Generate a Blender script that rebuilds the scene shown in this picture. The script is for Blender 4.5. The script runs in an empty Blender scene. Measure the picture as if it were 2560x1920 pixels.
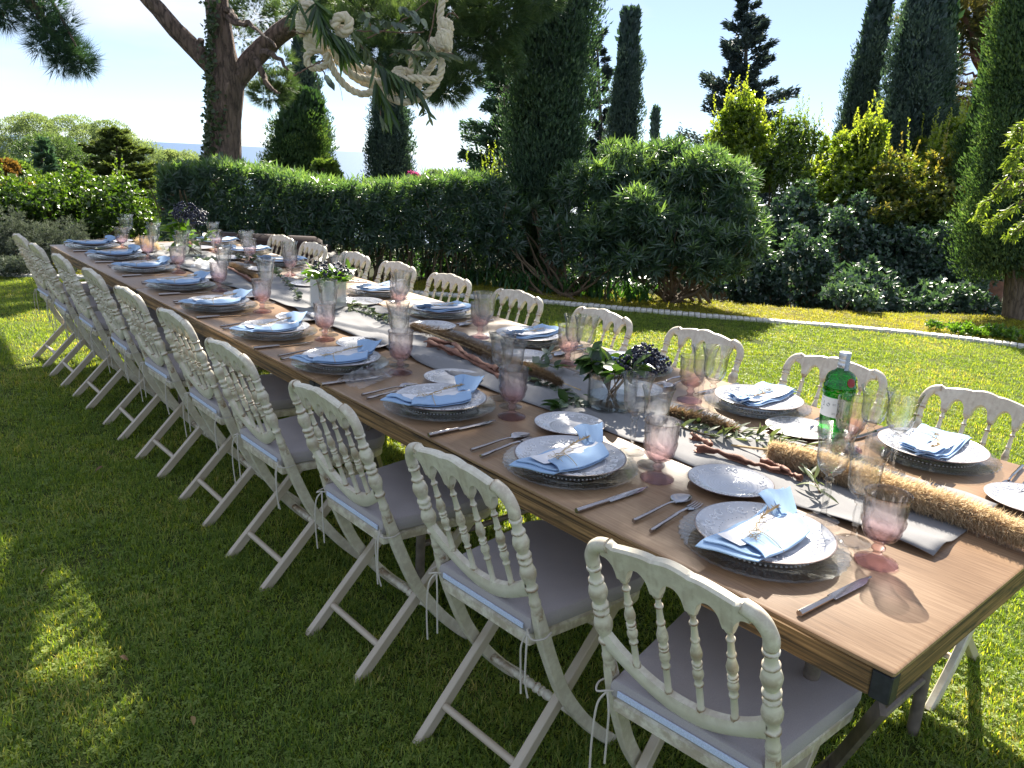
import bpy, math, random
import numpy as np
from mathutils import Vector, Matrix
random.seed(7)
RNG = np.random.default_rng(7)
SC = bpy.context.scene
COL = SC.collection
# ------------------------------------------------------------------ camera, sky, sun, exposure
FPX, PCX, PCY = 1980.0, 1280.0, 960.0            # focal length and centre in photograph pixels
CAM = np.array([-1.162, -0.394, 1.498])
_up = np.array([0.0508, -1.0, (325.5 + 0.0508 * PCX - PCY) / FPX]); _up /= np.linalg.norm(_up)
_v = np.array([-493 - PCX, 300.5 - PCY, FPX]); _Y = _v - _up * (_v @ _up); _Y /= np.linalg.norm(_Y)
_X = np.cross(_Y, _up)
RW = np.stack([_X, _Y, _up])                     # columns: camera right, down, forward in world axes
cam_data = bpy.data.cameras.new('camera')
cam = bpy.data.objects.new('camera', cam_data); COL.objects.link(cam)
M = Matrix([[RW[i, 0], -RW[i, 1], -RW[i, 2], CAM[i]] for i in range(3)] + [[0, 0, 0, 1]])
cam.matrix_world = M
cam_data.sensor_width = 36; cam_data.lens = 36 * FPX / 2560
cam_data.clip_start = 0.05; cam_data.clip_end = 60000
SC.camera = cam
SUN_AZ, SUN_EL = math.radians(50), math.radians(41)
SDIR = np.array([math.sin(SUN_AZ) * math.cos(SUN_EL), math.cos(SUN_AZ) * math.cos(SUN_EL), math.sin(SUN_EL)])
world = bpy.data.worlds.new('World'); SC.world = world; world.use_nodes = True
wn, wl = world.node_tree.nodes, world.node_tree.links
wn.clear()
w_out = wn.new('ShaderNodeOutputWorld'); w_bg = wn.new('ShaderNodeBackground')
sky = wn.new('ShaderNodeTexSky'); sky.sky_type = 'NISHITA'; sky.sun_disc = False
sky.sun_elevation = SUN_EL; sky.sun_rotation = SUN_AZ
sky.altitude = 60; sky.air_density = 0.6; sky.dust_density = 0.0; sky.ozone_density = 3.0
w_bg.inputs['Strength'].default_value = 0.05
# thin high cloud, mixed into the sky by direction
tc = wn.new('ShaderNodeTexCoord'); mp = wn.new('ShaderNodeMapping')
mp.inputs['Scale'].default_value = (1.1, 1.1, 4.2); mp.inputs['Rotation'].default_value = (0.12, -0.1, 0.3)
nz = wn.new('ShaderNodeTexNoise'); nz.inputs['Scale'].default_value = 2.3; nz.inputs['Detail'].default_value = 5; nz.inputs['Roughness'].default_value = 0.5
cr = wn.new('ShaderNodeValToRGB'); cr.color_ramp.elements[0].position = 0.46; cr.color_ramp.elements[1].position = 0.68
mx = wn.new('ShaderNodeMix'); mx.data_type = 'RGBA'
ml = wn.new('ShaderNodeMath'); ml.operation = 'MULTIPLY'; ml.inputs[1].default_value = 0.85
wl.new(tc.outputs['Generated'], mp.inputs['Vector']); wl.new(mp.outputs['Vector'], nz.inputs['Vector'])
wl.new(nz.outputs['Fac'], cr.inputs['Fac']); wl.new(cr.outputs['Color'], ml.inputs[0])
vl = wn.new('ShaderNodeMix'); vl.data_type = 'RGBA'; vl.inputs['Factor'].default_value = 0.55      # thin even veil over the whole sky
wl.new(sky.outputs['Color'], vl.inputs['A']); vl.inputs['B'].default_value = (3.45, 3.95, 4.9, 1)
wl.new(ml.outputs[0], mx.inputs['Factor']); wl.new(vl.outputs['Result'], mx.inputs['A'])
mx.inputs['B'].default_value = (4.9, 5.0, 5.3, 1)
wl.new(mx.outputs['Result'], w_bg.inputs['Color']); wl.new(w_bg.outputs[0], w_out.inputs['Surface'])
sun_data = bpy.data.lights.new('sun', 'SUN'); sun_data.energy = 3.8; sun_data.angle = math.radians(0.55)
sun_data.color = (1.0, 0.93, 0.80)
sun = bpy.data.objects.new('sun', sun_data); COL.objects.link(sun)
sun.rotation_euler = Vector(SDIR).to_track_quat('Z', 'Y').to_euler(); sun.location = (6, 5, 12)
SC.view_settings.view_transform = 'Standard'; SC.view_settings.look = 'None'
SC.view_settings.exposure = 2.15; SC.view_settings.gamma = 1.0; SC.view_settings.use_curve_mapping = False
cy = SC.cycles
cy.use_denoising = True; cy.max_bounces = 10; cy.diffuse_bounces = 5; cy.glossy_bounces = 4
cy.transmission_bounces = 10; cy.transparent_max_bounces = 32; cy.caustics_reflective = False; cy.caustics_refractive = False
cy.sample_clamp_indirect = 6

# ------------------------------------------------------------------ pixel -> point helpers (photograph pixels)
def ray(px, py): return RW @ np.array([(px - PCX) / FPX, (py - PCY) / FPX, 1.0])
def at_z(px, py, z):
    d = ray(px, py); return CAM + d * ((z - CAM[2]) / d[2])
def at_d(px, py, dist):
    d = ray(px, py); return CAM + d * (dist / math.hypot(d[0], d[1]))
def at_x(px, py, x):
    d = ray(px, py); return CAM + d * ((x - CAM[0]) / d[0])
def at_y(px, py, y):
    d = ray(px, py); return CAM + d * ((y - CAM[1]) / d[1])
def tl(ox, oy, s=3.456): return lambda x, y: (ox + x / s, oy + y / s)

# ------------------------------------------------------------------ mesh helpers
def np_mesh(name, V, F, smooth=False, attrs=None, mats=None):
    V = np.asarray(V, dtype=np.float32); F = np.asarray(F, dtype=np.int32)
    me = bpy.data.meshes.new(name); k = F.shape[1]
    me.vertices.add(len(V)); me.vertices.foreach_set('co', V.ravel())
    me.loops.add(F.size); me.loops.foreach_set('vertex_index', F.ravel())
    me.polygons.add(len(F)); me.polygons.foreach_set('loop_start', np.arange(0, F.size, k, dtype=np.int32))
    me.polygons.foreach_set('loop_total', np.full(len(F), k, dtype=np.int32))
    if smooth: me.polygons.foreach_set('use_smooth', np.ones(len(F), dtype=bool))
    for an, av in (attrs or {}).items():
        a = me.attributes.new(an, 'FLOAT', 'POINT'); a.data.foreach_set('value', np.asarray(av, dtype=np.float32))
    me.update(calc_edges=True)
    return me

class MB:
    """collects verts and faces of one mesh"""
    def __init__(s): s.v = []; s.f = []; s.mi = []; s.cur = 0
    def add(s, V, F):
        o = len(s.v); s.v += [tuple(map(float, p)) for p in V]; s.f += [tuple(o + i for i in f) for f in F]; s.mi += [s.cur] * len(F)
        return s
    def box(s, c, size, rot=None, taper=1.0, bev=0.0):
        x, y, z = (d / 2 for d in size); V = []
        if bev <= 0:
            V = [(-x, -y, -z), (x, -y, -z), (x, y, -z), (-x, y, -z), (-x * taper, -y * taper, z), (x * taper, -y * taper, z), (x * taper, y * taper, z), (-x * taper, y * taper, z)]
            F = [(0, 3, 2, 1), (4, 5, 6, 7), (0, 1, 5, 4), (1, 2, 6, 5), (2, 3, 7, 6), (3, 0, 4, 7)]
        else:
            F = []
            rings = [(-z, bev), (-z + bev, 0), (z - bev, 0), (z, bev)]
            for zz, ins in rings:
                b = bev
                ax, ay = x - ins, y - ins
                V += [(-ax + b, -ay, zz), (ax - b, -ay, zz), (ax, -ay + b, zz), (ax, ay - b, zz), (ax - b, ay, zz), (-ax + b, ay, zz), (-ax, ay - b, zz), (-ax, -ay + b, zz)]
            for r in range(3):
                for i in range(8): F.append((r * 8 + i, r * 8 + (i + 1) % 8, r * 8 + 8 + (i + 1) % 8, r * 8 + 8 + i))
            F.append(tuple(range(7, -1, -1))); F.append(tuple(range(24, 32)))
        if rot is not None: V = [rot @ Vector(p) for p in V]
        V = [(p[0] + c[0], p[1] + c[1], p[2] + c[2]) for p in V]
        return s.add(V, F)
    def tube(s, pts, rad, n=8, cap=True, sect=None, up=None):
        """swept section along pts; rad a number or list; sect list of (u,v) unit offsets"""
        P = [Vector(p) for p in pts]; m = len(P)
        R = [rad] * m if np.isscalar(rad) else list(rad)
        if sect is None: sect = [(math.cos(2 * math.pi * i / n), math.sin(2 * math.pi * i / n)) for i in range(n)]
        n = len(sect); V = []
        T = [(P[min(i + 1, m - 1)] - P[max(i - 1, 0)]).normalized() for i in range(m)]
        u = Vector(up) if up is not None else (Vector((0, 0, 1)) if abs(T[0].z) < 0.9 else Vector((1, 0, 0)))
        for i in range(m):
            u = (u - T[i] * u.dot(T[i]))
            u = u.normalized() if u.length > 1e-6 else T[i].orthogonal().normalized()
            w = T[i].cross(u)
            for a, b in sect: V.append(P[i] + u * (a * R[i]) + w * (b * R[i]))
        F = []
        for i in range(m - 1):
            for j in range(n):
                k = (j + 1) % n; F.append((i * n + j, i * n + k, i * n + n + k, i * n + n + j))
        if cap: F.append(tuple(range(n - 1, -1, -1))); F.append(tuple((m - 1) * n + j for j in range(n)))
        return s.add(V, F)
    def lathe(s, prof, n=24, c=(0, 0, 0), axis=None, mod=None, closed=False):
        """prof: list of (r, z); axis: (origin, direction) for a turned piece lying along any line"""
        V = []
        if axis is not None:
            o = Vector(axis[0]); d = Vector(axis[1]).normalized(); u = d.orthogonal().normalized(); w = d.cross(u)
        for i, (r, z) in enumerate(prof):
            for j in range(n):
                a = 2 * math.pi * j / n; rr = r * (mod(a, i, r, z) if mod else 1.0)
                if axis is None: V.append((c[0] + rr * math.cos(a), c[1] + rr * math.sin(a), c[2] + z))
                else: V.append(o + d * z + u * (rr * math.cos(a)) + w * (rr * math.sin(a)))
        F = []; m = len(prof)
        for i in range(m - 1 + (1 if closed else 0)):
            i2 = (i + 1) % m
            for j in range(n):
                k = (j + 1) % n; F.append((i * n + j, i * n + k, i2 * n + k, i2 * n + j))
        if not closed:
            if prof[0][0] > 1e-6: F.append(tuple(range(n - 1, -1, -1)))
            if prof[-1][0] > 1e-6: F.append(tuple((m - 1) * n + j for j in range(n)))
        return s.add(V, F)
    def strip(s, rows):
        """rows of equal length -> quad sheet"""
        n = len(rows[0]); V = [p for r in rows for p in r]; F = []
        for i in range(len(rows) - 1):
            for j in range(n - 1): F.append((i * n + j, i * n + j + 1, i * n + n + j + 1, i * n + n + j))
        return s.add(V, F)
    def mesh(s, name, smooth=True, angle=40):
        me = bpy.data.meshes.new(name); me.from_pydata(s.v, [], s.f)
        me.polygons.foreach_set('use_smooth', [smooth] * len(me.polygons))
        me.polygons.foreach_set('material_index', s.mi)
        me.update()
        if smooth: me.set_sharp_from_angle(angle=math.radians(angle))
        return me

def link(name, me, mat=None, parent=None, loc=None, rot=None, scale=None):
    o = bpy.data.objects.new(name, me); COL.objects.link(o)
    if mat is not None and me is not None and len(me.materials) == 0:
        for m in (mat if isinstance(mat, (list, tuple)) else [mat]): me.materials.append(m)
    if parent is not None: o.parent = parent
    if loc is not None: o.location = tuple(map(float, loc))
    if rot is not None: o.rotation_euler = rot
    if scale is not None: o.scale = (scale,) * 3 if np.isscalar(scale) else scale
    return o
def tag(o, label=None, cat=None, group=None, kind=None):
    if label: o['label'] = label
    if cat: o['category'] = cat
    if group: o['group'] = group
    if kind: o['kind'] = kind
    return o
def thing(name, label, cat, loc=(0, 0, 0), rotz=0, group=None):
    o = bpy.data.objects.new(name, None); COL.objects.link(o); o.location = tuple(map(float, loc)); o.rotation_euler = (0, 0, rotz)
    o.empty_display_size = 0.1
    return tag(o, label, cat, group)
def copy_tree(o, parent=None):
    c = o.copy(); COL.objects.link(c)
    if parent is not None: c.parent = parent
    for ch in o.children: copy_tree(ch, c)
    return c

# ------------------------------------------------------------------ materials
def new_mat(name):
    m = bpy.data.materials.new(name); m.use_nodes = True; nt = m.node_tree; nt.nodes.clear()
    out = nt.nodes.new('ShaderNodeOutputMaterial'); return m, nt.nodes, nt.links, out
def ramp(nd, stops):
    r = nd.new('ShaderNodeValToRGB'); e = r.color_ramp.elements
    while len(e) < len(stops): e.new(0.5)
    for i, (p, c) in enumerate(stops): e[i].position = p; e[i].color = (*c, 1)
    return r
def noise(nd, lk, scale, detail=3, vec=None, rough=0.5, dist=0.0):
    n = nd.new('ShaderNodeTexNoise'); n.inputs['Scale'].default_value = scale; n.inputs['Detail'].default_value = detail
    n.inputs['Roughness'].default_value = rough; n.inputs['Distortion'].default_value = dist
    if vec is not None: lk.new(vec, n.inputs['Vector'])
    return n
def objcoord(nd, lk, scale=(1, 1, 1), rot=(0, 0, 0), out='Object'):
    t = nd.new('ShaderNodeTexCoord'); m = nd.new('ShaderNodeMapping'); m.inputs['Scale'].default_value = scale; m.inputs['Rotation'].default_value = rot
    lk.new(t.outputs[out], m.inputs['Vector']); return m.outputs['Vector']
def bump(nd, lk, h, dist, strength=0.6):
    b = nd.new('ShaderNodeBump'); b.inputs['Strength'].default_value = strength; b.inputs['Distance'].default_value = dist
    lk.new(h, b.inputs['Height']); return b.outputs['Normal']
def simple(name, col, rough=0.6, nscale=40, var=0.18, spec=0.5, bmp=0.0, metal=0.0, coat=0.0, stretch=(1, 1, 1)):
    m, nd, lk, out = new_mat(name); p = nd.new('ShaderNodeBsdfPrincipled'); v = objcoord(nd, lk, stretch)
    n = noise(nd, lk, nscale, 4, v)
    a = tuple(c * (1 - var) for c in col); b = tuple(min(1, c * (1 + var)) for c in col)
    r = ramp(nd, [(0.3, a), (0.7, b)]); lk.new(n.outputs['Fac'], r.inputs['Fac']); lk.new(r.outputs['Color'], p.inputs['Base Color'])
    p.inputs['Roughness'].default_value = rough; p.inputs['Specular IOR Level'].default_value = spec; p.inputs['Metallic'].default_value = metal
    p.inputs['Coat Weight'].default_value = coat
    if bmp: lk.new(bump(nd, lk, n.outputs['Fac'], bmp), p.inputs['Normal'])
    lk.new(p.outputs[0], out.inputs['Surface']); return m
def leaf_mat(name, cols, trans=0.4, tcol=None, rough=0.45, spec=0.5, patch=None):
    """cols: dark, mid, light; tcol: colour of light shining through the blade"""
    m, nd, lk, out = new_mat(name); a = nd.new('ShaderNodeAttribute'); a.attribute_name = 'var'
    r = ramp(nd, [(0.0, cols[0]), (0.5, cols[1]), (1.0, cols[2])]); lk.new(a.outputs['Fac'], r.inputs['Fac']); col = r.outputs['Color']
    if patch:
        g = nd.new('ShaderNodeNewGeometry'); n = noise(nd, lk, patch[1], 2, g.outputs['Position'])
        rr = ramp(nd, [(patch[2], (0, 0, 0)), (patch[2] + 0.12, (1, 1, 1))]); lk.new(n.outputs['Fac'], rr.inputs['Fac'])
        q = nd.new('ShaderNodeMix'); q.data_type = 'RGBA'; lk.new(rr.outputs['Color'], q.inputs['Factor']); lk.new(col, q.inputs['A']); q.inputs['B'].default_value = (*patch[0], 1); col = q.outputs['Result']
    p = nd.new('ShaderNodeBsdfPrincipled'); p.inputs['Roughness'].default_value = rough; p.inputs['Specular IOR Level'].default_value = spec
    lk.new(col, p.inputs['Base Color'])
    t = nd.new('ShaderNodeBsdfTranslucent'); mlt = nd.new('ShaderNodeMix'); mlt.data_type = 'RGBA'; mlt.blend_type = 'MULTIPLY'; mlt.inputs['Factor'].default_value = 1
    lk.new(col, mlt.inputs['A']); mlt.inputs['B'].default_value = (*(tcol or (2.2, 2.4, 1.0)), 1); lk.new(mlt.outputs['Result'], t.inputs['Color'])
    ms = nd.new('ShaderNodeMixShader'); ms.inputs[0].default_value = trans; lk.new(p.outputs[0], ms.inputs[1]); lk.new(t.outputs[0], ms.inputs[2])
    lk.new(ms.outputs[0], out.inputs['Surface']); return m
def glass_mat(name, tint, refr=0.35, ior=1.45, wob=1.08, grad=None, edge=0.45, refl=0.05):
    """thin glass: light passes nearly straight through, a little bent; seen edge-on it is longer in the glass, so darker, and mirrors more"""
    m, nd, lk, out = new_mat(name)
    tr = nd.new('ShaderNodeBsdfTransparent'); rf = nd.new('ShaderNodeBsdfRefraction'); rf.inputs['IOR'].default_value = wob; rf.inputs['Roughness'].default_value = 0
    lw = nd.new('ShaderNodeLayerWeight'); lw.inputs['Blend'].default_value = 0.5
    pe = nd.new('ShaderNodeMath'); pe.operation = 'POWER'; pe.inputs[1].default_value = 3.0; lk.new(lw.outputs['Facing'], pe.inputs[0])
    if grad:
        v = nd.new('ShaderNodeTexCoord'); s = nd.new('ShaderNodeSeparateXYZ'); lk.new(v.outputs['Object'], s.inputs[0])
        mr = nd.new('ShaderNodeMapRange'); mr.inputs['From Min'].default_value = grad[0]; mr.inputs['From Max'].default_value = grad[1]; lk.new(s.outputs['Z'], mr.inputs['Value'])
        r = ramp(nd, [(0, tint), (1, grad[2])]); lk.new(mr.outputs['Result'], r.inputs['Fac']); c = r.outputs['Color']
    else:
        rgb = nd.new('ShaderNodeRGB'); rgb.outputs[0].default_value = (*tint, 1); c = rgb.outputs[0]
    q = nd.new('ShaderNodeMix'); q.data_type = 'RGBA'; q.blend_type = 'MULTIPLY'; lk.new(pe.outputs[0], q.inputs['Factor']); lk.new(c, q.inputs['A']); q.inputs['B'].default_value = (edge, edge, edge, 1)
    lk.new(q.outputs['Result'], tr.inputs['Color']); lk.new(q.outputs['Result'], rf.inputs['Color'])
    m1 = nd.new('ShaderNodeMixShader'); m1.inputs[0].default_value = refr; lk.new(tr.outputs[0], m1.inputs[1]); lk.new(rf.outputs[0], m1.inputs[2])
    gl = nd.new('ShaderNodeBsdfGlossy'); gl.inputs['Roughness'].default_value = 0.015
    pw = nd.new('ShaderNodeMath'); pw.operation = 'POWER'; pw.inputs[1].default_value = 4.0; lk.new(lw.outputs['Facing'], pw.inputs[0])
    sc = nd.new('ShaderNodeMath'); sc.operation = 'MULTIPLY_ADD'; sc.inputs[1].default_value = 0.6; sc.inputs[2].default_value = refl; lk.new(pw.outputs[0], sc.inputs[0])
    m2 = nd.new('ShaderNodeMixShader'); lk.new(sc.outputs[0], m2.inputs[0]); lk.new(m1.outputs[0], m2.inputs[1]); lk.new(gl.outputs[0], m2.inputs[2])
    lk.new(m2.outputs[0], out.inputs['Surface']); return m

MAT = {}
def chair_paint(wear=True):
    m, nd, lk, out = new_mat('worn_cream_paint'); p = nd.new('ShaderNodeBsdfPrincipled'); v0 = objcoord(nd, lk, (1, 1, 1))
    oi = nd.new('ShaderNodeObjectInfo'); of = nd.new('ShaderNodeVectorMath'); of.operation = 'MULTIPLY_ADD'; of.inputs[1].default_value = (17, 23, 31); lk.new(oi.outputs['Random'], of.inputs[0]); lk.new(v0, of.inputs[2]); v = of.outputs[0]   # every chair wears differently
    g = nd.new('ShaderNodeNewGeometry'); n1 = noise(nd, lk, 38, 5, v, 0.65); n2 = noise(nd, lk, 9, 3, v)
    base = ramp(nd, [(0.3, (0.64, 0.585, 0.465)), (0.7, (0.74, 0.69, 0.575))]); lk.new(n2.outputs['Fac'], base.inputs['Fac'])
    pr = ramp(nd, [(0.40, (.5, .5, .5)), (0.47, (0, 0, 0)), (0.525, (0, 0, 0)), (0.585, (1, 1, 1))]); lk.new(g.outputs['Pointiness'], pr.inputs['Fac'])
    nr = ramp(nd, [(0.38, (0, 0, 0)), (0.56, (1, 1, 1))]); lk.new(n1.outputs['Fac'], nr.inputs['Fac'])
    mu = nd.new('ShaderNodeMath'); mu.operation = 'MULTIPLY'; lk.new(pr.outputs['Color'], mu.inputs[0]); lk.new(nr.outputs['Color'], mu.inputs[1])
    sr = ramp(nd, [(0.69, (0, 0, 0)), (0.80, (0.3, 0.3, 0.3))]); lk.new(n1.outputs['Fac'], sr.inputs['Fac'])
    ad = nd.new('ShaderNodeMath'); ad.operation = 'ADD'; ad.use_clamp = True; lk.new(mu.outputs[0], ad.inputs[0]) if wear else None; lk.new(sr.outputs['Color'], ad.inputs[1])
    q = nd.new('ShaderNodeMix'); q.data_type = 'RGBA'; lk.new(ad.outputs[0], q.inputs['Factor']); lk.new(base.outputs['Color'], q.inputs['A']); q.inputs['B'].default_value = (0.25, 0.155, 0.085, 1)
    lk.new(q.outputs['Result'], p.inputs['Base Color']); p.inputs['Roughness'].default_value = 0.42
    lk.new(bump(nd, lk, n1.outputs['Fac'], 0.0012, 0.4), p.inputs['Normal']); lk.new(p.outputs[0], out.inputs['Surface']); return m
def bark(name, c1, c2, sc=(9, 9, 1.8), dist=0.03):
    m, nd, lk, out = new_mat(name); p = nd.new('ShaderNodeBsdfPrincipled'); v = objcoord(nd, lk, sc)
    n = noise(nd, lk, 2.2, 6, v, 0.65, 0.6); vo = nd.new('ShaderNodeTexVoronoi'); vo.feature = 'DISTANCE_TO_EDGE'; vo.inputs['Scale'].default_value = 1.6
    ad = nd.new('ShaderNodeVectorMath'); ad.operation = 'ADD'; lk.new(v, ad.inputs[0]); lk.new(n.outputs['Color'], ad.inputs[1]); lk.new(ad.outputs[0], vo.inputs['Vector'])
    mn = nd.new('ShaderNodeMath'); mn.operation = 'MINIMUM'; mn.inputs[1].default_value = 0.35; lk.new(vo.outputs['Distance'], mn.inputs[0])
    h = nd.new('ShaderNodeMath'); h.operation = 'MULTIPLY_ADD'; h.inputs[1].default_value = 2.0; lk.new(mn.outputs[0], h.inputs[0]); lk.new(n.outputs['Fac'], h.inputs[2])
    r = ramp(nd, [(0.35, c1), (1.1 / 1.3, c2)]); lk.new(h.outputs[0], r.inputs['Fac']); lk.new(r.outputs['Color'], p.inputs['Base Color'])
    p.inputs['Roughness'].default_value = 0.9; lk.new(bump(nd, lk, h.outputs[0], dist, 0.9), p.inputs['Normal']); lk.new(p.outputs[0], out.inputs['Surface']); return m
def fabric(name, col, weave=900, var=0.12, rough=0.9, trans=0.0):
    m, nd, lk, out = new_mat(name); p = nd.new('ShaderNodeBsdfPrincipled'); v = objcoord(nd, lk)
    n = noise(nd, lk, 7, 3, v); w = noise(nd, lk, weave, 1, v)
    a = nd.new('ShaderNodeMath'); a.operation = 'MULTIPLY_ADD'; a.inputs[1].default_value = 0.5; lk.new(w.outputs['Fac'], a.inputs[0])
    b = nd.new('ShaderNodeMath'); b.operation = 'MULTIPLY'; b.inputs[1].default_value = 0.5; lk.new(n.outputs['Fac'], b.inputs[0]); lk.new(b.outputs[0], a.inputs[2])
    r = ramp(nd, [(0.3, tuple(c * (1 - var) for c in col)), (0.7, tuple(min(1, c * (1 + var)) for c in col))]); lk.new(a.outputs[0], r.inputs['Fac'])
    lk.new(r.outputs['Color'], p.inputs['Base Color']); p.inputs['Roughness'].default_value = rough; p.inputs['Specular IOR Level'].default_value = 0.2
    p.inputs['Sheen Weight'].default_value = 0.15
    lk.new(bump(nd, lk, a.outputs[0], 0.0012, 0.4), p.inputs['Normal'])
    sh = p.outputs[0]
    if trans:
        t = nd.new('ShaderNodeBsdfTranslucent'); lk.new(r.outputs['Color'], t.inputs['Color']); ms = nd.new('ShaderNodeMixShader'); ms.inputs[0].default_value = trans
        lk.new(sh, ms.inputs[1]); lk.new(t.outputs[0], ms.inputs[2]); sh = ms.outputs[0]
    lk.new(sh, out.inputs['Surface']); return m
def wood_top():
    m, nd, lk, out = new_mat('tan_table_laminate'); p = nd.new('ShaderNodeBsdfPrincipled'); v = objcoord(nd, lk, (75, 3.2, 20))
    v2 = objcoord(nd, lk)
    n = noise(nd, lk, 2.5, 5, v, 0.6); n2 = noise(nd, lk, 3.2, 3, v2)
    a = nd.new('ShaderNodeMath'); a.operation = 'MULTIPLY_ADD'; a.inputs[1].default_value = 0.45; lk.new(n2.outputs['Fac'], a.inputs[0])
    b = nd.new('ShaderNodeMath'); b.operation = 'MULTIPLY'; b.inputs[1].default_value = 0.6; lk.new(n.outputs['Fac'], b.inputs[0]); lk.new(b.outputs[0], a.inputs[2])
    r = ramp(nd, [(0.3, (0.17, 0.098, 0.055)), (0.5, (0.285, 0.175, 0.100)), (0.72, (0.40, 0.265, 0.16))]); lk.new(a.outputs[0], r.inputs['Fac'])
    st = noise(nd, lk, 1.7, 5, v2, .6); sr_ = ramp(nd, [(.40, (.78, .76, .74)), (.58, (1, 1, 1))]); lk.new(st.outputs['Fac'], sr_.inputs['Fac']); qq = nd.new('ShaderNodeMix'); qq.data_type = 'RGBA'; qq.blend_type = 'MULTIPLY'; qq.inputs['Factor'].default_value = .8; lk.new(r.outputs['Color'], qq.inputs['A']); lk.new(sr_.outputs['Color'], qq.inputs['B'])
    rr_ = nd.new('ShaderNodeMapRange'); rr_.inputs['To Min'].default_value = .28; rr_.inputs['To Max'].default_value = .52; lk.new(n2.outputs['Fac'], rr_.inputs['Value']); lk.new(rr_.outputs['Result'], p.inputs['Roughness'])
    lk.new(qq.outputs['Result'], p.inputs['Base Color']); p.inputs['Specular IOR Level'].default_value = 0.45
    lk.new(bump(nd, lk, n.outputs['Fac'], 0.0006, 0.5), p.inputs['Normal']); lk.new(p.outputs[0], out.inputs['Surface']); return m
def wood_edge(axis):
    """weathered plywood edge: fine stripes along the board with black wear; axis 0 = board along x, 1 = along y"""
    m, nd, lk, out = new_mat('weathered_plywood_edge'); p = nd.new('ShaderNodeBsdfPrincipled')
    sc = (1.2, 30, 95) if axis == 0 else (30, 1.2, 95); v = objcoord(nd, lk, sc); v2 = objcoord(nd, lk, (4, 4, 26)); v3 = objcoord(nd, lk, (3, 3, 9))
    n = noise(nd, lk, 1.8, 3, v, 0.55); n2 = noise(nd, lk, 1.6, 5, v2, 0.7); n3 = noise(nd, lk, 1.3, 3, v3)
    r = ramp(nd, [(0.36, (0.045, 0.026, 0.012)), (0.5, (0.19, 0.105, 0.042)), (0.66, (0.34, 0.20, 0.085))]); lk.new(n.outputs['Fac'], r.inputs['Fac'])
    k = ramp(nd, [(0.50, (0, 0, 0)), (0.62, (1, 1, 1))]); lk.new(n2.outputs['Fac'], k.inputs['Fac'])
    k3 = ramp(nd, [(0.42, (0, 0, 0)), (0.6, (0.9, 0.9, 0.9))]); lk.new(n3.outputs['Fac'], k3.inputs['Fac'])
    mu = nd.new('ShaderNodeMath'); mu.operation = 'MULTIPLY'; lk.new(k.outputs['Color'], mu.inputs[0]); lk.new(k3.outputs['Color'], mu.inputs[1])
    q = nd.new('ShaderNodeMix'); q.data_type = 'RGBA'; lk.new(mu.outputs[0], q.inputs['Factor']); lk.new(r.outputs['Color'], q.inputs['A']); q.inputs['B'].default_value = (0.022, 0.017, 0.014, 1)
    lk.new(q.outputs['Result'], p.inputs['Base Color']); p.inputs['Roughness'].default_value = 0.62
    lk.new(bump(nd, lk, n.outputs['Fac'], 0.003, 0.6), p.inputs['Normal']); lk.new(p.outputs[0], out.inputs['Surface']); return m
def ground_mat(name, cs, scale=1.0):
    m, nd, lk, out = new_mat(name); p = nd.new('ShaderNodeBsdfPrincipled'); g = nd.new('ShaderNodeNewGeometry')
    n = noise(nd, lk, 1.1 * scale, 4, g.outputs['Position'], 0.6); n2 = noise(nd, lk, 55 * scale, 4, g.outputs['Position'], 0.7)
    a = nd.new('ShaderNodeMath'); a.operation = 'MULTIPLY_ADD'; a.inputs[1].default_value = 0.55; lk.new(n2.outputs['Fac'], a.inputs[0])
    b = nd.new('ShaderNodeMath'); b.operation = 'MULTIPLY'; b.inputs[1].default_value = 0.45; lk.new(n.outputs['Fac'], b.inputs[0]); lk.new(b.outputs[0], a.inputs[2])
    r = ramp(nd, [(0.35, cs[0]), (0.5, cs[1]), (0.66, cs[2])]); lk.new(a.outputs[0], r.inputs['Fac']); lk.new(r.outputs['Color'], p.inputs['Base Color'])
    p.inputs['Roughness'].default_value = 0.95; p.inputs['Specular IOR Level'].default_value = 0.1
    lk.new(bump(nd, lk, n2.outputs['Fac'], 0.012, 0.8), p.inputs['Normal']); lk.new(p.outputs[0], out.inputs['Surface']); return m
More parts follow.
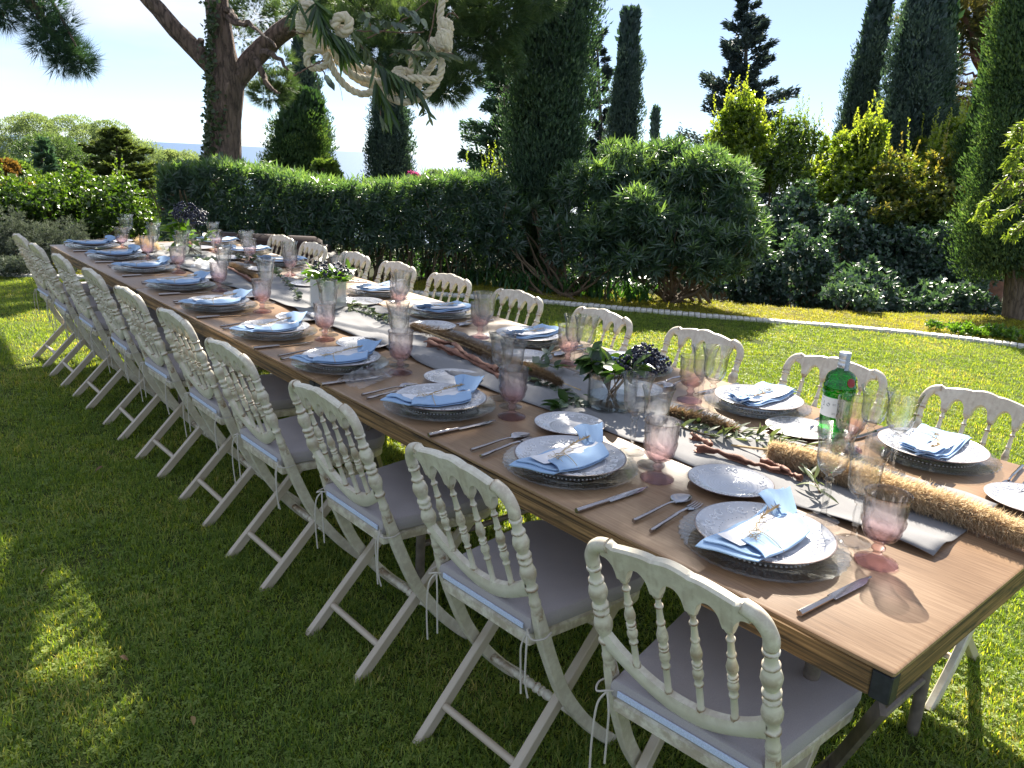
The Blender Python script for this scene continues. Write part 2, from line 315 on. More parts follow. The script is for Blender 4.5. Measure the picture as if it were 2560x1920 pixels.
def grass_mat(name, cols, dry, tcol=(2.2, 2.3, 0.9)):
    m, nd, lk, out = new_mat(name); a = nd.new('ShaderNodeAttribute'); a.attribute_name = 'var'; g = nd.new('ShaderNodeNewGeometry'); oi = nd.new('ShaderNodeObjectInfo')
    n = noise(nd, lk, 1.3, 3, g.outputs['Position'], 0.6)
    ad = nd.new('ShaderNodeMath'); ad.operation = 'MULTIPLY_ADD'; ad.inputs[1].default_value = 0.55; lk.new(a.outputs['Fac'], ad.inputs[0])
    b = nd.new('ShaderNodeMath'); b.operation = 'MULTIPLY'; b.inputs[1].default_value = 0.5; lk.new(n.outputs['Fac'], b.inputs[0]); lk.new(b.outputs[0], ad.inputs[2])
    r = ramp(nd, [(0.2, cols[0]), (0.5, cols[1]), (0.74, cols[2]), (0.80, dry)]); lk.new(ad.outputs[0], r.inputs['Fac'])
    p = nd.new('ShaderNodeBsdfPrincipled'); p.inputs['Roughness'].default_value = 0.5; p.inputs['Specular IOR Level'].default_value = 0.35; lk.new(r.outputs['Color'], p.inputs['Base Color'])
    t = nd.new('ShaderNodeBsdfTranslucent'); q = nd.new('ShaderNodeMix'); q.data_type = 'RGBA'; q.blend_type = 'MULTIPLY'; q.inputs['Factor'].default_value = 1
    lk.new(r.outputs['Color'], q.inputs['A']); q.inputs['B'].default_value = (*tcol, 1); lk.new(q.outputs['Result'], t.inputs['Color'])
    ms = nd.new('ShaderNodeMixShader'); ms.inputs[0].default_value = 0.5; lk.new(p.outputs[0], ms.inputs[1]); lk.new(t.outputs[0], ms.inputs[2]); lk.new(ms.outputs[0], out.inputs['Surface']); return m

MAT['paint'] = chair_paint(); MAT['paint_leg'] = chair_paint(False)
MAT['cushion'] = fabric('taupe_cushion_cloth', (0.37, 0.335, 0.335), 500)
MAT['zip'] = simple('pale_blue_zip', (0.55, 0.62, 0.80), 0.6, 300, 0.15)
MAT['tie'] = fabric('beige_tie', (0.55, 0.50, 0.44), 800)
MAT['top'] = wood_top(); MAT['edge_y'] = wood_edge(1); MAT['edge_x'] = wood_edge(0)
MAT['black_metal'] = simple('dark_steel_corner', (0.03, 0.032, 0.038), 0.55, 60, 0.4, metal=0.3)
MAT['grey_steel'] = simple('greyish_painted_steel', (0.16, 0.13, 0.105), 0.5, 30, 0.3, bmp=0.001)
MAT['plate'] = simple('glazed_white_stoneware', (0.50, 0.49, 0.51), 0.2, 25, 0.05, coat=0.4); MAT['relief'] = simple('paler_raised_scroll', (0.72, 0.71, 0.72), 0.2, 25, 0.04, coat=0.5)  # plate ground greyer, raised scrolls in a paler tone
MAT['rim'] = simple('bare_brown_glaze_edge', (0.16, 0.11, 0.10), 0.4, 60, 0.2)
MAT['charger'] = glass_mat('pale_green_glass', (0.98, 0.992, 0.986), 0.08, edge=0.80, refl=0.06)
MAT['goblet'] = glass_mat('pink_pressed_glass', (0.99, 0.865, 0.885), 0.30, wob=1.30, grad=(0.045, 0.112, (0.996, 0.978, 0.984)), edge=0.55, refl=0.018)
MAT['clear'] = glass_mat('clear_glass', (0.993, 0.996, 0.996), 0.15, wob=1.33, edge=0.55, refl=0.014)
MAT['vase_glass'] = glass_mat('vase_glass', (0.975, 0.985, 0.98), 0.0, edge=0.5)
MAT['water'] = glass_mat('water', (0.96, 0.975, 0.95), 0.4, wob=1.2, edge=0.8)
MAT['wrap'] = glass_mat('clear_plastic_wrap', (0.95, 0.955, 0.965), 0.0, edge=0.7, refl=0.12)
MAT['bottle'] = glass_mat('green_bottle_glass', (0.16, 0.74, 0.16), 0.3, wob=1.15, edge=0.35, refl=0.06)
MAT['napkin'] = fabric('pale_blue_linen', (0.36, 0.52, 0.74), 700, 0.1, trans=0.15)
MAT['runner'] = fabric('grey_linen_runner', (0.205, 0.20, 0.205), 600, 0.12)
MAT['card'] = simple('white_card', (0.78, 0.76, 0.78), 0.7, 20, 0.03)
MAT['white_cloth'] = fabric('white_cloth', (0.74, 0.73, 0.72), 600, 0.06)
MAT['steel'] = simple('polished_steel', (0.38, 0.345, 0.335), 0.13, 30, 0.1, metal=1.0)
MAT['twine'] = simple('dry_straw', (0.46, 0.33, 0.17), 0.8, 60, 0.3)
MAT['pampas'] = leaf_mat('pampas_plume', [(0.46, 0.345, 0.22), (0.64, 0.52, 0.36), (0.80, 0.69, 0.51)], 0.4, (1.3, 1.2, 1.0), 0.8, 0.2)
MAT['pampas_dark'] = leaf_mat('brown_plume', [(0.13, 0.085, 0.05), (0.23, 0.155, 0.09), (0.34, 0.25, 0.15)], 0.25, (1.3, 1.2, 1.0), 0.8, 0.2)
MAT['dry_bark'] = simple('peeled_red_bark', (0.25, 0.115, 0.075), 0.7, 14, 0.35, bmp=0.004, stretch=(3, 3, 3))
MAT['rope'] = simple('cream_cotton_rope', (0.64, 0.55, 0.39), 0.85, 45, 0.12, bmp=0.002)
MAT['olive'] = leaf_mat('olive_leaf', [(0.045, 0.062, 0.028), (0.085, 0.11, 0.05), (0.19, 0.215, 0.12)], 0.25, (1.8, 1.9, 0.9), 0.4)
MAT['dark_leaf'] = leaf_mat('dark_glossy_leaf', [(0.012, 0.03, 0.010), (0.028, 0.06, 0.018), (0.07, 0.12, 0.03)], 0.25, (2.4, 2.6, 0.9), 0.28)
MAT['bright_leaf'] = leaf_mat('fresh_green_leaf', [(0.03, 0.07, 0.012), (0.07, 0.14, 0.02), (0.13, 0.21, 0.03)], 0.4, (2.4, 2.6, 0.8), 0.3)
MAT['berry'] = simple('blue_black_berry', (0.012, 0.014, 0.035), 0.35, 60, 0.4)
MAT['stem'] = simple('brown_twig', (0.11, 0.075, 0.045), 0.8, 40, 0.35)
MAT['green_stem'] = simple('green_stem', (0.13, 0.17, 0.06), 0.6, 40, 0.3)
MAT['label'] = simple('white_paper_label', (0.72, 0.74, 0.72), 0.6, 20, 0.03)
MAT['ink'] = simple('dark_print', (0.04, 0.05, 0.05), 0.7, 20, 0.1)
MAT['red'] = simple('red_wax_seal', (0.22, 0.012, 0.012), 0.4, 40, 0.2)
MAT['silver'] = simple('silver_cap', (0.62, 0.63, 0.64), 0.32, 40, 0.1, metal=0.7)
MAT['pine_bark'] = bark('pine_bark', (0.035, 0.024, 0.019), (0.235, 0.16, 0.125))
MAT['grey_bark'] = bark('grey_brown_bark', (0.05, 0.038, 0.028), (0.20, 0.15, 0.11), (14, 14, 3), 0.01)
MAT['brick'] = simple('white_edging_brick', (0.62, 0.60, 0.56), 0.8, 35, 0.16, bmp=0.002)
MAT['sofa'] = fabric('dark_brown_cloth', (0.055, 0.036, 0.032), 120, 0.35)
MAT['wicker'] = simple('dark_wicker', (0.035, 0.024, 0.02), 0.6, 90, 0.4, bmp=0.003)
# ------------------------------------------------------------------ ground, hillside, sea
FW = RW[:2, 2] / np.linalg.norm(RW[:2, 2]); RT = np.array([FW[1], -FW[0]])    # level forward / right of the viewpoint
def ground_z(x, y):
    u = (x - CAM[0]) * FW[0] + (y - CAM[1]) * FW[1]; w = (x - CAM[0]) * RT[0] + (y - CAM[1]) * RT[1]
    s = 0.13 - 0.05 * np.clip(w / max(8.0, 1), 0, 1)
    z = -np.maximum(0, u - 13.5) * s - np.clip((u - 9.0) * 1.0, 0, 1.15) * np.clip((w - 1.7) / 1.0, 0, 1)
    return np.maximum(z, -90)
def terrain():
    us = np.concatenate([np.linspace(-16, 8, 13), np.linspace(8.5, 14, 12), np.linspace(16, 60, 23), np.linspace(70, 900, 40)])
    ws = np.concatenate([np.linspace(-900, -50, 22), np.linspace(-45, 45, 46), np.linspace(50, 900, 22)])
    U, Wd = np.meshgrid(us, ws, indexing='ij')
    X = CAM[0] + U * FW[0] + Wd * RT[0]; Y = CAM[1] + U * FW[1] + Wd * RT[1]
    Z = np.array([[float(ground_z(X[i, j], Y[i, j])) for j in range(X.shape[1])] for i in range(X.shape[0])])
    V = np.stack([X, Y, Z - 0.012], -1).reshape(-1, 3); n = len(ws)
    I = np.arange((len(us) - 1) * n).reshape(-1, n)[:, :-1].ravel(); F = np.stack([I, I + n, I + n + 1, I + 1], 1)
    o = link('ground', np_mesh('ground', V, F, True), ground_mat('dark_garden_soil', [(0.018, 0.022, 0.010), (0.035, 0.04, 0.018), (0.06, 0.06, 0.03)]))
    tag(o, kind='structure')
terrain()
def sea():
    m, nd, lk, out = new_mat('sea_water'); p = nd.new('ShaderNodeBsdfPrincipled'); p.inputs['Base Color'].default_value = (0.045, 0.10, 0.20, 1); p.inputs['Roughness'].default_value = 0.45; p.inputs['Specular IOR Level'].default_value = 0.3
    p.inputs['IOR'].default_value = 1.33; g = nd.new('ShaderNodeNewGeometry'); n = noise(nd, lk, 0.05, 4, g.outputs['Position']); lk.new(bump(nd, lk, n.outputs['Fac'], 2.0, 0.5), p.inputs['Normal']); lk.new(p.outputs[0], out.inputs['Surface'])
    N = 96; V = [(0, 0, -60)] + [(15000 * math.cos(2 * math.pi * i / N), 15000 * math.sin(2 * math.pi * i / N), -60) for i in range(N)]
    F = [(0, 1 + i, 1 + (i + 1) % N) for i in range(N)]
    tag(link('sea', np_mesh('sea', V, F), m), kind='structure')
sea()
# the garden edging line: white bricks on edge between the near lawn and the golden strip along the hedge
EDGE = [(-1.6, 11.2), (-0.6, 10.25), (0.2, 9.58), (0.92, 9.06), (2.1, 8.13), (3.3, 7.12), (4.41, 6.04), (5.13, 5.06), (5.6, 4.43), (6.1, 3.82), (6.57, 3.25), (6.92, 2.78), (7.2, 2.2), (7.42, 1.4), (7.5, 0.4)]
def resample(P, step):
    P = np.array(P, float); d = np.r_[0, np.cumsum(np.hypot(*np.diff(P, axis=0).T))]; s = np.arange(0, d[-1], step)
    # smooth by Catmull-like cubic through the points
    from_x = np.interp(s, d, P[:, 0]); from_y = np.interp(s, d, P[:, 1]); k = max(3, int(0.8 / step)) | 1
    pad = k // 2; ker = np.ones(k) / k
    sx = np.convolve(np.pad(from_x, pad, mode='edge'), ker, 'valid'); sy = np.convolve(np.pad(from_y, pad, mode='edge'), ker, 'valid')
    return np.stack([sx, sy], 1)
EP = resample(EDGE, 0.0615)
def offset_line(P, d):
    T = np.gradient(P, axis=0); T /= np.linalg.norm(T, axis=1)[:, None]; return P + np.stack([-T[:, 1], T[:, 0]], 1) * d   # + is to the left of travel (outward, towards the hedge)
def sheet(name, left, right, z, mat, cells=14, kind='structure'):
    k = np.linspace(0, 1, cells); V = []; n = len(left)
    for i in range(n):
        for t in k: V.append((*(left[i] * (1 - t) + right[i] * t), z))
    F = [(i * cells + j, i * cells + j + 1, (i + 1) * cells + j + 1, (i + 1) * cells + j) for i in range(n - 1) for j in range(cells - 1)]
    o = link(name, np_mesh(name, V, F), mat); tag(o, kind=kind); return o
E2 = resample(EDGE, 0.4)
out_edge = offset_line(E2, 2.6)
# near lawn: everything on the camera's side of the edging
lawn_l = offset_line(E2, -0.05)
lawn_r = np.array([(-5 + 9.5 * i / (len(E2) - 1), -3.2 + 0.0 * i) for i in range(len(E2))])
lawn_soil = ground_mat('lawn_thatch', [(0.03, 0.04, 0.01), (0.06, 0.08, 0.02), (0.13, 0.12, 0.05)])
sunlit_gold_soil = ground_mat('sunlit_gold_thatch', [(0.06, 0.06, 0.012), (0.12, 0.11, 0.025), (0.20, 0.15, 0.05)])  # yellow ground tone carries the sunlight falling on this strip
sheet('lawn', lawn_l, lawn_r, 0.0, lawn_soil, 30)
def resample_n(P, n):
    P = np.array(P, float); d = np.r_[0, np.cumsum(np.hypot(*np.diff(P, axis=0).T))]; t = np.linspace(0, d[-1], n); return np.stack([np.interp(t, d, P[:, 0]), np.interp(t, d, P[:, 1])], 1)
CREST = [(-1.0, 11.9), (1.9, 9.5), (2.9, 8.7), (4.14, 7.7), (5.2, 6.9), (6.0, 5.95), (6.50, 5.0), (6.95, 4.35), (7.55, 3.75), (8.3, 3.25), (9.1, 2.75), (9.4, 2.0), (9.4, 0.4)]
sheet('sunlit_gold_lawn', resample_n(CREST, len(E2)), offset_line(E2, 0.05), 0.0, sunlit_gold_soil, 10)

def tuft_geometry(nb, R, h0, h1, w, seed):
    r = np.random.default_rng(seed); V = []; F = []; var = []
    for i in range(nb):
        a = r.uniform(0, 6.283); d = R * math.sqrt(r.uniform()); b = np.array([d * math.cos(a), d * math.sin(a), -0.004]); th = r.uniform(0, 6.283)
        lean = r.uniform(0.35, 1.45); L = r.uniform(h0, h1); dr = np.array([math.cos(th), math.sin(th), 0]); sd = np.array([-math.sin(th), math.cos(th), 0]) * w * r.uniform(0.7, 1.3) / 2
        m = b + L * 0.5 * (dr * math.sin(lean * 0.55) + np.array([0, 0, math.cos(lean * 0.55)])); t = m + L * 0.5 * (dr * math.sin(lean) + np.array([0, 0, math.cos(lean)]))
        o = len(V); V += [b - sd, b + sd, m + sd * 0.8, m - sd * 0.8, t]; F += [(o, o + 1, o + 2), (o, o + 2, o + 3), (o + 3, o + 2, o + 4)]; var += [r.uniform(0, 1)] * 5
    for i in range(max(2, nb // 12)):                 # small broad clover-like leaves low in the turf
        a, d = r.uniform(0, 6.283), R * math.sqrt(r.uniform()); b = np.array([d * math.cos(a), d * math.sin(a), r.uniform(.006, .014)]); v_ = r.uniform(.55, .78)
        for k in range(3):
            th = a + k * 2.09; dr = np.array([math.cos(th), math.sin(th), .15]); sd = np.array([-math.sin(th), math.cos(th), 0]) * .004; o = len(V)
            V += [b, b + dr * .006 + sd, b + dr * .010, b + dr * .006 - sd]; F += [(o, o + 1, o + 2), (o, o + 2, o + 3)]; var += [v_] * 4
    return V, F, var
def grass_patch(name, surf_mesh_from, mat, dens_near, dens_far, d0, d1, seed, hs=(0.016, 0.040), R=0.065, nb=44, w=0.0029, label=None):
    """grass over a ground sheet: the object's own mesh is the sheet (scatter area) plus one tuft (what is scattered)"""
    sm = surf_mesh_from.data; V = [tuple(v.co) for v in sm.vertices]; F = []
    for p in sm.polygons:
        q = list(p.vertices); F += [(q[0], q[1], q[2]), (q[0], q[2], q[3])]
    nv = len(V); tv, tf, var = tuft_geometry(nb, R, hs[0], hs[1], w, seed)
    V += [tuple(x) for x in tv]; F2 = [tuple(nv + i for i in f) for f in tf]
    me = np_mesh(name, V, F + F2, False, {'var': [0.5] * nv + list(var)}); b = me.attributes.new('tuft', 'BOOLEAN', 'FACE')
    b.data.foreach_set('value', np.array([False] * len(F) + [True] * len(F2)))
    o = link(name, me, mat); tag(o, kind='stuff')
    if label: o['label'] = label
    ng = bpy.data.node_groups.new(name, 'GeometryNodeTree'); ng.interface.new_socket('Geometry', in_out='INPUT', socket_type='NodeSocketGeometry'); ng.interface.new_socket('Geometry', in_out='OUTPUT', socket_type='NodeSocketGeometry')
    N = ng.nodes; L = ng.links; gi = N.new('NodeGroupInput'); go = N.new('NodeGroupOutput')
    na = N.new('GeometryNodeInputNamedAttribute'); na.data_type = 'BOOLEAN'; na.inputs['Name'].default_value = 'tuft'
    sp = N.new('GeometryNodeSeparateGeometry'); sp.domain = 'FACE'; L.new(gi.outputs[0], sp.inputs['Geometry']); L.new(na.outputs['Attribute'], sp.inputs['Selection'])
    ds = N.new('GeometryNodeDistributePointsOnFaces'); ds.inputs['Seed'].default_value = seed; L.new(sp.outputs['Inverted'], ds.inputs['Mesh'])
    po = N.new('GeometryNodeInputPosition'); di = N.new('ShaderNodeVectorMath'); di.operation = 'DISTANCE'; di.inputs[1].default_value = (float(CAM[0]), float(CAM[1]), 0); L.new(po.outputs[0], di.inputs[0])
    mr = N.new('ShaderNodeMapRange'); mr.inputs['From Min'].default_value = d0; mr.inputs['From Max'].default_value = d1; mr.inputs['To Min'].default_value = dens_near; mr.inputs['To Max'].default_value = dens_far
    L.new(di.outputs['Value'], mr.inputs['Value']); L.new(mr.outputs['Result'], ds.inputs['Density'])
    ip = N.new('GeometryNodeInstanceOnPoints'); L.new(ds.outputs['Points'], ip.inputs['Points']); L.new(sp.outputs['Selection'], ip.inputs['Instance'])
    rv = N.new('FunctionNodeRandomValue'); rv.data_type = 'FLOAT_VECTOR'; rv.inputs[0].default_value = (-0.12, -0.12, 0); rv.inputs[1].default_value = (0.12, 0.12, 6.283)
    L.new(rv.outputs[0], ip.inputs['Rotation'])
    rs = N.new('FunctionNodeRandomValue'); rs.data_type = 'FLOAT'; rs.inputs[2].default_value = 0.7; rs.inputs[3].default_value = 1.25; L.new(rs.outputs[1], ip.inputs['Scale'])
    L.new(ip.outputs[0], go.inputs[0]); md = o.modifiers.new('scatter', 'NODES'); md.node_group = ng; return o
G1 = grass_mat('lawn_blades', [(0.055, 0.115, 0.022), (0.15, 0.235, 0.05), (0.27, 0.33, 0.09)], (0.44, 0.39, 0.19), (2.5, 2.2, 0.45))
G2 = grass_mat('sunlit_gold_blades', [(0.14, 0.19, 0.025), (0.27, 0.28, 0.04), (0.38, 0.34, 0.05)], (0.46, 0.36, 0.10), (2.1, 2.0, 0.6))  # same lawn, its sunlight put into yellower blade colours
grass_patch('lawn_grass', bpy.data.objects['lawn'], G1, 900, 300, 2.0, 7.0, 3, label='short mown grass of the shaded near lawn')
grass_patch('sunlit_gold_grass', bpy.data.objects['sunlit_gold_lawn'], G2, 420, 220, 4, 9, 5, label='short grass coloured sunlit yellow in the strip before the hedge')
# white edging bricks, each a piece of the kerb line
kerb = thing('brick_edging', 'line of white bricks set on edge between the two lawns', 'edging', (0, 0, 0))
bm = MB().box((0, 0, 0), (0.055, 0.11, 0.09), bev=0.004).mesh('brick'); bm.materials.append(MAT['brick'])
T = np.gradient(EP, axis=0)
for i, (p, t) in enumerate(zip(EP, T)):
    if i < 8: continue
    o = bpy.data.objects.new('brick', bm); COL.objects.link(o); o.parent = kerb
    o.location = (p[0], p[1], -0.012 + RNG.uniform(-0.003, 0.003)); o.rotation_euler = (RNG.uniform(-.02, .02), RNG.uniform(-.02, .02), math.atan2(t[1], t[0]) + RNG.uniform(-.03, .03))

# ------------------------------------------------------------------ foliage makers (numpy)
def unit(a): return a / np.maximum(np.linalg.norm(a, axis=-1, keepdims=True), 1e-9)
def rdir(n, g=None): g = g or RNG; return unit(g.normal(size=(n, 3)))
def leaves(P, D, N, L, W, fold=0.25, var=None, wide=0.45):
    """folded rhombus leaves: base P, direction D, face normal N"""
    P, D = np.asarray(P, float), unit(np.asarray(D, float)); S = unit(np.cross(D, N)); NN = np.cross(S, D); n = len(P)
    L = np.broadcast_to(L, n)[:, None]; W = np.broadcast_to(W, n)[:, None]
    mid = P + D * L * wide; a = mid + S * W / 2 + NN * W * fold; b = mid - S * W / 2 + NN * W * fold; t = P + D * L - NN * L * 0.06
    V = np.stack([P, a, t, b], 1).reshape(-1, 3); I = np.arange(n)[:, None] * 4
    F = np.concatenate([I + [0, 1, 2], I + [0, 2, 3]], 1).reshape(-1, 3)
    v = RNG.uniform(0, 1, n) if var is None else np.clip(var, 0, 1)
    return V, F, np.repeat(v, 4)
def join(parts):
    Vs, Fs, vs = [], [], []; o = 0
    for V, F, v in parts: Vs.append(V); Fs.append(F + o); vs.append(v); o += len(V)
    return np.concatenate(Vs), np.concatenate(Fs), np.concatenate(vs)
def foliage(name, parts, mat, parent, kind='stuff', label=None):
    V, F, v = join(parts) if isinstance(parts, list) else parts
    o = link(name, np_mesh(name, V, F, False, {'var': v}), mat, parent); o['kind'] = kind
    if label: o['label'] = label
    return o
def rosettes(C, A, k, L, W, spread=(0.5, 1.25), var=None, fold=0.15):
    """whorls of k long leaves around shoot tips C with axes A"""
    n = len(C); A = unit(A); u = unit(np.cross(A, rdir(n))); w = np.cross(A, u); out = []
    for j in range(k):
        th = 2 * math.pi * j / k + RNG.uniform(-.4, .4, n); inc = RNG.uniform(*spread, n)
        rad = u * np.cos(th)[:, None] + w * np.sin(th)[:, None]; D = A * np.cos(inc)[:, None] + rad * np.sin(inc)[:, None]
        D[:, 2] -= 0.12; Nn = A * np.sin(inc)[:, None] - rad * np.cos(inc)[:, None]
        base = C - A * RNG.uniform(0, L * 0.5, n)[:, None]
        vv = None if var is None else np.clip(var + RNG.uniform(-.2, .2, n), 0, 1)
        out.append(leaves(base, D, Nn, L * RNG.uniform(0.7, 1.15, n), W * RNG.uniform(0.8, 1.2, n), fold, vv))
    return join(out)
def needle_tufts(C, A, k, L, W, spread=1.1, var=None):
    """bunches of k thin needles (one long triangle each)"""
    n = len(C); A = unit(A); C2 = np.repeat(C, k, 0); A2 = np.repeat(A, k, 0); D = unit(A2 + rdir(n * k) * spread * RNG.uniform(0.3, 1, (n * k, 1)))
    S = unit(np.cross(D, rdir(n * k))) * W / 2; LL = L * RNG.uniform(0.6, 1.1, (n * k, 1))
    V = np.stack([C2 - S, C2 + S, C2 + D * LL], 1).reshape(-1, 3); F = np.arange(n * k * 3).reshape(-1, 3)
    v = RNG.uniform(0, 1, n) if var is None else var
    return V, F, np.repeat(np.clip(np.repeat(v, k) + RNG.uniform(-.2, .2, n * k), 0, 1), 3)
def limb_path(pts, seg=8, wob=0.0):
    P = [Vector(p) for p in pts]; out = []
    for i in range(len(P) - 1):
        p0, p1, p2, p3 = P[max(i - 1, 0)], P[i], P[i + 1], P[min(i + 2, len(P) - 1)]
        for s in range(seg):
            t = s / seg; q = 0.5 * ((2 * p1) + (p2 - p0) * t + (2 * p0 - 5 * p1 + 4 * p2 - p3) * t * t + (3 * p1 - p0 - 3 * p2 + p3) * t ** 3)
            out.append(q + Vector(RNG.normal(size=3) * wob))
    out.append(P[-1]); return out
def limb(mb, pts, r0, r1, n=8, seg=7, wob=0.0):
    p = limb_path(pts, seg, wob); mb.tube(p, [r0 + (r1 - r0) * i / (len(p) - 1) for i in range(len(p))], n)
    return p

# ------------------------------------------------------------------ cypresses
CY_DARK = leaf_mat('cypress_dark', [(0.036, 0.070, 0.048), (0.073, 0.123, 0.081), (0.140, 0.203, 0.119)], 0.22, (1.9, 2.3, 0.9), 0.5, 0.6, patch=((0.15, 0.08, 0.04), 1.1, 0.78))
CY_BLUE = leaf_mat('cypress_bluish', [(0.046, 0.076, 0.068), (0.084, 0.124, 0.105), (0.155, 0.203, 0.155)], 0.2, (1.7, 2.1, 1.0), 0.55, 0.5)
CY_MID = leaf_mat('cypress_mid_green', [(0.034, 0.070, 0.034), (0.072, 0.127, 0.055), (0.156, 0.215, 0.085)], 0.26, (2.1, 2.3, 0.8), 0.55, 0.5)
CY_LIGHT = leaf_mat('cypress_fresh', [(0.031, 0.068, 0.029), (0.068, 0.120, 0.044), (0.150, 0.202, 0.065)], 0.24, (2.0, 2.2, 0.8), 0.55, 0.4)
def cypress(label, base, top, rad, n, size, mat, lobes=9, trunk_r=0.1, clear=0.0, seed=1, cat='cypress tree', ragged=0.12, group='cypresses', tip=0.25):
    """base, top: points of the axis; rad(t): crown radius at height fraction t; flame-shaped plumes of upright sprays over a dark inside"""
    g = np.random.default_rng(seed); b, tp = np.array(base, float), np.array(top, float); ax = tp - b; H = np.linalg.norm(ax); axu = ax / H
    t_ = thing('cypress_tree', label, cat, b, 0, group); tp = tp - b; b = np.zeros(3)
    mb = MB(); limb(mb, [tuple(b - axu * 0.2), tuple(ax * 0.4), tuple(ax * 0.93)], trunk_r, trunk_r * 0.15, 9); link('trunk', mb.mesh('trunk'), MAT['grey_bark'], t_)
    # plumes: centre line start on the crown surface, each a spindle of sprays pointing up
    K = max(40, n // 170); tt = clear + (1 - clear) * (np.arange(K) + g.uniform(0, 1, K)) / K * 0.97
    tt = clear + (1 - clear) * (1 - np.sqrt(1 - (tt - clear) / (1 - clear) * 0.985)) if tip < 1 else tt
    an = g.uniform(0, 6.283, K); R0 = np.array([rad(float(q)) for q in tt]); lob = 1 + 0.13 * np.sin(lobes * 0.5 * an + 3 * tt) + g.normal(0, ragged, K)
    u = unit(np.cross(axu, [0.3, 1, 0.1])); w = np.cross(axu, u)
    per = n // K; kk = np.repeat(np.arange(K), per); s = g.uniform(0, 1, len(kk)); PH = H * (0.05 + 0.035 * g.uniform(0, 1, K))[kk] * 1.25
    swell = np.sin(np.pi * np.clip(s, 0.02, 1) ** 0.7); pr = (0.11 + 0.30 * R0[kk]) * swell * np.sqrt(g.uniform(0.15, 1, len(kk)))
    pa = g.uniform(0, 6.283, len(kk)); rr = R0[kk] * lob[kk] * (0.86 - 0.10 * s)
    rad_dir = u * np.cos(an[kk])[:, None] + w * np.sin(an[kk])[:, None]; tan_dir = np.cross(axu, rad_dir)
    P = b + axu * (tt[kk] * H + (s - 0.35) * PH)[:, None] + rad_dir * (rr + pr * np.cos(pa))[:, None] * 1.0 + tan_dir * (pr * np.sin(pa))[:, None]
    outw = rad_dir * np.cos(pa)[:, None] + tan_dir * np.sin(pa)[:, None]
    D = axu * 1.0 + rad_dir * 0.25 + outw * 0.55 + g.normal(0, 0.28, (len(kk), 3)); Nn = unit(outw + rad_dir * 0.4 + g.normal(0, 0.5, (len(kk), 3)))
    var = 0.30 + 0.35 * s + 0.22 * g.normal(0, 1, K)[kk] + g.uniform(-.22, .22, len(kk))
    hang = P - b; low = (hang @ axu) < clear * H * 0.8
    P = P[~low]; D = D[~low]; Nn = Nn[~low]; var = var[~low]
    parts = [leaves(P, D, Nn, size * g.uniform(0.6, 1.25, len(P)), size * 0.36 * g.uniform(0.7, 1.3, len(P)), 0.3, var)]
    ni = n // 6; ti = clear + (1 - clear) * g.uniform(0.01, 0.93, ni); ai = g.uniform(0, 6.283, ni); Ri = np.array([rad(float(q)) for q in ti]) * np.sqrt(g.uniform(0.05, 0.62, ni))
    Pi = b + axu * (ti * H)[:, None] + (u * np.cos(ai)[:, None] + w * np.sin(ai)[:, None]) * Ri[:, None]
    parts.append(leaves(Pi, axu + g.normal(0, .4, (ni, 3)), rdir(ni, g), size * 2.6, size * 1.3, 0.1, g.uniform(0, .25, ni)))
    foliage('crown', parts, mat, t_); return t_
def col(px_b, py_b, px_t, py_t, d, lift=0.0):
    b = at_d(px_b, py_b, d); t = at_d(px_t, py_t, d); zg = float(ground_z(b[0], b[1])); k = (t - b) / (t[2] - b[2]); b2 = b + k * (zg - b[2] + lift); return b2, t
def spind(R, pw=0.75, low=0.35):
    """slim column: widest low down, tapering to the tip"""
    return lambda t: R * (min(1, (t + 0.02) / low) ** 0.5 if t < low else (max(0.0, 1 - (t - low) / (1 - low)) ** pw)) + 0.02
MPX = lambda px, d: px * d / FPX
# tall cypress standing in the hedge, in the middle of the view
b = at_z(1345, 690, 0); dd = math.hypot(*(b - CAM)[:2]); t = at_d(1414, -560, dd)
cypress('tall broad dark cypress standing in the hedge beside the oleander bush', b, t, lambda q: MPX(.84, dd) * float(np.interp(q, [0, .03, .11, .19, .27, .39, .55, .75, 1], [26, 38, 58, 82, 95, 106, 112, 80, 5])), 76000, 0.066, CY_DARK, 11, 0.10, 0.0, 11, ragged=0.15)
bb, tt2 = col(738, 445, 762, 205, 19.0); cypress('short bushy cypress with several points, lit yellow-green on one flank', bb, tt2, lambda q: MPX(60, 19) * (1.0 if q < 0.80 else max(0.03, 1 - ((q - 0.80) / 0.20) ** 1.8) ** .8), 62000, 0.075, CY_LIGHT, 7, 0.1, 0, 12)
bb, tt2 = col(775, 445, 752, 60, 24.0); cypress('slim cypress rising behind the short bushy one', bb, tt2, lambda q: MPX(54, 24) * (1.0 if q < 0.45 else max(0.1, 1 - (q - 0.45) / 0.55 * 0.9) ** 0.8), 38000, 0.10, CY_BLUE, 7, 0.12, 0, 13)
bb, tt2 = col(978, 450, 972, 70, 20.0); cypress('grey-green cypress behind the low hedge and the hanging ropes', bb, tt2, lambda q: MPX(47, 20) * (1.0 if q < 0.5 else max(0.1, 1 - (q - 0.5) / 0.5 * 0.75) ** 0.8), 46000, 0.085, CY_BLUE, 7, 0.12, 0, 14)
bb, tt2 = col(1555, 400, 1580, -25, 22.0); cypress('tall straight cypress rising behind the oleander bush', bb, tt2, lambda q: MPX(40, 22) * (1.0 if q < 0.35 else 1 - (q - 0.35) / 0.65 * 0.5 if q < 0.93 else 0.35), 46000, 0.09, CY_BLUE, 5, 0.1, 0, 15, ragged=0.08)
bb, tt2 = col(1632, 400, 1642, 246, 40.0); cypress('small pointed cypress alone against the sky', bb, tt2, lambda q: MPX(20, 40) * max(0.06, 1 - q) ** 0.75, 9000, 0.14, CY_BLUE, 5, 0.1, 0, 16)
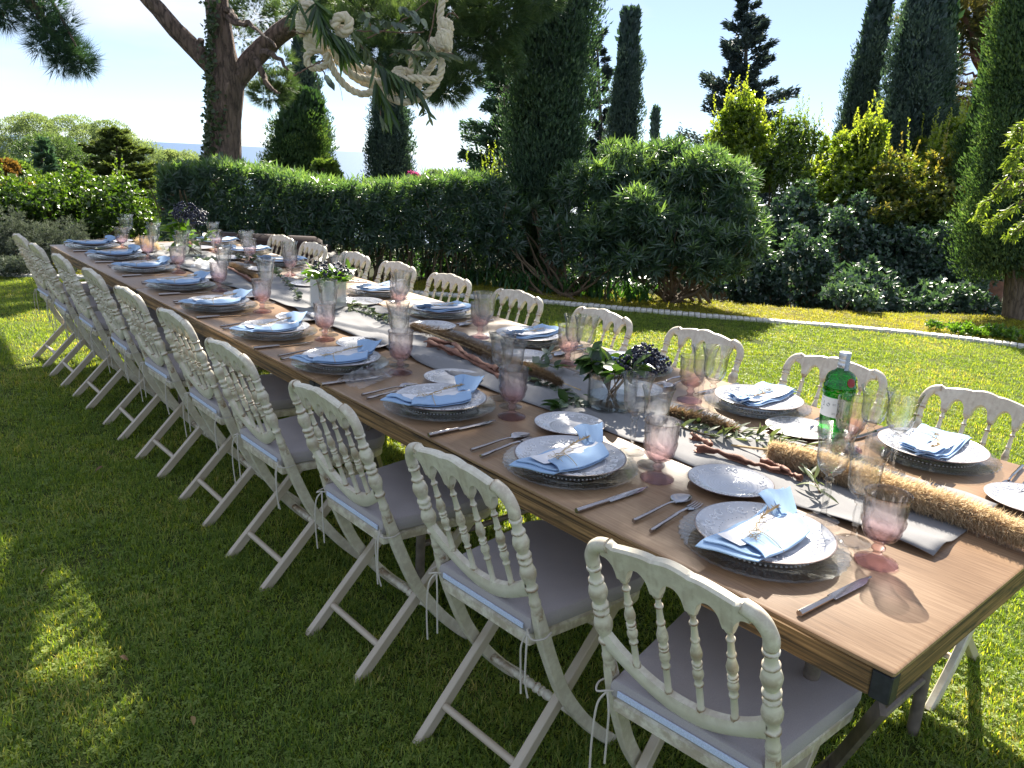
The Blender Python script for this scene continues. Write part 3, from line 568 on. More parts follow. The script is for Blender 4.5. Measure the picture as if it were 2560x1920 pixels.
bb, tt2 = col(2128, 400, 2222, -90, 20.0); cypress('leaning slender cypress with bare sky on both sides', bb, tt2, lambda q: MPX(50, 20) * (1 - 0.62 * q) + 0.02, 48000, 0.085, CY_BLUE, 6, 0.1, 0, 17, ragged=0.09)
bb, tt2 = col(2262, 410, 2335, -170, 17.0); cypress('broad bluish cypress between the leaning one and the brown-limbed pine', bb, tt2, lambda q: MPX(68, 17) * (1 - 0.45 * q) + 0.02, 62000, 0.08, CY_BLUE, 8, 0.1, 0, 18, ragged=0.09)
bb, tt2 = col(2325, 400, 2378, -170, 18.2); cypress('darker cypress half hidden behind the broad bluish one', bb, tt2, lambda q: MPX(42, 18) * (1 - 0.4 * q) + 0.02, 26000, 0.09, CY_DARK, 6, 0.1, 0, 19)
bb, tt2 = col(2425, 430, 2490, 60, 13.5); cypress('narrow green cypress tucked behind the bare-trunked one', bb, tt2, lambda q: MPX(52, 13.5) * max(0.05, 1 - q) ** 0.7, 28000, 0.06, CY_LIGHT, 6, 0.08, 0, 20)
b = at_z(2543, 795, 0); dd = math.hypot(*(b - CAM)[:2]); t = at_d(2588, -420, dd)
cyp = cypress('big cypress with bare lower trunk at the end of the shrub border', b, t, lambda q: MPX(.84, dd) * float(np.interp(q, [0, .095, .19, .325, .41, .57, .7, 1], [96, 116, 124, 100, 80, 70, 50, 5])), 80000, 0.055, CY_MID, 9, 0.17, 0.10, 21, ragged=0.15)
mb = MB()
for i in range(26):
    a = RNG.uniform(0, 6.28); z = RNG.uniform(0.55, 1.4); L = RNG.uniform(0.35, 0.65)
    mb.tube(limb_path([(0.1 * math.cos(a), 0.1 * math.sin(a), z), (L * .6 * math.cos(a), L * .6 * math.sin(a), z + RNG.uniform(-.12, .12)), (L * math.cos(a + .3), L * math.sin(a + .3), z + RNG.uniform(-.2, .25))], 4, 0.006), [0.012] * 8 + [0.004], 5)
link('bare_branch', mb.mesh('bare_branch'), MAT['stem'], cyp)['kind'] = 'stuff'

# ------------------------------------------------------------------ conifers with spreading branches
def conifer(name, label, cat, base, top, R, mat, n_br, sprays, size, seed, droop=-0.15, prof=None, group=None, flat=0.5, trunk_r=0.14):
    g = np.random.default_rng(seed); b, tp = np.array(base, float), np.array(top, float); ax = tp - b; H = np.linalg.norm(ax)
    t_ = thing(name, label, cat, b, 0, group); b0 = np.zeros(3)
    mb = MB(); limb(mb, [(0, 0, -0.3), tuple(ax * .5), tuple(ax)], trunk_r, 0.02, 8); parts = []
    for i in range(n_br):
        q = 0.04 + 0.96 * (i + g.uniform(0, 1)) / n_br; a = g.uniform(0, 6.283); L = R * (prof(q) if prof else (1 - q) ** 0.8 + 0.06) * g.uniform(0.65, 1.15)
        d = np.array([math.cos(a), math.sin(a), droop + 0.35 * q]); p0 = b0 + ax * q; p1 = p0 + unit(d) * L
        if L > 0.5: mb.tube([p0, p0 + (p1 - p0) * .5, p1], [0.03 * (1 - q) + 0.012, 0.018, 0.005], 4, cap=False)
        k = max(12, int(sprays * (0.25 + L / R))); s = g.uniform(0.12, 1, k) ** 0.75; side = np.array([-d[1], d[0], 0])
        P = p0 + (p1 - p0) * s[:, None] + side * (g.normal(0, 0.20, k) * L * (1.15 - s) * 0.7)[:, None]; P[:, 2] += g.normal(0, 0.06 * L * (1 - flat) + 0.02, k)
        D = unit(p1 - p0) * 0.8 + side * g.normal(0, .55, (k, 1)) + np.array([0, 0, 0.18]) + g.normal(0, .3, (k, 3))
        parts.append(leaves(P, D, np.array([0, 0, 1.0]) + g.normal(0, .5, (k, 3)), size * g.uniform(.6, 1.3, k), size * .42, 0.25, 0.35 + 0.4 * s * g.uniform(.4, 1.2) + g.uniform(-.25, .25, k)))
    link('trunk', mb.mesh('trunk'), MAT['grey_bark'], t_); foliage('crown', parts, mat, t_); return t_
FIR = leaf_mat('fir_needles', [(0.033, 0.048, 0.054), (0.065, 0.091, 0.098), (0.135, 0.168, 0.149)], 0.12, (1.4, 1.6, 1.0), 0.6, 0.2)
SPRUCE = leaf_mat('silver_green_spruce', [(0.038, 0.075, 0.052), (0.079, 0.140, 0.094), (0.176, 0.257, 0.164)], 0.2, (1.6, 2.0, 1.0), 0.55, 0.3)
CEDAR = leaf_mat('cedar_sprays', [(0.039, 0.065, 0.023), (0.085, 0.117, 0.042), (0.156, 0.182, 0.065)], 0.25, (1.9, 2.0, 0.8), 0.6, 0.25)
bb, tt2 = col(1858, 380, 1868, 12, 27.0)
conifer('fir_tree', 'dark ragged fir standing alone against the sky', 'fir tree', bb, tt2, MPX(205, 27), FIR, 170, 330, 0.17, 31, 0.05, lambda q: (0.35 + 0.65 * min(1, q / 0.22)) if q < 0.22 else (1.0 - (q - 0.22) / 0.78 * 0.80) * (0.8 + 0.3 * math.sin(q * 31)), None, 0.2, 0.2)
bb, tt2 = col(1252, 450, 1272, 100, 15.5)
conifer('spruce_tree', 'silver-green spruce partly hidden by the tall cypress in the hedge', 'spruce tree', bb, tt2, MPX(150, 15.5), SPRUCE, 110, 380, 0.09, 32, 0.02, lambda q: 1.05 - 0.72 * q, None, 0.3)
bb, tt2 = col(1505, 395, 1492, 88, 26.0)
conifer('fir_tree', 'dark fir squeezed between two tall cypresses', 'fir tree', bb, tt2, MPX(52, 26), FIR, 95, 190, 0.15, 33, 0.02, lambda q: 1.15 - 0.75 * q, None, 0.2)

# ------------------------------------------------------------------ pines
PINE = leaf_mat('pine_needles', [(0.040, 0.073, 0.035), (0.088, 0.138, 0.060), (0.163, 0.213, 0.088)], 0.28, (1.7, 1.9, 0.8), 0.5, 0.4)
PINE_COOL = leaf_mat('pine_needles_cool', [(0.027, 0.058, 0.044), (0.058, 0.105, 0.071), (0.102, 0.170, 0.085)], 0.25, (1.8, 2.2, 0.9), 0.5, 0.3)
PINE_FAR = leaf_mat('haze_pale_pine_needles', [(0.09, 0.125, 0.07), (0.165, 0.21, 0.11), (0.26, 0.30, 0.16)], 0.42, (1.7, 1.8, 0.9), 0.7, 0.3)  # paler than the near pine: distant haze and light put into the colour
def puff(c, r, n, k, L, W, up=0.5, g=RNG, squash=(1, 1, 0.6), shell=0.45):
    d = rdir(n, g); rr = (shell + (1 - shell) * g.uniform(0, 1, n) ** 0.5)[:, None]; C = np.array(c) + d * rr * r * np.array(squash)
    A = d + np.array([0, 0, up]); lump = 0.5 + 0.3 * np.sin(C @ np.array([9.0, 7.0, 8.0]) / max(r, .3)) + 0.25 * d[:, 2]
    return needle_tufts(C, A, k, L, W, 0.8, lump)
pine = thing('pine_tree', 'large forked pine with ivy on its trunk spreading over the table', 'pine tree', (0, 0, 0))
dP = 11.0
def pp(x, y, d=dP): return tuple(at_d(x, y, d))
gb = at_d(557, 440, dP); mb = MB()
tr = limb_path([(gb[0], gb[1], -0.1), (gb[0], gb[1], 0.5), pp(557, 420), pp(560, 300), pp(563, 215), pp(556, 120), pp(542, 10), pp(536, -150), pp(560, -420), pp(600, -700)], 6)
rad = np.interp(np.arange(len(tr)), [0, 6, 12, 18, 24, 30, 36, 42, 48, 54], [0.30, 0.25, 0.232, 0.205, 0.225, 0.150, 0.134, 0.125, 0.10, 0.06])
mb.tube(tr, list(rad), 16)
limb(mb, [pp(570, 225), pp(535, 172), pp(462, 98), pp(395, 25), pp(330, -60), pp(230, -220)], 0.125, 0.07, 12, 6, 0.004)
limb(mb, [pp(562, 235), pp(610, 172), pp(668, 112), pp(742, 55, 10.6), pp(860, 12, 10.2), pp(985, 2, 9.8), pp(1100, -30, 9.2), pp(1250, -90, 8.6)], 0.145, 0.075, 12, 6, 0.004)
for stub in [((500, 118), (503, 98)),]: mb.tube([pp(*stub[0]), pp(*stub[1], 10.95)], [0.045, 0.04], 8)
for pts in [[(655, 130, 10.7), (690, 140, 10.3), (720, 175, 10.0)], [(548, 30), (600, 60, 10.6), (640, 70, 10.2), (690, 120, 9.8)], [(742, 58, 10.6), (800, 90, 10.0), (870, 120, 9.4), (960, 170, 8.8)], [(1000, 2, 9.8), (1060, 80, 9.2), (1110, 170, 8.8)], [(1100, -30, 9.2), (1180, 60, 8.8), (1260, 120, 8.6)], [(640, 150, 10.8), (672, 215, 10.6), (700, 232, 10.4)], [(545, 20), (575, 30, 10.8), (600, 55, 10.6), (622, 52, 10.6)]]:
    limb(mb, [pp(*p) for p in pts], 0.045, 0.012, 6, 5, 0.012)
link('trunk', mb.mesh('trunk'), MAT['pine_bark'], pine)
# foliage that shows in the photograph: (x, y, distance, radius px, tufts)
parts = []
for x, y, d, r, n in [(640, 30, 10.4, 60, 150), (600, 90, 10.6, 45, 70), (575, 20, 10.9, 40, 50), (672, 235, 10.4, 42, 160), (700, 205, 10.4, 36, 110), (690, 150, 10.2, 40, 60), (625, 190, 10.6, 30, 45),
                      (790, 30, 9.8, 70, 170), (860, 85, 9.2, 75, 200), (930, 45, 9.4, 80, 220), (960, 130, 8.8, 70, 190), (1020, 80, 9.0, 85, 260), (1075, 150, 8.8, 70, 230), (1130, 60, 8.8, 95, 330), (1150, 190, 8.6, 48, 150), (1115, 222, 8.6, 45, 140), (1060, 215, 8.8, 45, 110),
                      (1215, 90, 8.6, 70, 240), (1240, 30, 8.6, 90, 280), (1255, 150, 8.6, 40, 110), (1165, 20, 8.8, 80, 240), (880, -20, 9.6, 90, 200), (1030, -30, 9.2, 90, 220), (1330, -10, 8.6, 70, 160), (820, 130, 9.4, 40, 60), (720, 40, 10.2, 55, 90)]:
    d = d + 1.9 * (x < 730); c = at_d(x, y, d); parts.append(puff(c, MPX(r, d), int(n * 1.5), 16, 0.15, 0.006, 0.35))
foliage('needles', parts, PINE, pine, label='dark hanging pine foliage over the ropes')
# high crown outside the frame: it casts the dappled shade on the table, the chairs and the near lawn
parts = []; mb = MB()
def shade(x, y, z, r, H, n=None):
    c = np.array([x, y, z]) + SDIR * ((H - z) / SDIR[2]); n = n or int(230 * r * r + 60); parts.append(puff(c, r, n, 18, 0.19, 0.016, 0.5, RNG, (1, 1, 0.35), 0.0)); return c
SHADE = [(.1, 1.25, .76, .36, 5.0), (.5, 1.55, .76, .45, 5.3), (.3, 1.95, .76, .36, 4.9), (-.2, .95, .76, .26, 5.2), (-.2, 1.5, .76, .32, 5.0), (-.15, 2.05, .76, .32, 5.3), (.9, 1.95, .76, .34, 5.2), (.95, 1.4, .76, .26, 5.4), (1.0, 2.55, .76, .28, 5.1),
         (.15, 3.7, .76, .32, 5.2), (.6, 3.8, .76, .34, 5.4), (1.0, 4.45, .76, .28, 5.2), (.25, .62, .76, .16, 5.3), (-1.05, 3.55, 0, .45, 5.0), (-1.15, 4.15, 0, .55, 5.2), (-.70, .60, 0, .36, 5.1), (-1.5, 1.0, 0, .4, 5.3), (-1.1, .2, 0, .6, 5.0), (-1.7, 3.3, 0, .45, 5.4),
         (-.70, 3.15, 0, .28, 5.2), (-.1, 8.1, 0, .6, 5.5), (-.5, 7.4, 0, .5, 5.3), (.35, 8.6, 0, .6, 5.4), (-2.0, .6, 0, .8, 5.2), (-2.3, 3.9, 0, .8, 5.4), (-.55, 4.3, 0, .25, 5.1)]
cs = [shade(*q) for q in SHADE]
hub = [at_d(540, -120, dP), at_d(548, -300, dP)]
for i, c in enumerate(cs):
    s0 = hub[i % 2]; mid = s0 * .45 + c * .55 + np.array([0, 0, 0.35]); limb(mb, [s0, mid, c], 0.045, 0.012, 5, 4, 0.02)
limb(mb, [hub[0], (3.2, 6.6, 4.3), (1.6, 3.7, 3.35), (0.35, 2.15, 2.95), (-0.5, 1.2, 3.0)], 0.10, 0.035, 8, 6, 0.01)
link('branch', mb.mesh('branch'), MAT['pine_bark'], pine)
foliage('crown', parts, PINE, pine, label='high spreading crown above the picture')
# ivy climbing the trunk
n = 650; q = RNG.uniform(0, 1, n) ** 1.4; yy = 430 - q * 430; xx = np.where(RNG.uniform(0, 1, n) < 0.8, 524 + RNG.normal(0, 7, n) - (q > .45) * 2 + 4 * (q > .75), 551 + RNG.normal(0, 9, n)); 
xx = np.where((q > .5) & (xx > 540), 526 + RNG.normal(0, 5, n), xx); xx = xx - (1 - q) ** 3 * RNG.uniform(0, 12, n)
P = np.array([at_d(a, b_, dP - 0.20 - 0.03 * RNG.uniform()) for a, b_ in zip(xx, yy)]); 
foliage('ivy', leaves(P, rdir(n) + np.array([0, 0, -0.3]), -FW[0] * 0 + np.tile(np.array([-FW[0], -FW[1], 0.3]), (n, 1)) + RNG.normal(0, .5, (n, 3)), 0.06 * RNG.uniform(.6, 1.2, n), 0.055 * RNG.uniform(.6, 1.2, n), 0.15, None, 0.35), leaf_mat('ivy_leaf', [(0.03, 0.05, 0.02), (0.06, 0.09, 0.035), (0.11, 0.14, 0.06)], .2, (1.8, 2, .8), .4), pine, label='ivy creeping up the shaded side of the trunk')
# pine beyond the frame whose low bough reaches into the corner of the sky
p2 = thing('pine_tree', 'low pine bough with long bluish needles hanging into the sky corner', 'pine tree', (0, 0, 0))
tb = at_d(-620, 500, 6.0); mb = MB(); limb(mb, [(tb[0], tb[1], -0.1), (tb[0] + .1, tb[1], 2.5), (tb[0], tb[1] + .1, 6.0)], 0.2, 0.1, 10)
link('trunk', mb.mesh('trunk'), MAT['pine_bark'], p2)
mb = MB(); dB = 5.0
limb(mb, [(tb[0], tb[1], 3.2), at_d(-300, -250, 5.6), at_d(-40, -90, dB), at_d(70, 0, dB), at_d(130, 70, dB), at_d(175, 135, dB)], 0.07, 0.006, 7, 6, 0.01)
limb(mb, [at_d(-60, -100, dB), at_d(-20, -10, dB), at_d(10, 40, dB)], 0.02, 0.005, 5); limb(mb, [at_d(60, -10, dB), at_d(110, -20, dB), at_d(150, 40, dB), at_d(190, 115, 4.9)], 0.015, 0.004, 5)
link('branch', mb.mesh('branch'), MAT['pine_bark'], p2)
parts = []
for x, y, r, n in [(170, 130, 32, 46), (195, 145, 30, 40), (140, 100, 34, 46), (110, 65, 34, 40), (90, 25, 34, 26), (60, -5, 34, 20), (205, 160, 20, 18), (150, 150, 26, 22), (125, 20, 30, 18), (160, 60, 26, 14), (5, 20, 26, 30), (15, 45, 18, 16), (-25, -10, 40, 40), (100, 110, 22, 14)]:
    parts.append(puff(at_d(x, y, dB), MPX(r, dB), n * 3, 11, 0.085, 0.0026, 0.25, RNG, (1, 1, 1), 0.1))
foliage('needles', parts, PINE_COOL, p2)

# pine with reddish limbs on the far side
pr = thing('pine_tree', 'pine with reddish bare limbs between the cypresses', 'pine tree', (0, 0, 0)); dR = 21.0; mb = MB()
b = at_d(2545, 430, dR); zg = float(ground_z(b[0], b[1]))
limb(mb, [(b[0], b[1], zg - .2), tuple(b), at_d(2500, 220, dR), at_d(2462, 170, dR), at_d(2440, 110, dR), at_d(2460, -60, dR)], 0.22, 0.10, 10)
for p in [[(2462, 170), (2430, 135), (2395, 140)], [(2520, 290), (2440, 215), (2385, 215)], [(2500, 225), (2450, 190), (2400, 185)], [(2530, 320), (2440, 270), (2390, 300)], [(2515, 260), (2450, 240), (2380, 250)], [(2450, 140), (2475, 60), (2500, 0)], [(2440, 110), (2410, 40), (2380, 10)], [(2500, 230), (2470, 130), (2480, 80)]]:
    limb(mb, [at_d(x, y, dR - .3) for x, y in p], 0.06, 0.015, 6, 5, 0.02)
link('trunk', mb.mesh('trunk'), simple('reddish_pine_bark', (0.20, 0.095, 0.06), 0.8, 10, 0.3), pr); parts = []
for x, y, r, n in [(2400, 60, 60, 220), (2470, 30, 60, 220), (2370, 110, 45, 130), (2500, 80, 50, 150), (2440, 85, 40, 80), (2530, 30, 60, 150), (2370, 170, 35, 80), (2370, 240, 34, 70), (2400, 290, 34, 80), (2430, 300, 36, 90), (2350, 290, 26, 50), (2460, 250, 30, 40), (2380, 20, 50, 130), (2420, -40, 90, 250), (2260, 60, 18, 40), (2480, 310, 30, 60), (2420, 230, 24, 26)]:
    parts.append(puff(at_d(x, y, dR + RNG.uniform(-.6, .6)), MPX(r, dR), n, 14, 0.26, 0.018, 0.4, RNG, (1, 1, .8), .2))
foliage('needles', parts, leaf_mat('warm_pine_needles', [(0.049, 0.063, 0.020), (0.119, 0.126, 0.042), (0.210, 0.182, 0.070)], .3, (1.9, 1.7, .7)), pr)

# ------------------------------------------------------------------ wooded slope falling to the sea
def canopy_tree(label, px, py_top, d, rpx, mat, n, seed, name='pine_tree', cat='pine tree', hgt=0.95, size=0.17, lumps=44, group='trees on the slope above the sea'):
    g = np.random.default_rng(seed); R = MPX(rpx, d); t = at_d(px, py_top, d); zg = float(ground_z(t[0], t[1])); c = np.array([t[0], t[1], t[2] - R * hgt])
    o = thing(name, label, cat, (t[0], t[1], zg), 0, group); off = np.array([t[0], t[1], zg]); mb = MB(); zc = c[2] - zg
    limb(mb, [(0, 0, -.3), (0.1, 0, zc * .5), (0, .1, zc)], 0.16 + R * .03, 0.08, 7)
    for k in range(5): a = g.uniform(0, 6.28); limb(mb, [(0, 0, zc * .6), (R * .4 * math.cos(a), R * .4 * math.sin(a), zc), (R * .75 * math.cos(a), R * .75 * math.sin(a), zc + R * .15)], 0.07, 0.02, 5)
    link('trunk', mb.mesh('trunk'), MAT['grey_bark'], o); parts = []
    for k in range(lumps):
        a = g.uniform(0, 6.283); e = g.uniform(-0.9, 1) ; rr = R * math.sqrt(max(0, 1 - max(0, e) ** 2)) * g.uniform(.35, .85) if e > 0 else R * g.uniform(.4, .9)
        lc = c - off + np.array([rr * math.cos(a), rr * math.sin(a), e * R * hgt * .85]); lr = R * g.uniform(.26, .42); m = n // lumps; d_ = rdir(m, g); d_[:, 2] = np.abs(d_[:, 2]) * 1.1 - .45
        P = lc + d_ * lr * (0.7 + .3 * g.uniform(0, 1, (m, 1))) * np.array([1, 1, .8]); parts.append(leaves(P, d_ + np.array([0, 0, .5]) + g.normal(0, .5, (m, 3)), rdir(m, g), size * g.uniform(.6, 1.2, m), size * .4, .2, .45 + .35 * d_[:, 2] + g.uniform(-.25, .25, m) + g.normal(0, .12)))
    foliage('crown', parts, mat, o); return o
FARB = leaf_mat('slope_bush', [(0.045, 0.083, 0.021), (0.105, 0.165, 0.042), (0.195, 0.255, 0.068)], .35, (2, 2.1, .8), .6)
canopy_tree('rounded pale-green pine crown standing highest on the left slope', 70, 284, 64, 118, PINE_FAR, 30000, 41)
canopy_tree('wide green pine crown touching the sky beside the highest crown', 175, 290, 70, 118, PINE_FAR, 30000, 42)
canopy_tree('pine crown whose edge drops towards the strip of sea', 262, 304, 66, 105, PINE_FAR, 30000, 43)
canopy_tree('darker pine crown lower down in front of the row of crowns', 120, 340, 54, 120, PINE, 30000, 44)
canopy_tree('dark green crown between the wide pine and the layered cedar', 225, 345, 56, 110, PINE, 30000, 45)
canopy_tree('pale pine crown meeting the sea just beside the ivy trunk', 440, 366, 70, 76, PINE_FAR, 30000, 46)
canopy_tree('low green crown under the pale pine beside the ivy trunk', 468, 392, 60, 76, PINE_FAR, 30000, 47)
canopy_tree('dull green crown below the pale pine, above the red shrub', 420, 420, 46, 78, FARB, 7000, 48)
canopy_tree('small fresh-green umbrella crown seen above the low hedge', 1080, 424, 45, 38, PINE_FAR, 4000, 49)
canopy_tree('round leafy bush behind the short bushy cypress', 818, 402, 17, 26, FARB, 3000, 50, 'bush', 'bush', 0.9, 0.13, 10, 'bushes behind the hedge')
canopy_tree('bush with yellowing leaves at the edge of the slope', 6, 405, 30, 44, leaf_mat('yellowing_leaves', [(0.10, 0.06, 0.015), (0.20, 0.11, 0.03), (0.26, 0.18, 0.05)], .35, (1.6, 1.5, .8)), 4000, 51, 'bush', 'bush', 0.9, 0.16, 10, 'bushes behind the hedge')
canopy_tree('grey-green bush below the dark pine crown', 60, 392, 34, 60, FARB, 5000, 52, 'bush', 'bush', 0.8, 0.2, 12, 'bushes behind the hedge')
canopy_tree('pinkish red shrub beside the low hedge', 428, 492, 18, 26, leaf_mat('reddish_leaves', [(0.10, 0.035, 0.03), (0.19, 0.085, 0.06), (0.24, 0.15, 0.09)], .3, (1.5, 1.3, 1)), 3000, 53, 'shrub', 'shrub', 0.9, 0.1, 10, 'bushes behind the hedge')
canopy_tree('green bush filling the gap behind the red shrub', 470, 455, 24, 50, FARB, 4000, 54, 'bush', 'bush', 0.8, 0.14, 12, 'bushes behind the hedge')
canopy_tree('pink flowering bougainvillea tip beside the grey-green cypress', 1030, 428, 17, 15, leaf_mat('magenta_bracts', [(0.30, 0.03, 0.12), (0.45, 0.06, 0.22), (0.12, 0.16, 0.04)], .4, (1.4, 1.2, 1.4)), 500, 55, 'bougainvillea', 'flowering shrub', 0.9, 0.07, 6, None)
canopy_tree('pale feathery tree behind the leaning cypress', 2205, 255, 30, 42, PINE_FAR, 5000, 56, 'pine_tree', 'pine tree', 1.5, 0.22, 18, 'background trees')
canopy_tree('bluish far trees under the brown-limbed pine', 2400, 330, 60, 60, CY_BLUE, 4000, 57, 'broadleaf_tree', 'tree', 0.8, 0.4, 12, 'background trees')
bb, tt2 = col(105, 470, 104, 352, 38.0); conifer('conifer_tree', 'young dark conifer on the slope above the bright bush', 'conifer', bb, tt2, MPX(62, 38), SPRUCE, 60, 120, 0.26, 61, 0.1, None, 'trees on the slope above the sea')
def layered(q): return (1 - q) ** 0.6 * (0.75 + 0.45 * (math.sin(q * 34) > 0))
bb, tt2 = col(315, 560, 286, 326, 40.0); conifer('cedar_tree', 'layered cedar with flat tiers of branches on the slope', 'cedar tree', bb, tt2, MPX(135, 40), CEDAR, 150, 330, 0.20, 62, -0.05, layered, 'trees on the slope above the sea', 0.95)

# ------------------------------------------------------------------ the oleander hedge behind the table
OLE = leaf_mat('oleander_leaf', [(0.034, 0.067, 0.050), (0.067, 0.118, 0.084), (0.140, 0.203, 0.105)], 0.36, (2.6, 2.8, 0.7), 0.36, 1.0)
SHR = leaf_mat('glossy_shrub_leaf', [(0.035, 0.070, 0.018), (0.085, 0.14, 0.03), (0.17, 0.22, 0.05)], 0.42, (2.3, 2.3, 0.65), 0.30, 0.8)
YEL = leaf_mat('yellow_green_shrub_leaf', [(0.06, 0.10, 0.02), (0.13, 0.19, 0.035), (0.24, 0.28, 0.06)], 0.5, (2.3, 2.3, 0.65), 0.30, 0.8)
SHADY = leaf_mat('shade_toned_shrub_leaf', [(0.036, 0.070, 0.059), (0.067, 0.119, 0.092), (0.126, 0.189, 0.126)], 0.2, (2.2, 2.5, 0.8), 0.38, 1.0)  # darker, bluer leaf colour carries the shade along the border
HL = np.array([(1.62, 8.95), (2.5, 8.32), (3.4, 7.66), (4.2, 7.10), (4.95, 6.72)])
def hedge():
    t_ = thing('oleander_hedge', 'clipped low oleander hedge with long dark leaves behind the table', 'hedge', (0, 0, 0))
    P = resample(HL, 0.05); T = np.gradient(P, axis=0); T /= np.linalg.norm(T, axis=1)[:, None]; Nn = np.stack([-T[:, 1], T[:, 0]], 1); 
    if Nn[0] @ FW < 0: Nn = -Nn
    mb = MB(); n = 2900; i = RNG.integers(0, len(P), n); v = RNG.uniform(0, 1, n); face = RNG.choice(3, n, p=[.5, .38, .12]); dep = np.where(face == 0, RNG.uniform(-.05, .10, n), np.where(face == 1, RNG.uniform(0, 1.0, n), RNG.uniform(.9, 1.0, n)))
    top = 1.13 + 0.08 * np.sin(i * 0.11) + RNG.normal(0, .035, n); z = np.where(face == 1, top, 0.42 + (top - 0.42) * v ** 0.8)
    C = np.stack([P[i, 0] + Nn[i, 0] * dep, P[i, 1] + Nn[i, 1] * dep, z], 1); A = np.stack([-Nn[i, 0] * (face == 0) * .9, -Nn[i, 1] * (face == 0) * .9, 0.35 + 1.0 * (face == 1)], 1) + RNG.normal(0, .4, (n, 3))
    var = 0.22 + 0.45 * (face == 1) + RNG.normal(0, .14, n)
    parts = [rosettes(C, A, 9, 0.12, 0.019, (0.35, 1.2), var)]
    m = 2600; i = RNG.integers(0, len(P), m); C = np.stack([P[i, 0], P[i, 1], RNG.uniform(.15, 1.0, m)], 1); dep = RNG.uniform(.15, .9, m)[:, None]; C[:, :2] += Nn[i] * dep
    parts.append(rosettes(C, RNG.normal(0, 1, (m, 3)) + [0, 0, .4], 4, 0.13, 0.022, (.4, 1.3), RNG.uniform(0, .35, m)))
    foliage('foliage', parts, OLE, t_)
    for k in range(150):
        j = RNG.integers(0, len(P)); d = RNG.uniform(.1, .8); b = np.array([*(P[j] + Nn[j] * d), 0]); ln = RNG.normal(0, .14, 2)
        limb(mb, [b, b + np.array([ln[0] * .5, ln[1] * .5, .45]), b + np.array([ln[0] * 1.4, ln[1] * 1.4, .98])], RNG.uniform(.008, .018), .005, 5, 3, .006)
    link('stems', mb.mesh('stems'), MAT['stem'], t_)['kind'] = 'stuff'
hedge()
def shrub(name, label, cat, lobes, mat, L, W, n_ros, k, seed, base=None, stems=0, spread=(.4, 1.25), group=None, bias=0.0, stem_h=0.6, inner=0.45, smat=None, shoots=None):
    """lobes: list of (centre, radii) ellipsoids that make up the crown"""
    g = np.random.default_rng(seed); sub = []
    for c_, r_ in lobes:
        sub.append((c_, r_ * .86))
        for q in range(9):
            d_ = rdir(1, g)[0]; d_[2] = d_[2] * .8 + .15; f_ = g.uniform(.22, .42); sub.append((c_ + d_ * r_ * g.uniform(.72, 1.02), r_ * f_ * np.array([1, 1, g.uniform(.9, 1.7)])))
    lobes = sub
    c0 = np.mean([l[0] for l in lobes], 0); b = np.array([c0[0], c0[1], float(ground_z(c0[0], c0[1]))]) if base is None else np.array(base, float)
    t_ = thing(name, label, cat, b, 0, group); vol = np.array([np.prod(l[1]) ** (2 / 3) for l in lobes]); pick = g.choice(len(lobes), n_ros, p=vol / vol.sum()); d = rdir(n_ros, g)
    ce = np.array([l[0] for l in lobes])[pick] - b; ra = np.array([l[1] for l in lobes])[pick]; C = ce + d * ra * g.uniform(.80, 1.06, (n_ros, 1)); up = d[:, 2]
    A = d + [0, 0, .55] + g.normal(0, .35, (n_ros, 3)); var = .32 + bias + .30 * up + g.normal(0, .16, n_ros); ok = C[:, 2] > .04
    parts = [rosettes(C[ok], A[ok], k, L, W, spread, var[ok])]
    m = int(n_ros * inner); pick = g.choice(len(lobes), m, p=vol / vol.sum()); d = rdir(m, g); C = np.array([l[0] for l in lobes])[pick] - b + d * np.array([l[1] for l in lobes])[pick] * g.uniform(.2, .8, (m, 1)); ok = C[:, 2] > .04
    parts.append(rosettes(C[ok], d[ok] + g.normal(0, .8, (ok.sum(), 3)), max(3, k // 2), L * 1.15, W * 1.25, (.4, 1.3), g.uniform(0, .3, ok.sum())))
    ns = (34 if name == 'laurel_shrub' else 14 if name in ('photinia_shrub', 'pittosporum_bush') else 0) if shoots is None else shoots
    if ns:                                           # young upright shoots that break the outline
        q = g.integers(0, len(lobes), ns); c_ = np.array([lobes[i][0] for i in q]) - b; r_ = np.array([lobes[i][1] for i in q]); a_ = g.uniform(0, 6.283, ns); rr = g.uniform(0, .75, ns)
        s0 = c_ + np.stack([r_[:, 0] * rr * np.cos(a_), r_[:, 1] * rr * np.sin(a_), r_[:, 2] * np.sqrt(1 - rr ** 2) * .9], 1); ln = g.uniform(.18, .55, ns) * (L / .07) ** .35; le = np.stack([g.normal(0, .14, ns), g.normal(0, .14, ns), np.ones(ns)], 1)
        m = 16; f = np.tile(np.linspace(.05, 1, m), ns); k_ = np.repeat(np.arange(ns), m); P = s0[k_] + le[k_] * (ln[k_] * f)[:, None]
        D = le[k_] * .7 + rdir(len(P), g) * .8; D[:, 2] += .25; parts.append(leaves(P, D, rdir(len(P), g), L * g.uniform(.6, 1.05, len(P)) * (1.1 - .4 * f), W * .9, .2, np.clip(.55 + .45 * f + bias + g.uniform(-.15, .15, len(P)), 0, 1)))
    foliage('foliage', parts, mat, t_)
    if stems:
        mb = MB()
        for q in range(stems):
            l = lobes[g.integers(0, len(lobes))]; e = np.array(l[0]) - b + rdir(1, g)[0] * np.array(l[1]) * .6; s0 = np.array([g.normal(0, .16), g.normal(0, .16), -.03]); mid = s0 * .5 + e * .5 + np.array([0, 0, -.12 + g.normal(0, .05)]); limb(mb, [s0, mid, e], g.uniform(.012, .030), .006, 6, 5, .01)
        link('stems', mb.mesh('stems'), smat or MAT['stem'], t_)['kind'] = 'stuff'
    return t_
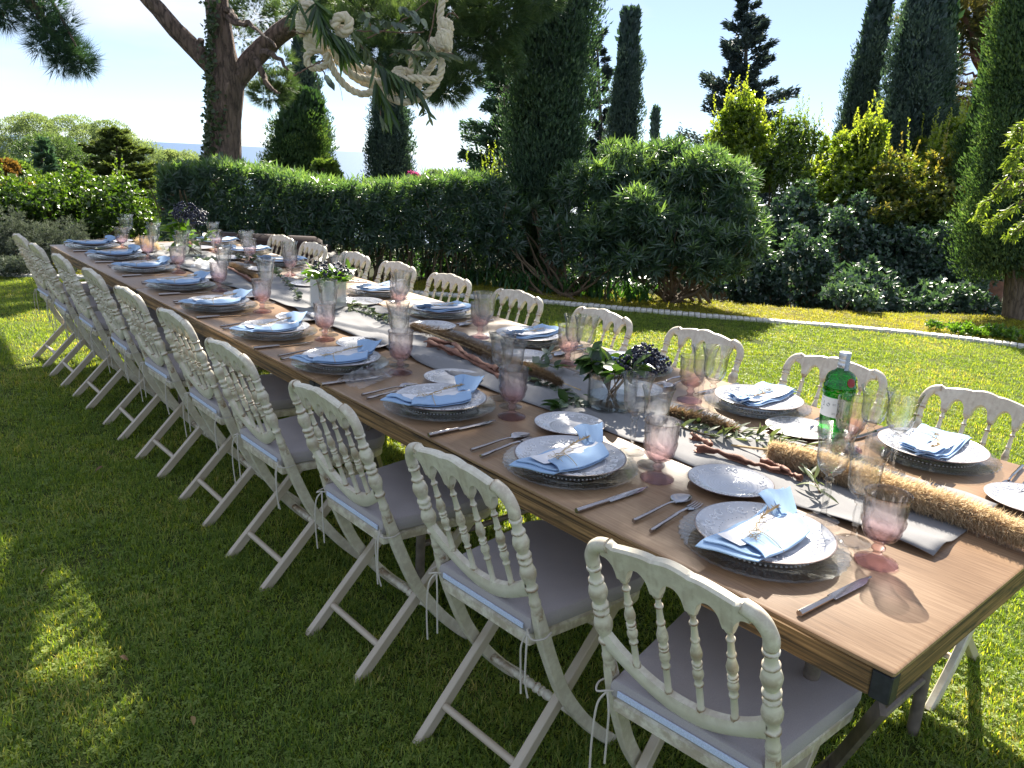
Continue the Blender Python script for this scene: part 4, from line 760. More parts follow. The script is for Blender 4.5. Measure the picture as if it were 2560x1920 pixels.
def lobe(px, py, d, rx, ry, depth=None):
    c = at_d(px, py, d); r = MPX(rx, d); return (c, np.array([r, r if depth is None else depth, MPX(ry, d)]))
shrub('oleander_bush', 'tall spreading oleander bush with pale shining leaves and bare stems below', 'bush', [lobe(1500, 480, 9.4, 85, 70, .5), lobe(1620, 455, 9.5, 115, 80, .6), lobe(1740, 440, 9.6, 105, 75, .6), lobe(1640, 540, 9.1, 150, 70, .45), lobe(1800, 520, 9.4, 90, 70, .5), lobe(1500, 580, 9.2, 80, 60, .4), lobe(1700, 600, 8.9, 110, 50, .4), lobe(1840, 600, 9.1, 60, 55, .4), lobe(1590, 640, 8.9, 90, 46, .35), lobe(1770, 660, 9.0, 90, 46, .35), lobe(1540, 400, 9.6, 50, 40, .3), lobe(1660, 385, 9.6, 55, 34, .3)], OLE, .135, .020, 3100, 9, 71, at_d(1690, 752, 9.3) * np.array([1, 1, 0]), 30, (.35, 1.15), None, .12)
shrub('oleander_bush', 'loose oleander at the foot of the tall hedge cypress, showing many bare stems', 'bush', [lobe(1420, 600, 9.2, 60, 80, .4), lobe(1480, 660, 9.0, 70, 50, .4), lobe(1250, 600, 9.6, 60, 80, .4), lobe(1290, 520, 9.9, 60, 50, .4)], OLE, .12, .02, 520, 8, 72, at_z(1430, 738, 0), 34, (.4, 1.2), None, -.05, inner=.25)
shrub('laurel_shrub', 'tall shrub with yellow-green new shoots rising above the oleander bush', 'shrub', [lobe(1850, 330, 14.6, 40, 80, .35), lobe(1810, 380, 14.6, 48, 60, .35), lobe(1880, 400, 14.4, 60, 70, .4), lobe(1830, 290, 14.6, 24, 45, .2), lobe(1868, 300, 14.6, 20, 40, .2), lobe(1920, 420, 14.2, 60, 50, .4)], YEL, 0.074, 0.035, 1875, 6, 73, None, 12, (.3, 1.1), None, .22)
shrub('laurel_shrub', 'dark shrub with thin feathery shoots against the sky', 'shrub', [lobe(1960, 400, 14.1, 52, 62, .35), lobe(1985, 480, 13.8, 60, 70, .4), lobe(1955, 330, 14.4, 22, 40, .2), lobe(1992, 335, 14.4, 16, 42, .2), lobe(2020, 360, 14.4, 14, 34, .2)], SHR, 0.061, 0.024, 1625, 6, 74, None, 12, (.3, 1.1), None, -.02)
shrub('laurel_shrub', 'yellow-green shrub standing under the leaning cypress', 'shrub', [lobe(2150, 400, 14.2, 62, 62, .4), lobe(2160, 350, 14.2, 30, 34, .25), lobe(2185, 340, 14.2, 20, 30, .2), lobe(2130, 470, 13.8, 90, 60, .45), lobe(2215, 450, 14.1, 60, 60, .4)], YEL, 0.074, 0.035, 2125, 6, 75, None, 12, (.3, 1.1), None, .12)
shrub('laurel_shrub', 'pale leafy shrub in the gap between the feathery shrub and the leaning cypress', 'shrub', [lobe(2060, 460, 14.9, 62, 60, .4), lobe(2075, 390, 15.2, 34, 50, .3), lobe(2050, 530, 14.4, 60, 46, .4)], YEL, 0.068, 0.030, 1250, 6, 76, None, 8, (.3, 1.1), None, .12)
shrub('photinia_shrub', 'rounded shrub with orange-tinted top leaves under the broad cypress', 'shrub', [lobe(2290, 480, 13.7, 100, 75, .6), lobe(2360, 530, 13.4, 90, 80, .5), lobe(2260, 560, 13.2, 90, 70, .5), lobe(2380, 440, 14.1, 50, 50, .4)], leaf_mat('photinia_leaf', [(0.045, 0.08, 0.022), (0.11, 0.15, 0.035), (0.24, 0.215, 0.06)], .4, (2.2, 2.0, .7), .3, .5), 0.081, 0.038, 2375, 6, 77, None, 10, (.3, 1.15), None, .1)
shrub('laurel_shrub', 'bright shrub just beside the narrow cypress behind the photinia', 'shrub', [lobe(2390, 370, 16.0, 60, 46, .4), lobe(2430, 350, 16.6, 50, 40, .4), lobe(2340, 390, 16.6, 50, 36, .4), lobe(2470, 390, 16.6, 44, 50, .4)], YEL, 0.081, 0.041, 1125, 6, 78, None, 8, (.3, 1.1), None, .25)
shrub('dark_shrub', 'deep green shrub mass in shade along the border, level with the bottle', 'shrub', [lobe(1900, 600, 12.7, 90, 80, .5), lobe(2010, 570, 12.8, 100, 75, .5), lobe(2120, 590, 12.7, 100, 80, .5), lobe(2010, 690, 11.4, 140, 90, .4), lobe(1890, 720, 11.2, 80, 80, .4), lobe(2130, 730, 11.2, 110, 70, .4)], SHADY, 0.081, 0.043, 2875, 6, 79, None, 18, (.3, 1.2), None, -.06)
shrub('dark_shrub', 'shaded shrub at the foot of the photinia, beside the bare-trunked cypress', 'shrub', [lobe(2230, 650, 12.6, 110, 70, .5), lobe(2330, 640, 12.7, 90, 80, .5), lobe(2400, 690, 13.0, 60, 60, .4), lobe(2200, 750, 11.3, 120, 60, .4), lobe(2330, 760, 11.4, 100, 60, .4), lobe(2420, 770, 11.4, 80, 50, .4)], SHADY, 0.081, 0.041, 2375, 6, 80, None, 14, (.3, 1.2), None, -.02)
shrub('small_shrub', 'small broad-leaved plant at the foot of the dark shrubs', 'plant', [lobe(2110, 735, 9.9, 46, 30, .25), lobe(2165, 745, 9.8, 40, 24, .2)], SHADY, .075, .04, 110, 5, 81, None, 6, (.4, 1.2), None, .25)
shrub('undergrowth', 'dark undergrowth closing the gaps behind the oleander bush', 'shrub', [lobe(1500, 640, 11.0, 110, 80, .5), lobe(1680, 620, 11.0, 120, 100, .5), lobe(1830, 600, 11.2, 100, 110, .5), lobe(1850, 710, 10.8, 70, 70, .3), lobe(1560, 690, 11.2, 130, 70, .4), lobe(1500, 700, 10.2, 90, 50, .25), lobe(1640, 700, 10.3, 90, 55, .25), lobe(1750, 690, 10.3, 80, 60, .25), lobe(1400, 680, 10.4, 70, 60, .25)], SHADY, .085, .042, 1900, 6, 82, None, 0, (.3, 1.2), None, -.2)
shrub('laurel_shrub', 'sunlit leaves glimpsed behind the cypress trunk in the hedge', 'shrub', [lobe(1250, 560, 11.2, 60, 100, .4), lobe(1330, 590, 11.2, 60, 90, .4), lobe(1200, 480, 11.5, 40, 40, .3)], SHR, .07, .03, 700, 6, 83, None, 8, (.3, 1.2), None, .15)
# left side: rounded bright bush, grey lavender, blue-green ground cover
shrub('pittosporum_bush', 'big rounded bright green bush beyond the far end of the table', 'bush', [lobe(120, 550, 12.2, 130, 92, .9), lobe(270, 530, 12.2, 105, 88, .8), lobe(60, 505, 12.4, 80, 52, .6), lobe(195, 482, 12.4, 95, 48, .7), lobe(330, 570, 12.0, 82, 78, .6), lobe(20, 570, 12.0, 90, 84, .7)], leaf_mat('pittosporum_leaf', [(0.026, 0.055, 0.014), (0.062, 0.115, 0.024), (0.13, 0.185, 0.04)], 0.38, (2.2, 2.3, 0.6), 0.30, 0.8, patch=((0.22, 0.10, 0.03), 1.4, 0.64)), .062, .032, 3300, 7, 84, None, 24, (.3, 1.15), None, .05)
LAV = leaf_mat('grey_lavender', [(0.06, 0.075, 0.06), (0.11, 0.13, 0.10), (0.17, 0.19, 0.15)], .2, (1.4, 1.5, 1.0), .7, .2)
shrub('lavender_bush', 'grey-green lavender mound under the rounded bush', 'bush', [lobe(130, 610, 10.6, 82, 52, .5), lobe(185, 622, 10.6, 50, 40, .4), lobe(80, 625, 10.6, 50, 46, .4)], LAV, .05, .007, 1500, 7, 85, None, 8, (.2, .9), 'grey bushes by the lawn edge', .1)
shrub('lavender_bush', 'larger grey bush partly cut by the picture edge beside the lavender mound', 'bush', [lobe(0, 600, 10.9, 60, 75, .5), lobe(-60, 610, 10.8, 80, 80, .5), lobe(30, 640, 10.6, 40, 40, .3)], LAV, .055, .009, 1200, 7, 86, None, 8, (.2, .9), 'grey bushes by the lawn edge', .05)
shrub('ground_cover', 'blue-green ground cover along the brick edging', 'plant', [lobe(30, 665, 10.1, 60, 24, .3), lobe(-20, 668, 10.0, 60, 24, .3), lobe(80, 672, 10.2, 40, 20, .3), lobe(220, 680, 10.0, 50, 14, .3)], LAV, .05, .012, 700, 6, 87, None, 0, (.3, 1.1), None, 0)
# weeds on the golden strip
for px, py, s, nm in [(2390, 835, 40, 'clump of fresh weeds growing on the golden strip'), (2500, 845, 50, 'bigger clump of weeds at the end of the brick edging')]:
    d = np.hypot(*(at_z(px, py, 0) - CAM)[:2]); shrub('weed_clump', nm, 'plant', [lobe(px, py - 12, d, s, 16, .25), lobe(px + 40, py - 4, d, s * .7, 14, .2)], MAT['bright_leaf'], .055, .022, 150, 5, 88 + px, None, 0, (.3, 1.2), 'weeds on the golden strip', .3)
# strap-leaved clumps along the hedge foot
def strap_plant(label, px, py, n, L, seed):
    g = np.random.default_rng(seed); b = at_z(px, py, 0); t_ = thing('agapanthus', label, 'plant', b, 0, 'strap-leaved clumps along the hedge foot'); mb = MB()
    for q in range(n):
        a = g.uniform(0, 6.283); l = L * g.uniform(.6, 1.15); h = l * g.uniform(.45, .85); o = np.array([g.normal(0, .11), g.normal(0, .08), 0]); rows = []; dr = np.array([math.cos(a), math.sin(a), 0]); sd = np.array([-math.sin(a), math.cos(a), 0]) * .011
        for k in range(5): s = k / 4; c = o + dr * l * .75 * s + np.array([0, 0, h * math.sin(s * 2.3) * .95]); wd = (1 - s ** 2.5) + .05; rows.append([c - sd * wd, c + sd * wd])
        mb.strip(rows)
    me = mb.mesh('foliage', False); a_ = me.attributes.new('var', 'FLOAT', 'POINT'); a_.data.foreach_set('value', np.repeat(np.clip(g.normal(.35, .22, n), 0, 1), 10).astype(np.float32)); o = link('foliage', me, MAT['strap'], t_); o['kind'] = 'stuff'
MAT['strap'] = leaf_mat('strap_leaf', [(0.021, 0.060, 0.027), (0.053, 0.128, 0.045), (0.120, 0.210, 0.053)], .3, (2.3, 2.6, .7), .35)
for i, (px, py, where) in enumerate([(1075, 690, 'below the end of the low hedge'), (1130, 700, 'behind the fifth hedge-side chair'), (1190, 708, 'between the fourth and fifth hedge-side chairs'), (1250, 716, 'before the tall cypress trunk'), (1310, 724, 'touching the tall cypress trunk'), (1375, 730, 'lit brightly beside the cypress trunk'), (1440, 736, 'under the loose oleander stems'), (1500, 742, 'below the spreading oleander, first of two'), (1560, 746, 'below the spreading oleander, darker one'), (1020, 676, 'behind the seventh hedge-side chair'), (1600, 750, 'at the edge of the deep shade')]):
    strap_plant('strap-leaved green clump ' + where, px, py, 55, .34, 200 + i)
# light drooping sprays of a young cedar standing outside the frame
yc = thing('cedar_tree', 'light yellow-green drooping cedar sprays reaching in before the big cypress', 'cedar tree', (0, 0, 0)); b = at_d(2790, 800, 6.2); mb = MB(); limb(mb, [(b[0], b[1], -.1), (b[0], b[1], 1.8), (b[0], b[1], 3.6)], .07, .02, 8); parts = []
for pts in [[(2790, 330), (2620, 400), (2540, 430), (2470, 500), (2445, 545)], [(2790, 380), (2650, 440), (2560, 500), (2500, 540), (2470, 570)], [(2790, 240), (2640, 290), (2565, 315), (2530, 350)], [(2790, 400), (2640, 500), (2560, 560), (2530, 590)], [(2790, 300), (2620, 360), (2555, 370), (2520, 420)], [(2790, 360), (2600, 440), (2540, 470), (2500, 480)]]:
    p = limb(mb, [at_d(x, y, 6.2 - .3 * (x < 2600)) for x, y in pts], .014, .003, 5, 9, .01); P = np.array([tuple(q) for q in p]); k = 420; i = RNG.integers(3, len(P), k); dd_ = unit(np.gradient(P, axis=0))[i]
    parts.append(leaves(P[i] + RNG.normal(0, .012, (k, 3)), dd_ * .7 + RNG.normal(0, .5, (k, 3)) + [0, 0, -.35], rdir(k), .05 * RNG.uniform(.5, 1.2, k), .011, .2, RNG.uniform(.3, 1, k)))
link('trunk', mb.mesh('trunk'), MAT['stem'], yc); foliage('needles', parts, leaf_mat('fresh_cedar_needles', [(0.07, 0.12, 0.02), (0.14, 0.2, 0.035), (0.24, 0.28, 0.06)], .4, (1.9, 2.0, .7)), yc)
# corner of a house seen over the oleander
hs = thing('house', 'pale blue house corner with a dark window glimpsed beside the tall cypress', 'house', at_d(1500, 405, 32.0)); zh = float(ground_z(*at_d(1500, 405, 32.0)[:2])) - hs.location[2]
ang = math.atan2(FW[1], FW[0]) - math.pi / 2; R3 = Matrix.Rotation(ang, 3, 'Z'); hw = simple('pale_blue_render', (0.36, 0.43, 0.50), .8, 20, .06)
link('wall', MB().box(R3 @ Vector((1.2, 1.5, (zh + .36) / 2)), (3.4, 3, .36 - zh), R3).mesh('wall', False), hw, hs)
link('roof', MB().box(R3 @ Vector((1.2, 1.5, .40)), (3.6, 3.2, .07), R3).mesh('roof', False), simple('white_eaves', (.6, .6, .6), .7), hs)
wf = link('window', MB().box(R3 @ Vector((.25, -.03, -.02)), (.95, .06, .5), R3).mesh('window', False), simple('grey_frame', (.5, .55, .6), .5), hs); link('pane', MB().box(R3 @ Vector((.25, -.065, -.03)), (.82, .02, .38), R3).mesh('pane', False), simple('dark_pane', (.02, .025, .03), .1), wf)
# ------------------------------------------------------------------ the three folding tables set end to end
TZ, TWID = 0.76, 1.22
CUTS = [0.0, 1.93, 3.87, 5.82]
TL = ['folding banquet table at the bare end with the pampas plume, dark metal corners', 'middle folding banquet table of the row, carrying the white cube vase', 'far folding banquet table of the row, beside the bright rounded bush']
for k in range(3):
    y0, y1 = CUTS[k], CUTS[k + 1] - 0.004; yc = (y0 + y1) / 2; L = y1 - y0
    t_ = thing('folding_table', TL[k], 'table', (TWID / 2, yc, 0), 0, 'folding tables set end to end')
    link('tabletop', MB().box((0, 0, TZ - 0.006), (TWID, L, 0.012), bev=0.003).mesh('tabletop'), MAT['top'], t_)
    for sx in (-1, 1):
        link('apron', MB().box((sx * (TWID / 2 - 0.016), 0, TZ - 0.0385), (0.028, L - 0.07, 0.050), bev=0.002).mesh('apron'), MAT['edge_y'], t_)
        for sy in (-1, 1):
            link('corner_block', MB().box((sx * (TWID / 2 - 0.0165), sy * (L / 2 - 0.018), TZ - 0.039), (0.029, 0.033, 0.051), bev=0.002).mesh('corner_block'), MAT['black_metal'], t_)
    for sy in (-1, 1):
        link('end_apron', MB().box((0, sy * (L / 2 - 0.016), TZ - 0.0385), (TWID - 0.064, 0.026, 0.050), bev=0.002).mesh('end_apron'), MAT['edge_x'], t_)
        for sx in (-1, 1):
            x = sx * 0.345; y = sy * (L / 2 - 0.25)
            mb = MB(); mb.tube(limb_path([(x, y, 0.0), (x, y, 0.16), (x * 1.0, y, 0.42), (x + sx * .035, y + sy * .02, .56), (x + sx * .075, y + sy * .03, .64), (x + sx * .06, y + sy * .03, .702)], 5), 0.0165, 10)
            lg = link('leg', mb.mesh('leg'), MAT['grey_steel'], t_)
        link('cross_bar', MB().tube([(-.345, sy * (L / 2 - .25), .18), (.345, sy * (L / 2 - .25), .18)], .011, 8).mesh('cross_bar'), MAT['grey_steel'], t_)
    # a flat wooden strut slanting from under the table end towards the ground
    p0 = Vector(at_y(2206, 1768, .10)); p1 = Vector(at_y(2076, 1920, .24)); p1 = p0 + (p1 - p0) * min(2.2, (p0.z - .03) / max(.05, p0.z - p1.z)); off = Vector((TWID / 2, CUTS[0] + (CUTS[1] - CUTS[0] - .004) / 2, 0)); p0 = p0 - off; p1 = p1 - off; p0.y += -L / 2 + (CUTS[1] - .004) / 2; p1.y += -L / 2 + (CUTS[1] - .004) / 2
    d = p1 - p0; q = d.to_track_quat('Z', 'Y').to_matrix()
    link('strut', MB().box((p0 + p1) / 2, (.012, .034, d.length), q).mesh('strut', False), MAT['grey_steel'], t_)


# linen runner down the middle
def runner():
    xs = np.linspace(0, 1, 26); ys = np.linspace(0.135, 5.70, 260); rows = []
    for y in ys:
        xl = 0.425 + 0.016 * math.sin(y * 2.3) + 0.010 * math.sin(y * 6.1 + 1); xr = 0.835 + 0.014 * math.sin(y * 1.9 + 2) + .01 * math.sin(y * 7.3)
        row = []
        for s in xs:
            x = xl + (xr - xl) * s; wr = max(0, math.sin(y * 3.1 + s * 5 + math.sin(y * 1.3) * 2)) ** 4 * 0.010 + max(0, math.sin(y * 9.0 - s * 7 + math.sin(s * 9))) ** 6 * 0.007 + 0.0018 * math.sin(x * 60 + y * 23)
            if 1.5 < y < 2.5: wr += 0.012 * max(0, math.sin(y * 26 + s * 9 + 2 * math.sin(s * 5))) ** 3 * math.sin((y - 1.5) * math.pi)
            row.append((x, y + (0.02 * (s - .5) if y < .2 else 0), TZ + 0.003 + max(0, wr)))
        rows.append(row)
    o = link('table_runner', MB().strip(rows).mesh('table_runner', True, 80), MAT['runner']); so = o.modifiers.new('thickness', 'SOLIDIFY'); so.thickness = 0.0018; so.offset = 1
    tag(o, 'crumpled grey linen runner laid down the middle of the table', 'table runner')
runner()

# ------------------------------------------------------------------ Napoleon folding chair: front towards +x, origin on the ground under the seat
A0, TILT = Vector((-0.080, 0, 0.495)), Vector((-0.318, 0, 0.948))
def bp(y, s, off=0.0):                               # point in the leaning plane of the back
    p = A0 + TILT * s; return Vector((p.x + off * 0.948, y, p.z + off * 0.318))
POST_Y = 0.176
def bead(prof, z, r, h): prof += [(r * .80, z), (r, z + h * .3), (r, z + h * .7), (r * .80, z + h)]
def chair():
    t = thing('folding_chair', 'x', 'chair', (0, 0, 0), 0, 'cream folding chairs round the table')
    P = MAT['paint']
    for sy in (-1, 1):
        # turned post from the seat to the elbow
        pr = [(.0185, 0), (.0185, .035), (.0165, .040), (.0195, .046), (.0195, .052), (.0165, .058), (.016, .072), (.0150, .085)]
        bead(pr, .088, .0215, .011)
        pr += [(.0145, .103), (.019, .116), (.0255, .131), (.0265, .142), (.022, .155), (.0160, .163)]
        bead(pr, .165, .0225, .012); pr += [(.0160, .180)]
        bead(pr, .182, .0235, .013); pr += [(.0165, .199), (.0225, .210), (.0265, .224), (.0235, .237), (.0160, .247)]
        bead(pr, .249, .0215, .010); pr += [(.0155, .264), (.0150, .279)]
        bead(pr, .281, .0205, .009); pr += [(.0170, .294), (.0180, .302)]
        pr = [(q_ * .72, z_) for q_, z_ in pr]
        mb = MB(); mb.lathe(pr, 14, axis=(bp(sy * POST_Y, 0.005), TILT))
        # elbow into the top rail
        el = [bp(sy * POST_Y, .300), bp(sy * (POST_Y + .001), .318), bp(sy * (POST_Y - .007), .340), bp(sy * (POST_Y - .022), .356), bp(sy * (POST_Y - .046), .364)]
        mb.tube(limb_path(el, 5), [.0138] * 10 + [.0142] * 11, 12)
        link('back_post', mb.mesh('back_post'), P, t)
        # curved leg that runs on from the post to the front foot
        a = bp(sy * POST_Y, 0.03); pts = [a, bp(sy * POST_Y, -.04), Vector((-.040, sy * .177, .385)), Vector((.012, sy * .178, .270)), Vector((.085, sy * .179, .160)), Vector((.165, sy * .18, .068)), Vector((.238, sy * .181, 0.0))]
        c = limb_path(pts, 5); k = len(c)
        sect = [(-.9, -.45), (-.9, .45), (-.75, .62), (.75, .62), (.9, .45), (.9, -.45), (.75, -.62), (-.75, -.62)]
        mb = MB(); mb.tube(c, [.0145 + .0045 * min(1, i / 6) - .001 * i / k for i in range(k)], sect=sect, up=(1, 0, 0.4)); link('front_leg', mb.mesh('front_leg'), P, t)
        # straight leg from under the seat front to the rear foot
        q0, q1 = Vector((.262, sy * .148, .430)), Vector((-.170, sy * .146, -.006))
        mb = MB(); sq = [(-.92, -.55), (-.80, -.68), (.80, -.68), (.92, -.55), (.92, .55), (.80, .68), (-.80, .68), (-.92, .55)]
        mb.tube([q0, q1], .0172, sect=sq, up=(0.7, 0, -0.7)); link('rear_leg', mb.mesh('rear_leg'), MAT['paint_leg'], t)
    # scalloped top rail with five arches
    N = 112; rows = []
    for i in range(N + 1):
        y = -.146 + .292 * i / N; ay = abs(y)
        lobe = .382 + .006 * math.cos(min(1, ay / .034) * math.pi / 2) if ay < .034 else .3835 - .0145 * ((ay - .034) / .088) ** 1.5 - .003 * (1 - math.sin(min(1, (ay - .034) / .03) * math.pi / 2)) if ay < .122 else .3705 + .004 * math.sin((ay - .122) / .024 * math.pi) - .012 * max(0, (ay - .132) / .014) ** 2
        m = ((y + .176) % .0704) / .0704 if False else None
        posn = [-.105, -.035, .035, .105]; near = min(abs(y - p) for p in posn)
        half = .035 - .0105; u = max(0.0, near - .0105) / half; u = min(u, 1) if ay < .14 else u
        arch = .298 + .040 * math.sqrt(max(0.0, 1 - (1 - min(u, 1)) ** 2)) if near > .0105 else .298
        if ay > .14: arch = .338
        if ay > .105 + .035: arch = .338
        top, bot = lobe, min(arch, lobe - .016); th = .0105; e = .004
        x_ = []
        for (s_, o_) in [(bot, -th * .45), (bot, th * .45), (bot + e, th), (top - e, th), (top, th * .5), (top, -th * .5), (top - e, -th), (bot + e, -th)]: x_.append(bp(y, s_, o_))
        rows.append(x_ + [x_[0]])
    mb = MB().strip(rows); mb.f.append(tuple(range(7, -1, -1))); mb.mi.append(0); mb.f.append(tuple(N * 9 + j for j in range(8))); mb.mi.append(0)
    for p in (-.105, -.035, .035, .105): mb.lathe([(.007, 0), (.0095, .004), (.0105, .010), (.0105, .018)], 12, axis=(bp(p, .291), TILT))
    link('top_rail', mb.mesh('top_rail', True, 35), P, t)
    low = lambda y: .020 + .085 * (abs(y) / .172) ** 1.9
    # curved lower rail
    rows = []
    for i in range(41):
        y = -.170 + .340 * i / 40; s0 = low(y); wv = .017 + .006 * (1 - abs(y) / .17) + .010 * (abs(y) / .17) ** 6; x_ = [bp(y, s0 - wv, -.008), bp(y, s0 - wv, .008), bp(y, s0 - wv * .4, .0125), bp(y, s0 + wv * .4, .0125), bp(y, s0 + wv, .007), bp(y, s0 + wv, -.007), bp(y, s0 + wv * .4, -.0125), bp(y, s0 - wv * .4, -.0125)]; rows.append(x_ + [x_[0]])
    link('lower_rail', MB().strip(rows).mesh('lower_rail', True, 50), P, t)
    for p in (-.105, -.035, .035, .105):
        s0 = low(p) + .014; H = .298 - s0
        pr = [(.0105, 0), (.0105, .010), (.008, .013), (.0085, .045 * H / .27), (.0078, .074 * H / .27)]
        def b2(z, r, h): bead(pr, z * H / .27, r, h)
        b2(.076, .0115, .007); pr += [(.008, .089 * H / .27), (.0125, .102 * H / .27), (.0135, .111 * H / .27), (.0085, .122 * H / .27)]
        b2(.124, .0120, .006); b2(.133, .0125, .007); pr += [(.0085, .144 * H / .27), (.0130, .154 * H / .27), (.0140, .164 * H / .27), (.0095, .184 * H / .27), (.0070, .192 * H / .27)]
        b2(.194, .0110, .007); pr += [(.0085, .206 * H / .27), (.0068, .236 * H / .27)]
        b2(.238, .0105, .006); pr += [(.0066, .249 * H / .27), (.0060, H)]
        pr = [(q_ * .80, z_) for q_, z_ in pr]
        link('spindle', MB().lathe(pr, 10, axis=(bp(p, s0), TILT)).mesh('spindle'), P, t)
    # seat: frame, slightly domed cushion with zip and ties
    def seat_outline(grow, n=9):
        w0, w1, x0, x1, r = .158 + grow, .198 + grow, -.088 - grow, .318 + grow, .075
        pts = [(x0, -w0), (x0, w0)]; c = [(x1 - r, w1 - r)]
        for k in range(n + 1): a = math.pi / 2 * (1 - k / n); pts.append((x1 - r + r * math.cos(a), w1 - r + r * math.sin(a)))
        for k in range(n + 1): a = -math.pi / 2 * k / n; pts.append((x1 - r + r * math.cos(a), -w1 + r + r * math.sin(a)))
        return pts
    def slab(levels):
        mb = MB(); n = len(seat_outline(0)); V = []
        for grow, z in levels: V += [(x, y, z + 0.0) for x, y in seat_outline(grow)]
        F = [(i * n + j, i * n + (j + 1) % n, i * n + n + (j + 1) % n, i * n + n + j) for i in range(len(levels) - 1) for j in range(n)]
        F.append(tuple(range(n - 1, -1, -1))); F.append(tuple((len(levels) - 1) * n + j for j in range(n))); return mb.add(V, F)
    link('seat_frame', slab([(-.006, .418), (0, .421), (.001, .444), (-.004, .449)]).mesh('seat_frame', True, 30), P, t)
    cu = link('cushion', slab([(-.004, .4505), (.004, .456), (.007, .468), (.007, .484), (.003, .493), (-.006, .4975), (-.05, .502), (-.11, .504)]).mesh('cushion', True, 30), MAT['cushion'], t)
    link('zip', MB().box((-.0985, 0, .472), (.004, .290, .014), bev=.001).mesh('zip'), MAT['zip'], cu)
    for sy in (-1, 1):
        y = sy * .166; mb = MB()
        mb.tube(limb_path([(-.088, y - sy * .01, .468), (-.106, y, .472), (-.110, y + sy * .022, .462), (-.084, y + sy * .036, .462), (-.058, y + sy * .030, .464)], 5), .0022, 6)
        mb.tube(limb_path([(-.104, y, .47), (-.118, y + sy * .012, .44), (-.120, y + sy * .016, .36), (-.112, y + sy * .02, .27 if sy > 0 else .31)], 6), .0024, 5)
        mb.tube(limb_path([(-.104, y, .47), (-.110, y - sy * .012, .43), (-.108, y - sy * .012, .375), (-.104, y - sy * .010, .30)], 6), .0024, 5)
        link('tie', mb.mesh('tie'), MAT['tie'], cu)
    pr = [(.011, 0), (.011, .10)]; bead(pr, .102, .0145, .008); pr += [(.010, .115), (.0135, .125), (.014, .135), (.010, .145)]; bead(pr, .147, .0145, .009); bead(pr, .166, .0155, .010); pr += [(.010, .183), (.014, .195), (.010, .208)]; bead(pr, .210, .0145, .008); pr += [(.011, .222), (.011, .355)]
    link('stretcher', MB().lathe(pr, 12, axis=((.112, -.1775, .125), (0, 1, 0))).mesh('stretcher'), P, t)
    link('stretcher', MB().tube([(-.088, -.146, .080), (-.088, .146, .080)], .0105, 10).mesh('stretcher'), MAT['paint_leg'], t)
    link('stretcher', MB().tube([(.185, -.148, .355), (.185, .148, .355)], .0095, 10).mesh('stretcher'), MAT['paint_leg'], t)
    return t
NTH = ['first', 'second', 'third', 'fourth', 'fifth', 'sixth', 'seventh', 'eighth', 'ninth', 'tenth']
chair0 = chair()
LCH = [(.03, .335, 6), (.012, .912, 3), (.006, 1.519, 1), (-.012, 2.143, 1), (.012, 2.737, 0), (.006, 3.328, 1), (.014, 3.923, -1), (-.006, 4.525, 0), (-.020, 5.056, 0), (-.016, 5.599, 1)]
RCH = [(1.335, .435, 178), (1.335, .91, 183), (1.290, 1.460, 180), (1.245, 1.985, 177), (1.225, 2.530, 180), (1.225, 3.100, 182), (1.215, 3.615, 181), (1.205, 4.115, 179), (1.205, 4.667, 180), (1.20, 5.15, 182)]
used = False
for side, lst in (('shade', LCH), ('hedge', RCH)):
    for i, (x, y, a) in enumerate(lst):
        c = copy_tree(chair0) if used else chair0; used = True
        c.location = (x + (RNG.uniform(-.006, .006) if i > 1 else 0), y, 0); c.rotation_euler = (0, 0, math.radians(a))
        c['label'] = f'cream folding chair, {NTH[i]} from the pampas end, on the ' + ('open lawn side' if side == 'shade' else 'hedge side')
# dark cushioned garden sofa beyond the far chairs
sp = at_d(672, 600, 8.0); sf = thing('garden_sofa', 'dark brown cushioned garden sofa between the table end and the hedge', 'sofa', (sp[0] + .1, sp[1] + .55, 0), math.radians(-42))
link('base', MB().box((0, 0, .13), (1.5, .75, .24), bev=.02).mesh('base'), MAT['wicker'], sf)
for sx in (-1, 1): link('arm', MB().box((sx * .70, 0, .33), (.12, .75, .22), bev=.02).mesh('arm'), MAT['wicker'], sf)
link('backrest', MB().box((0, .32, .36), (1.36, .12, .30), bev=.02).mesh('backrest'), MAT['wicker'], sf)
for k in (-1, 0, 1):
    link('seat_cushion', MB().box((k * .42, -.03, .31), (.41, .62, .13), bev=.035).mesh('seat_cushion'), MAT['sofa'], sf)
    link('back_cushion', MB().box((k * .42, .22, .46), (.41, .15, .26), Matrix.Rotation(.2, 3, 'X'), bev=.04).mesh('back_cushion'), MAT['sofa'], sf)
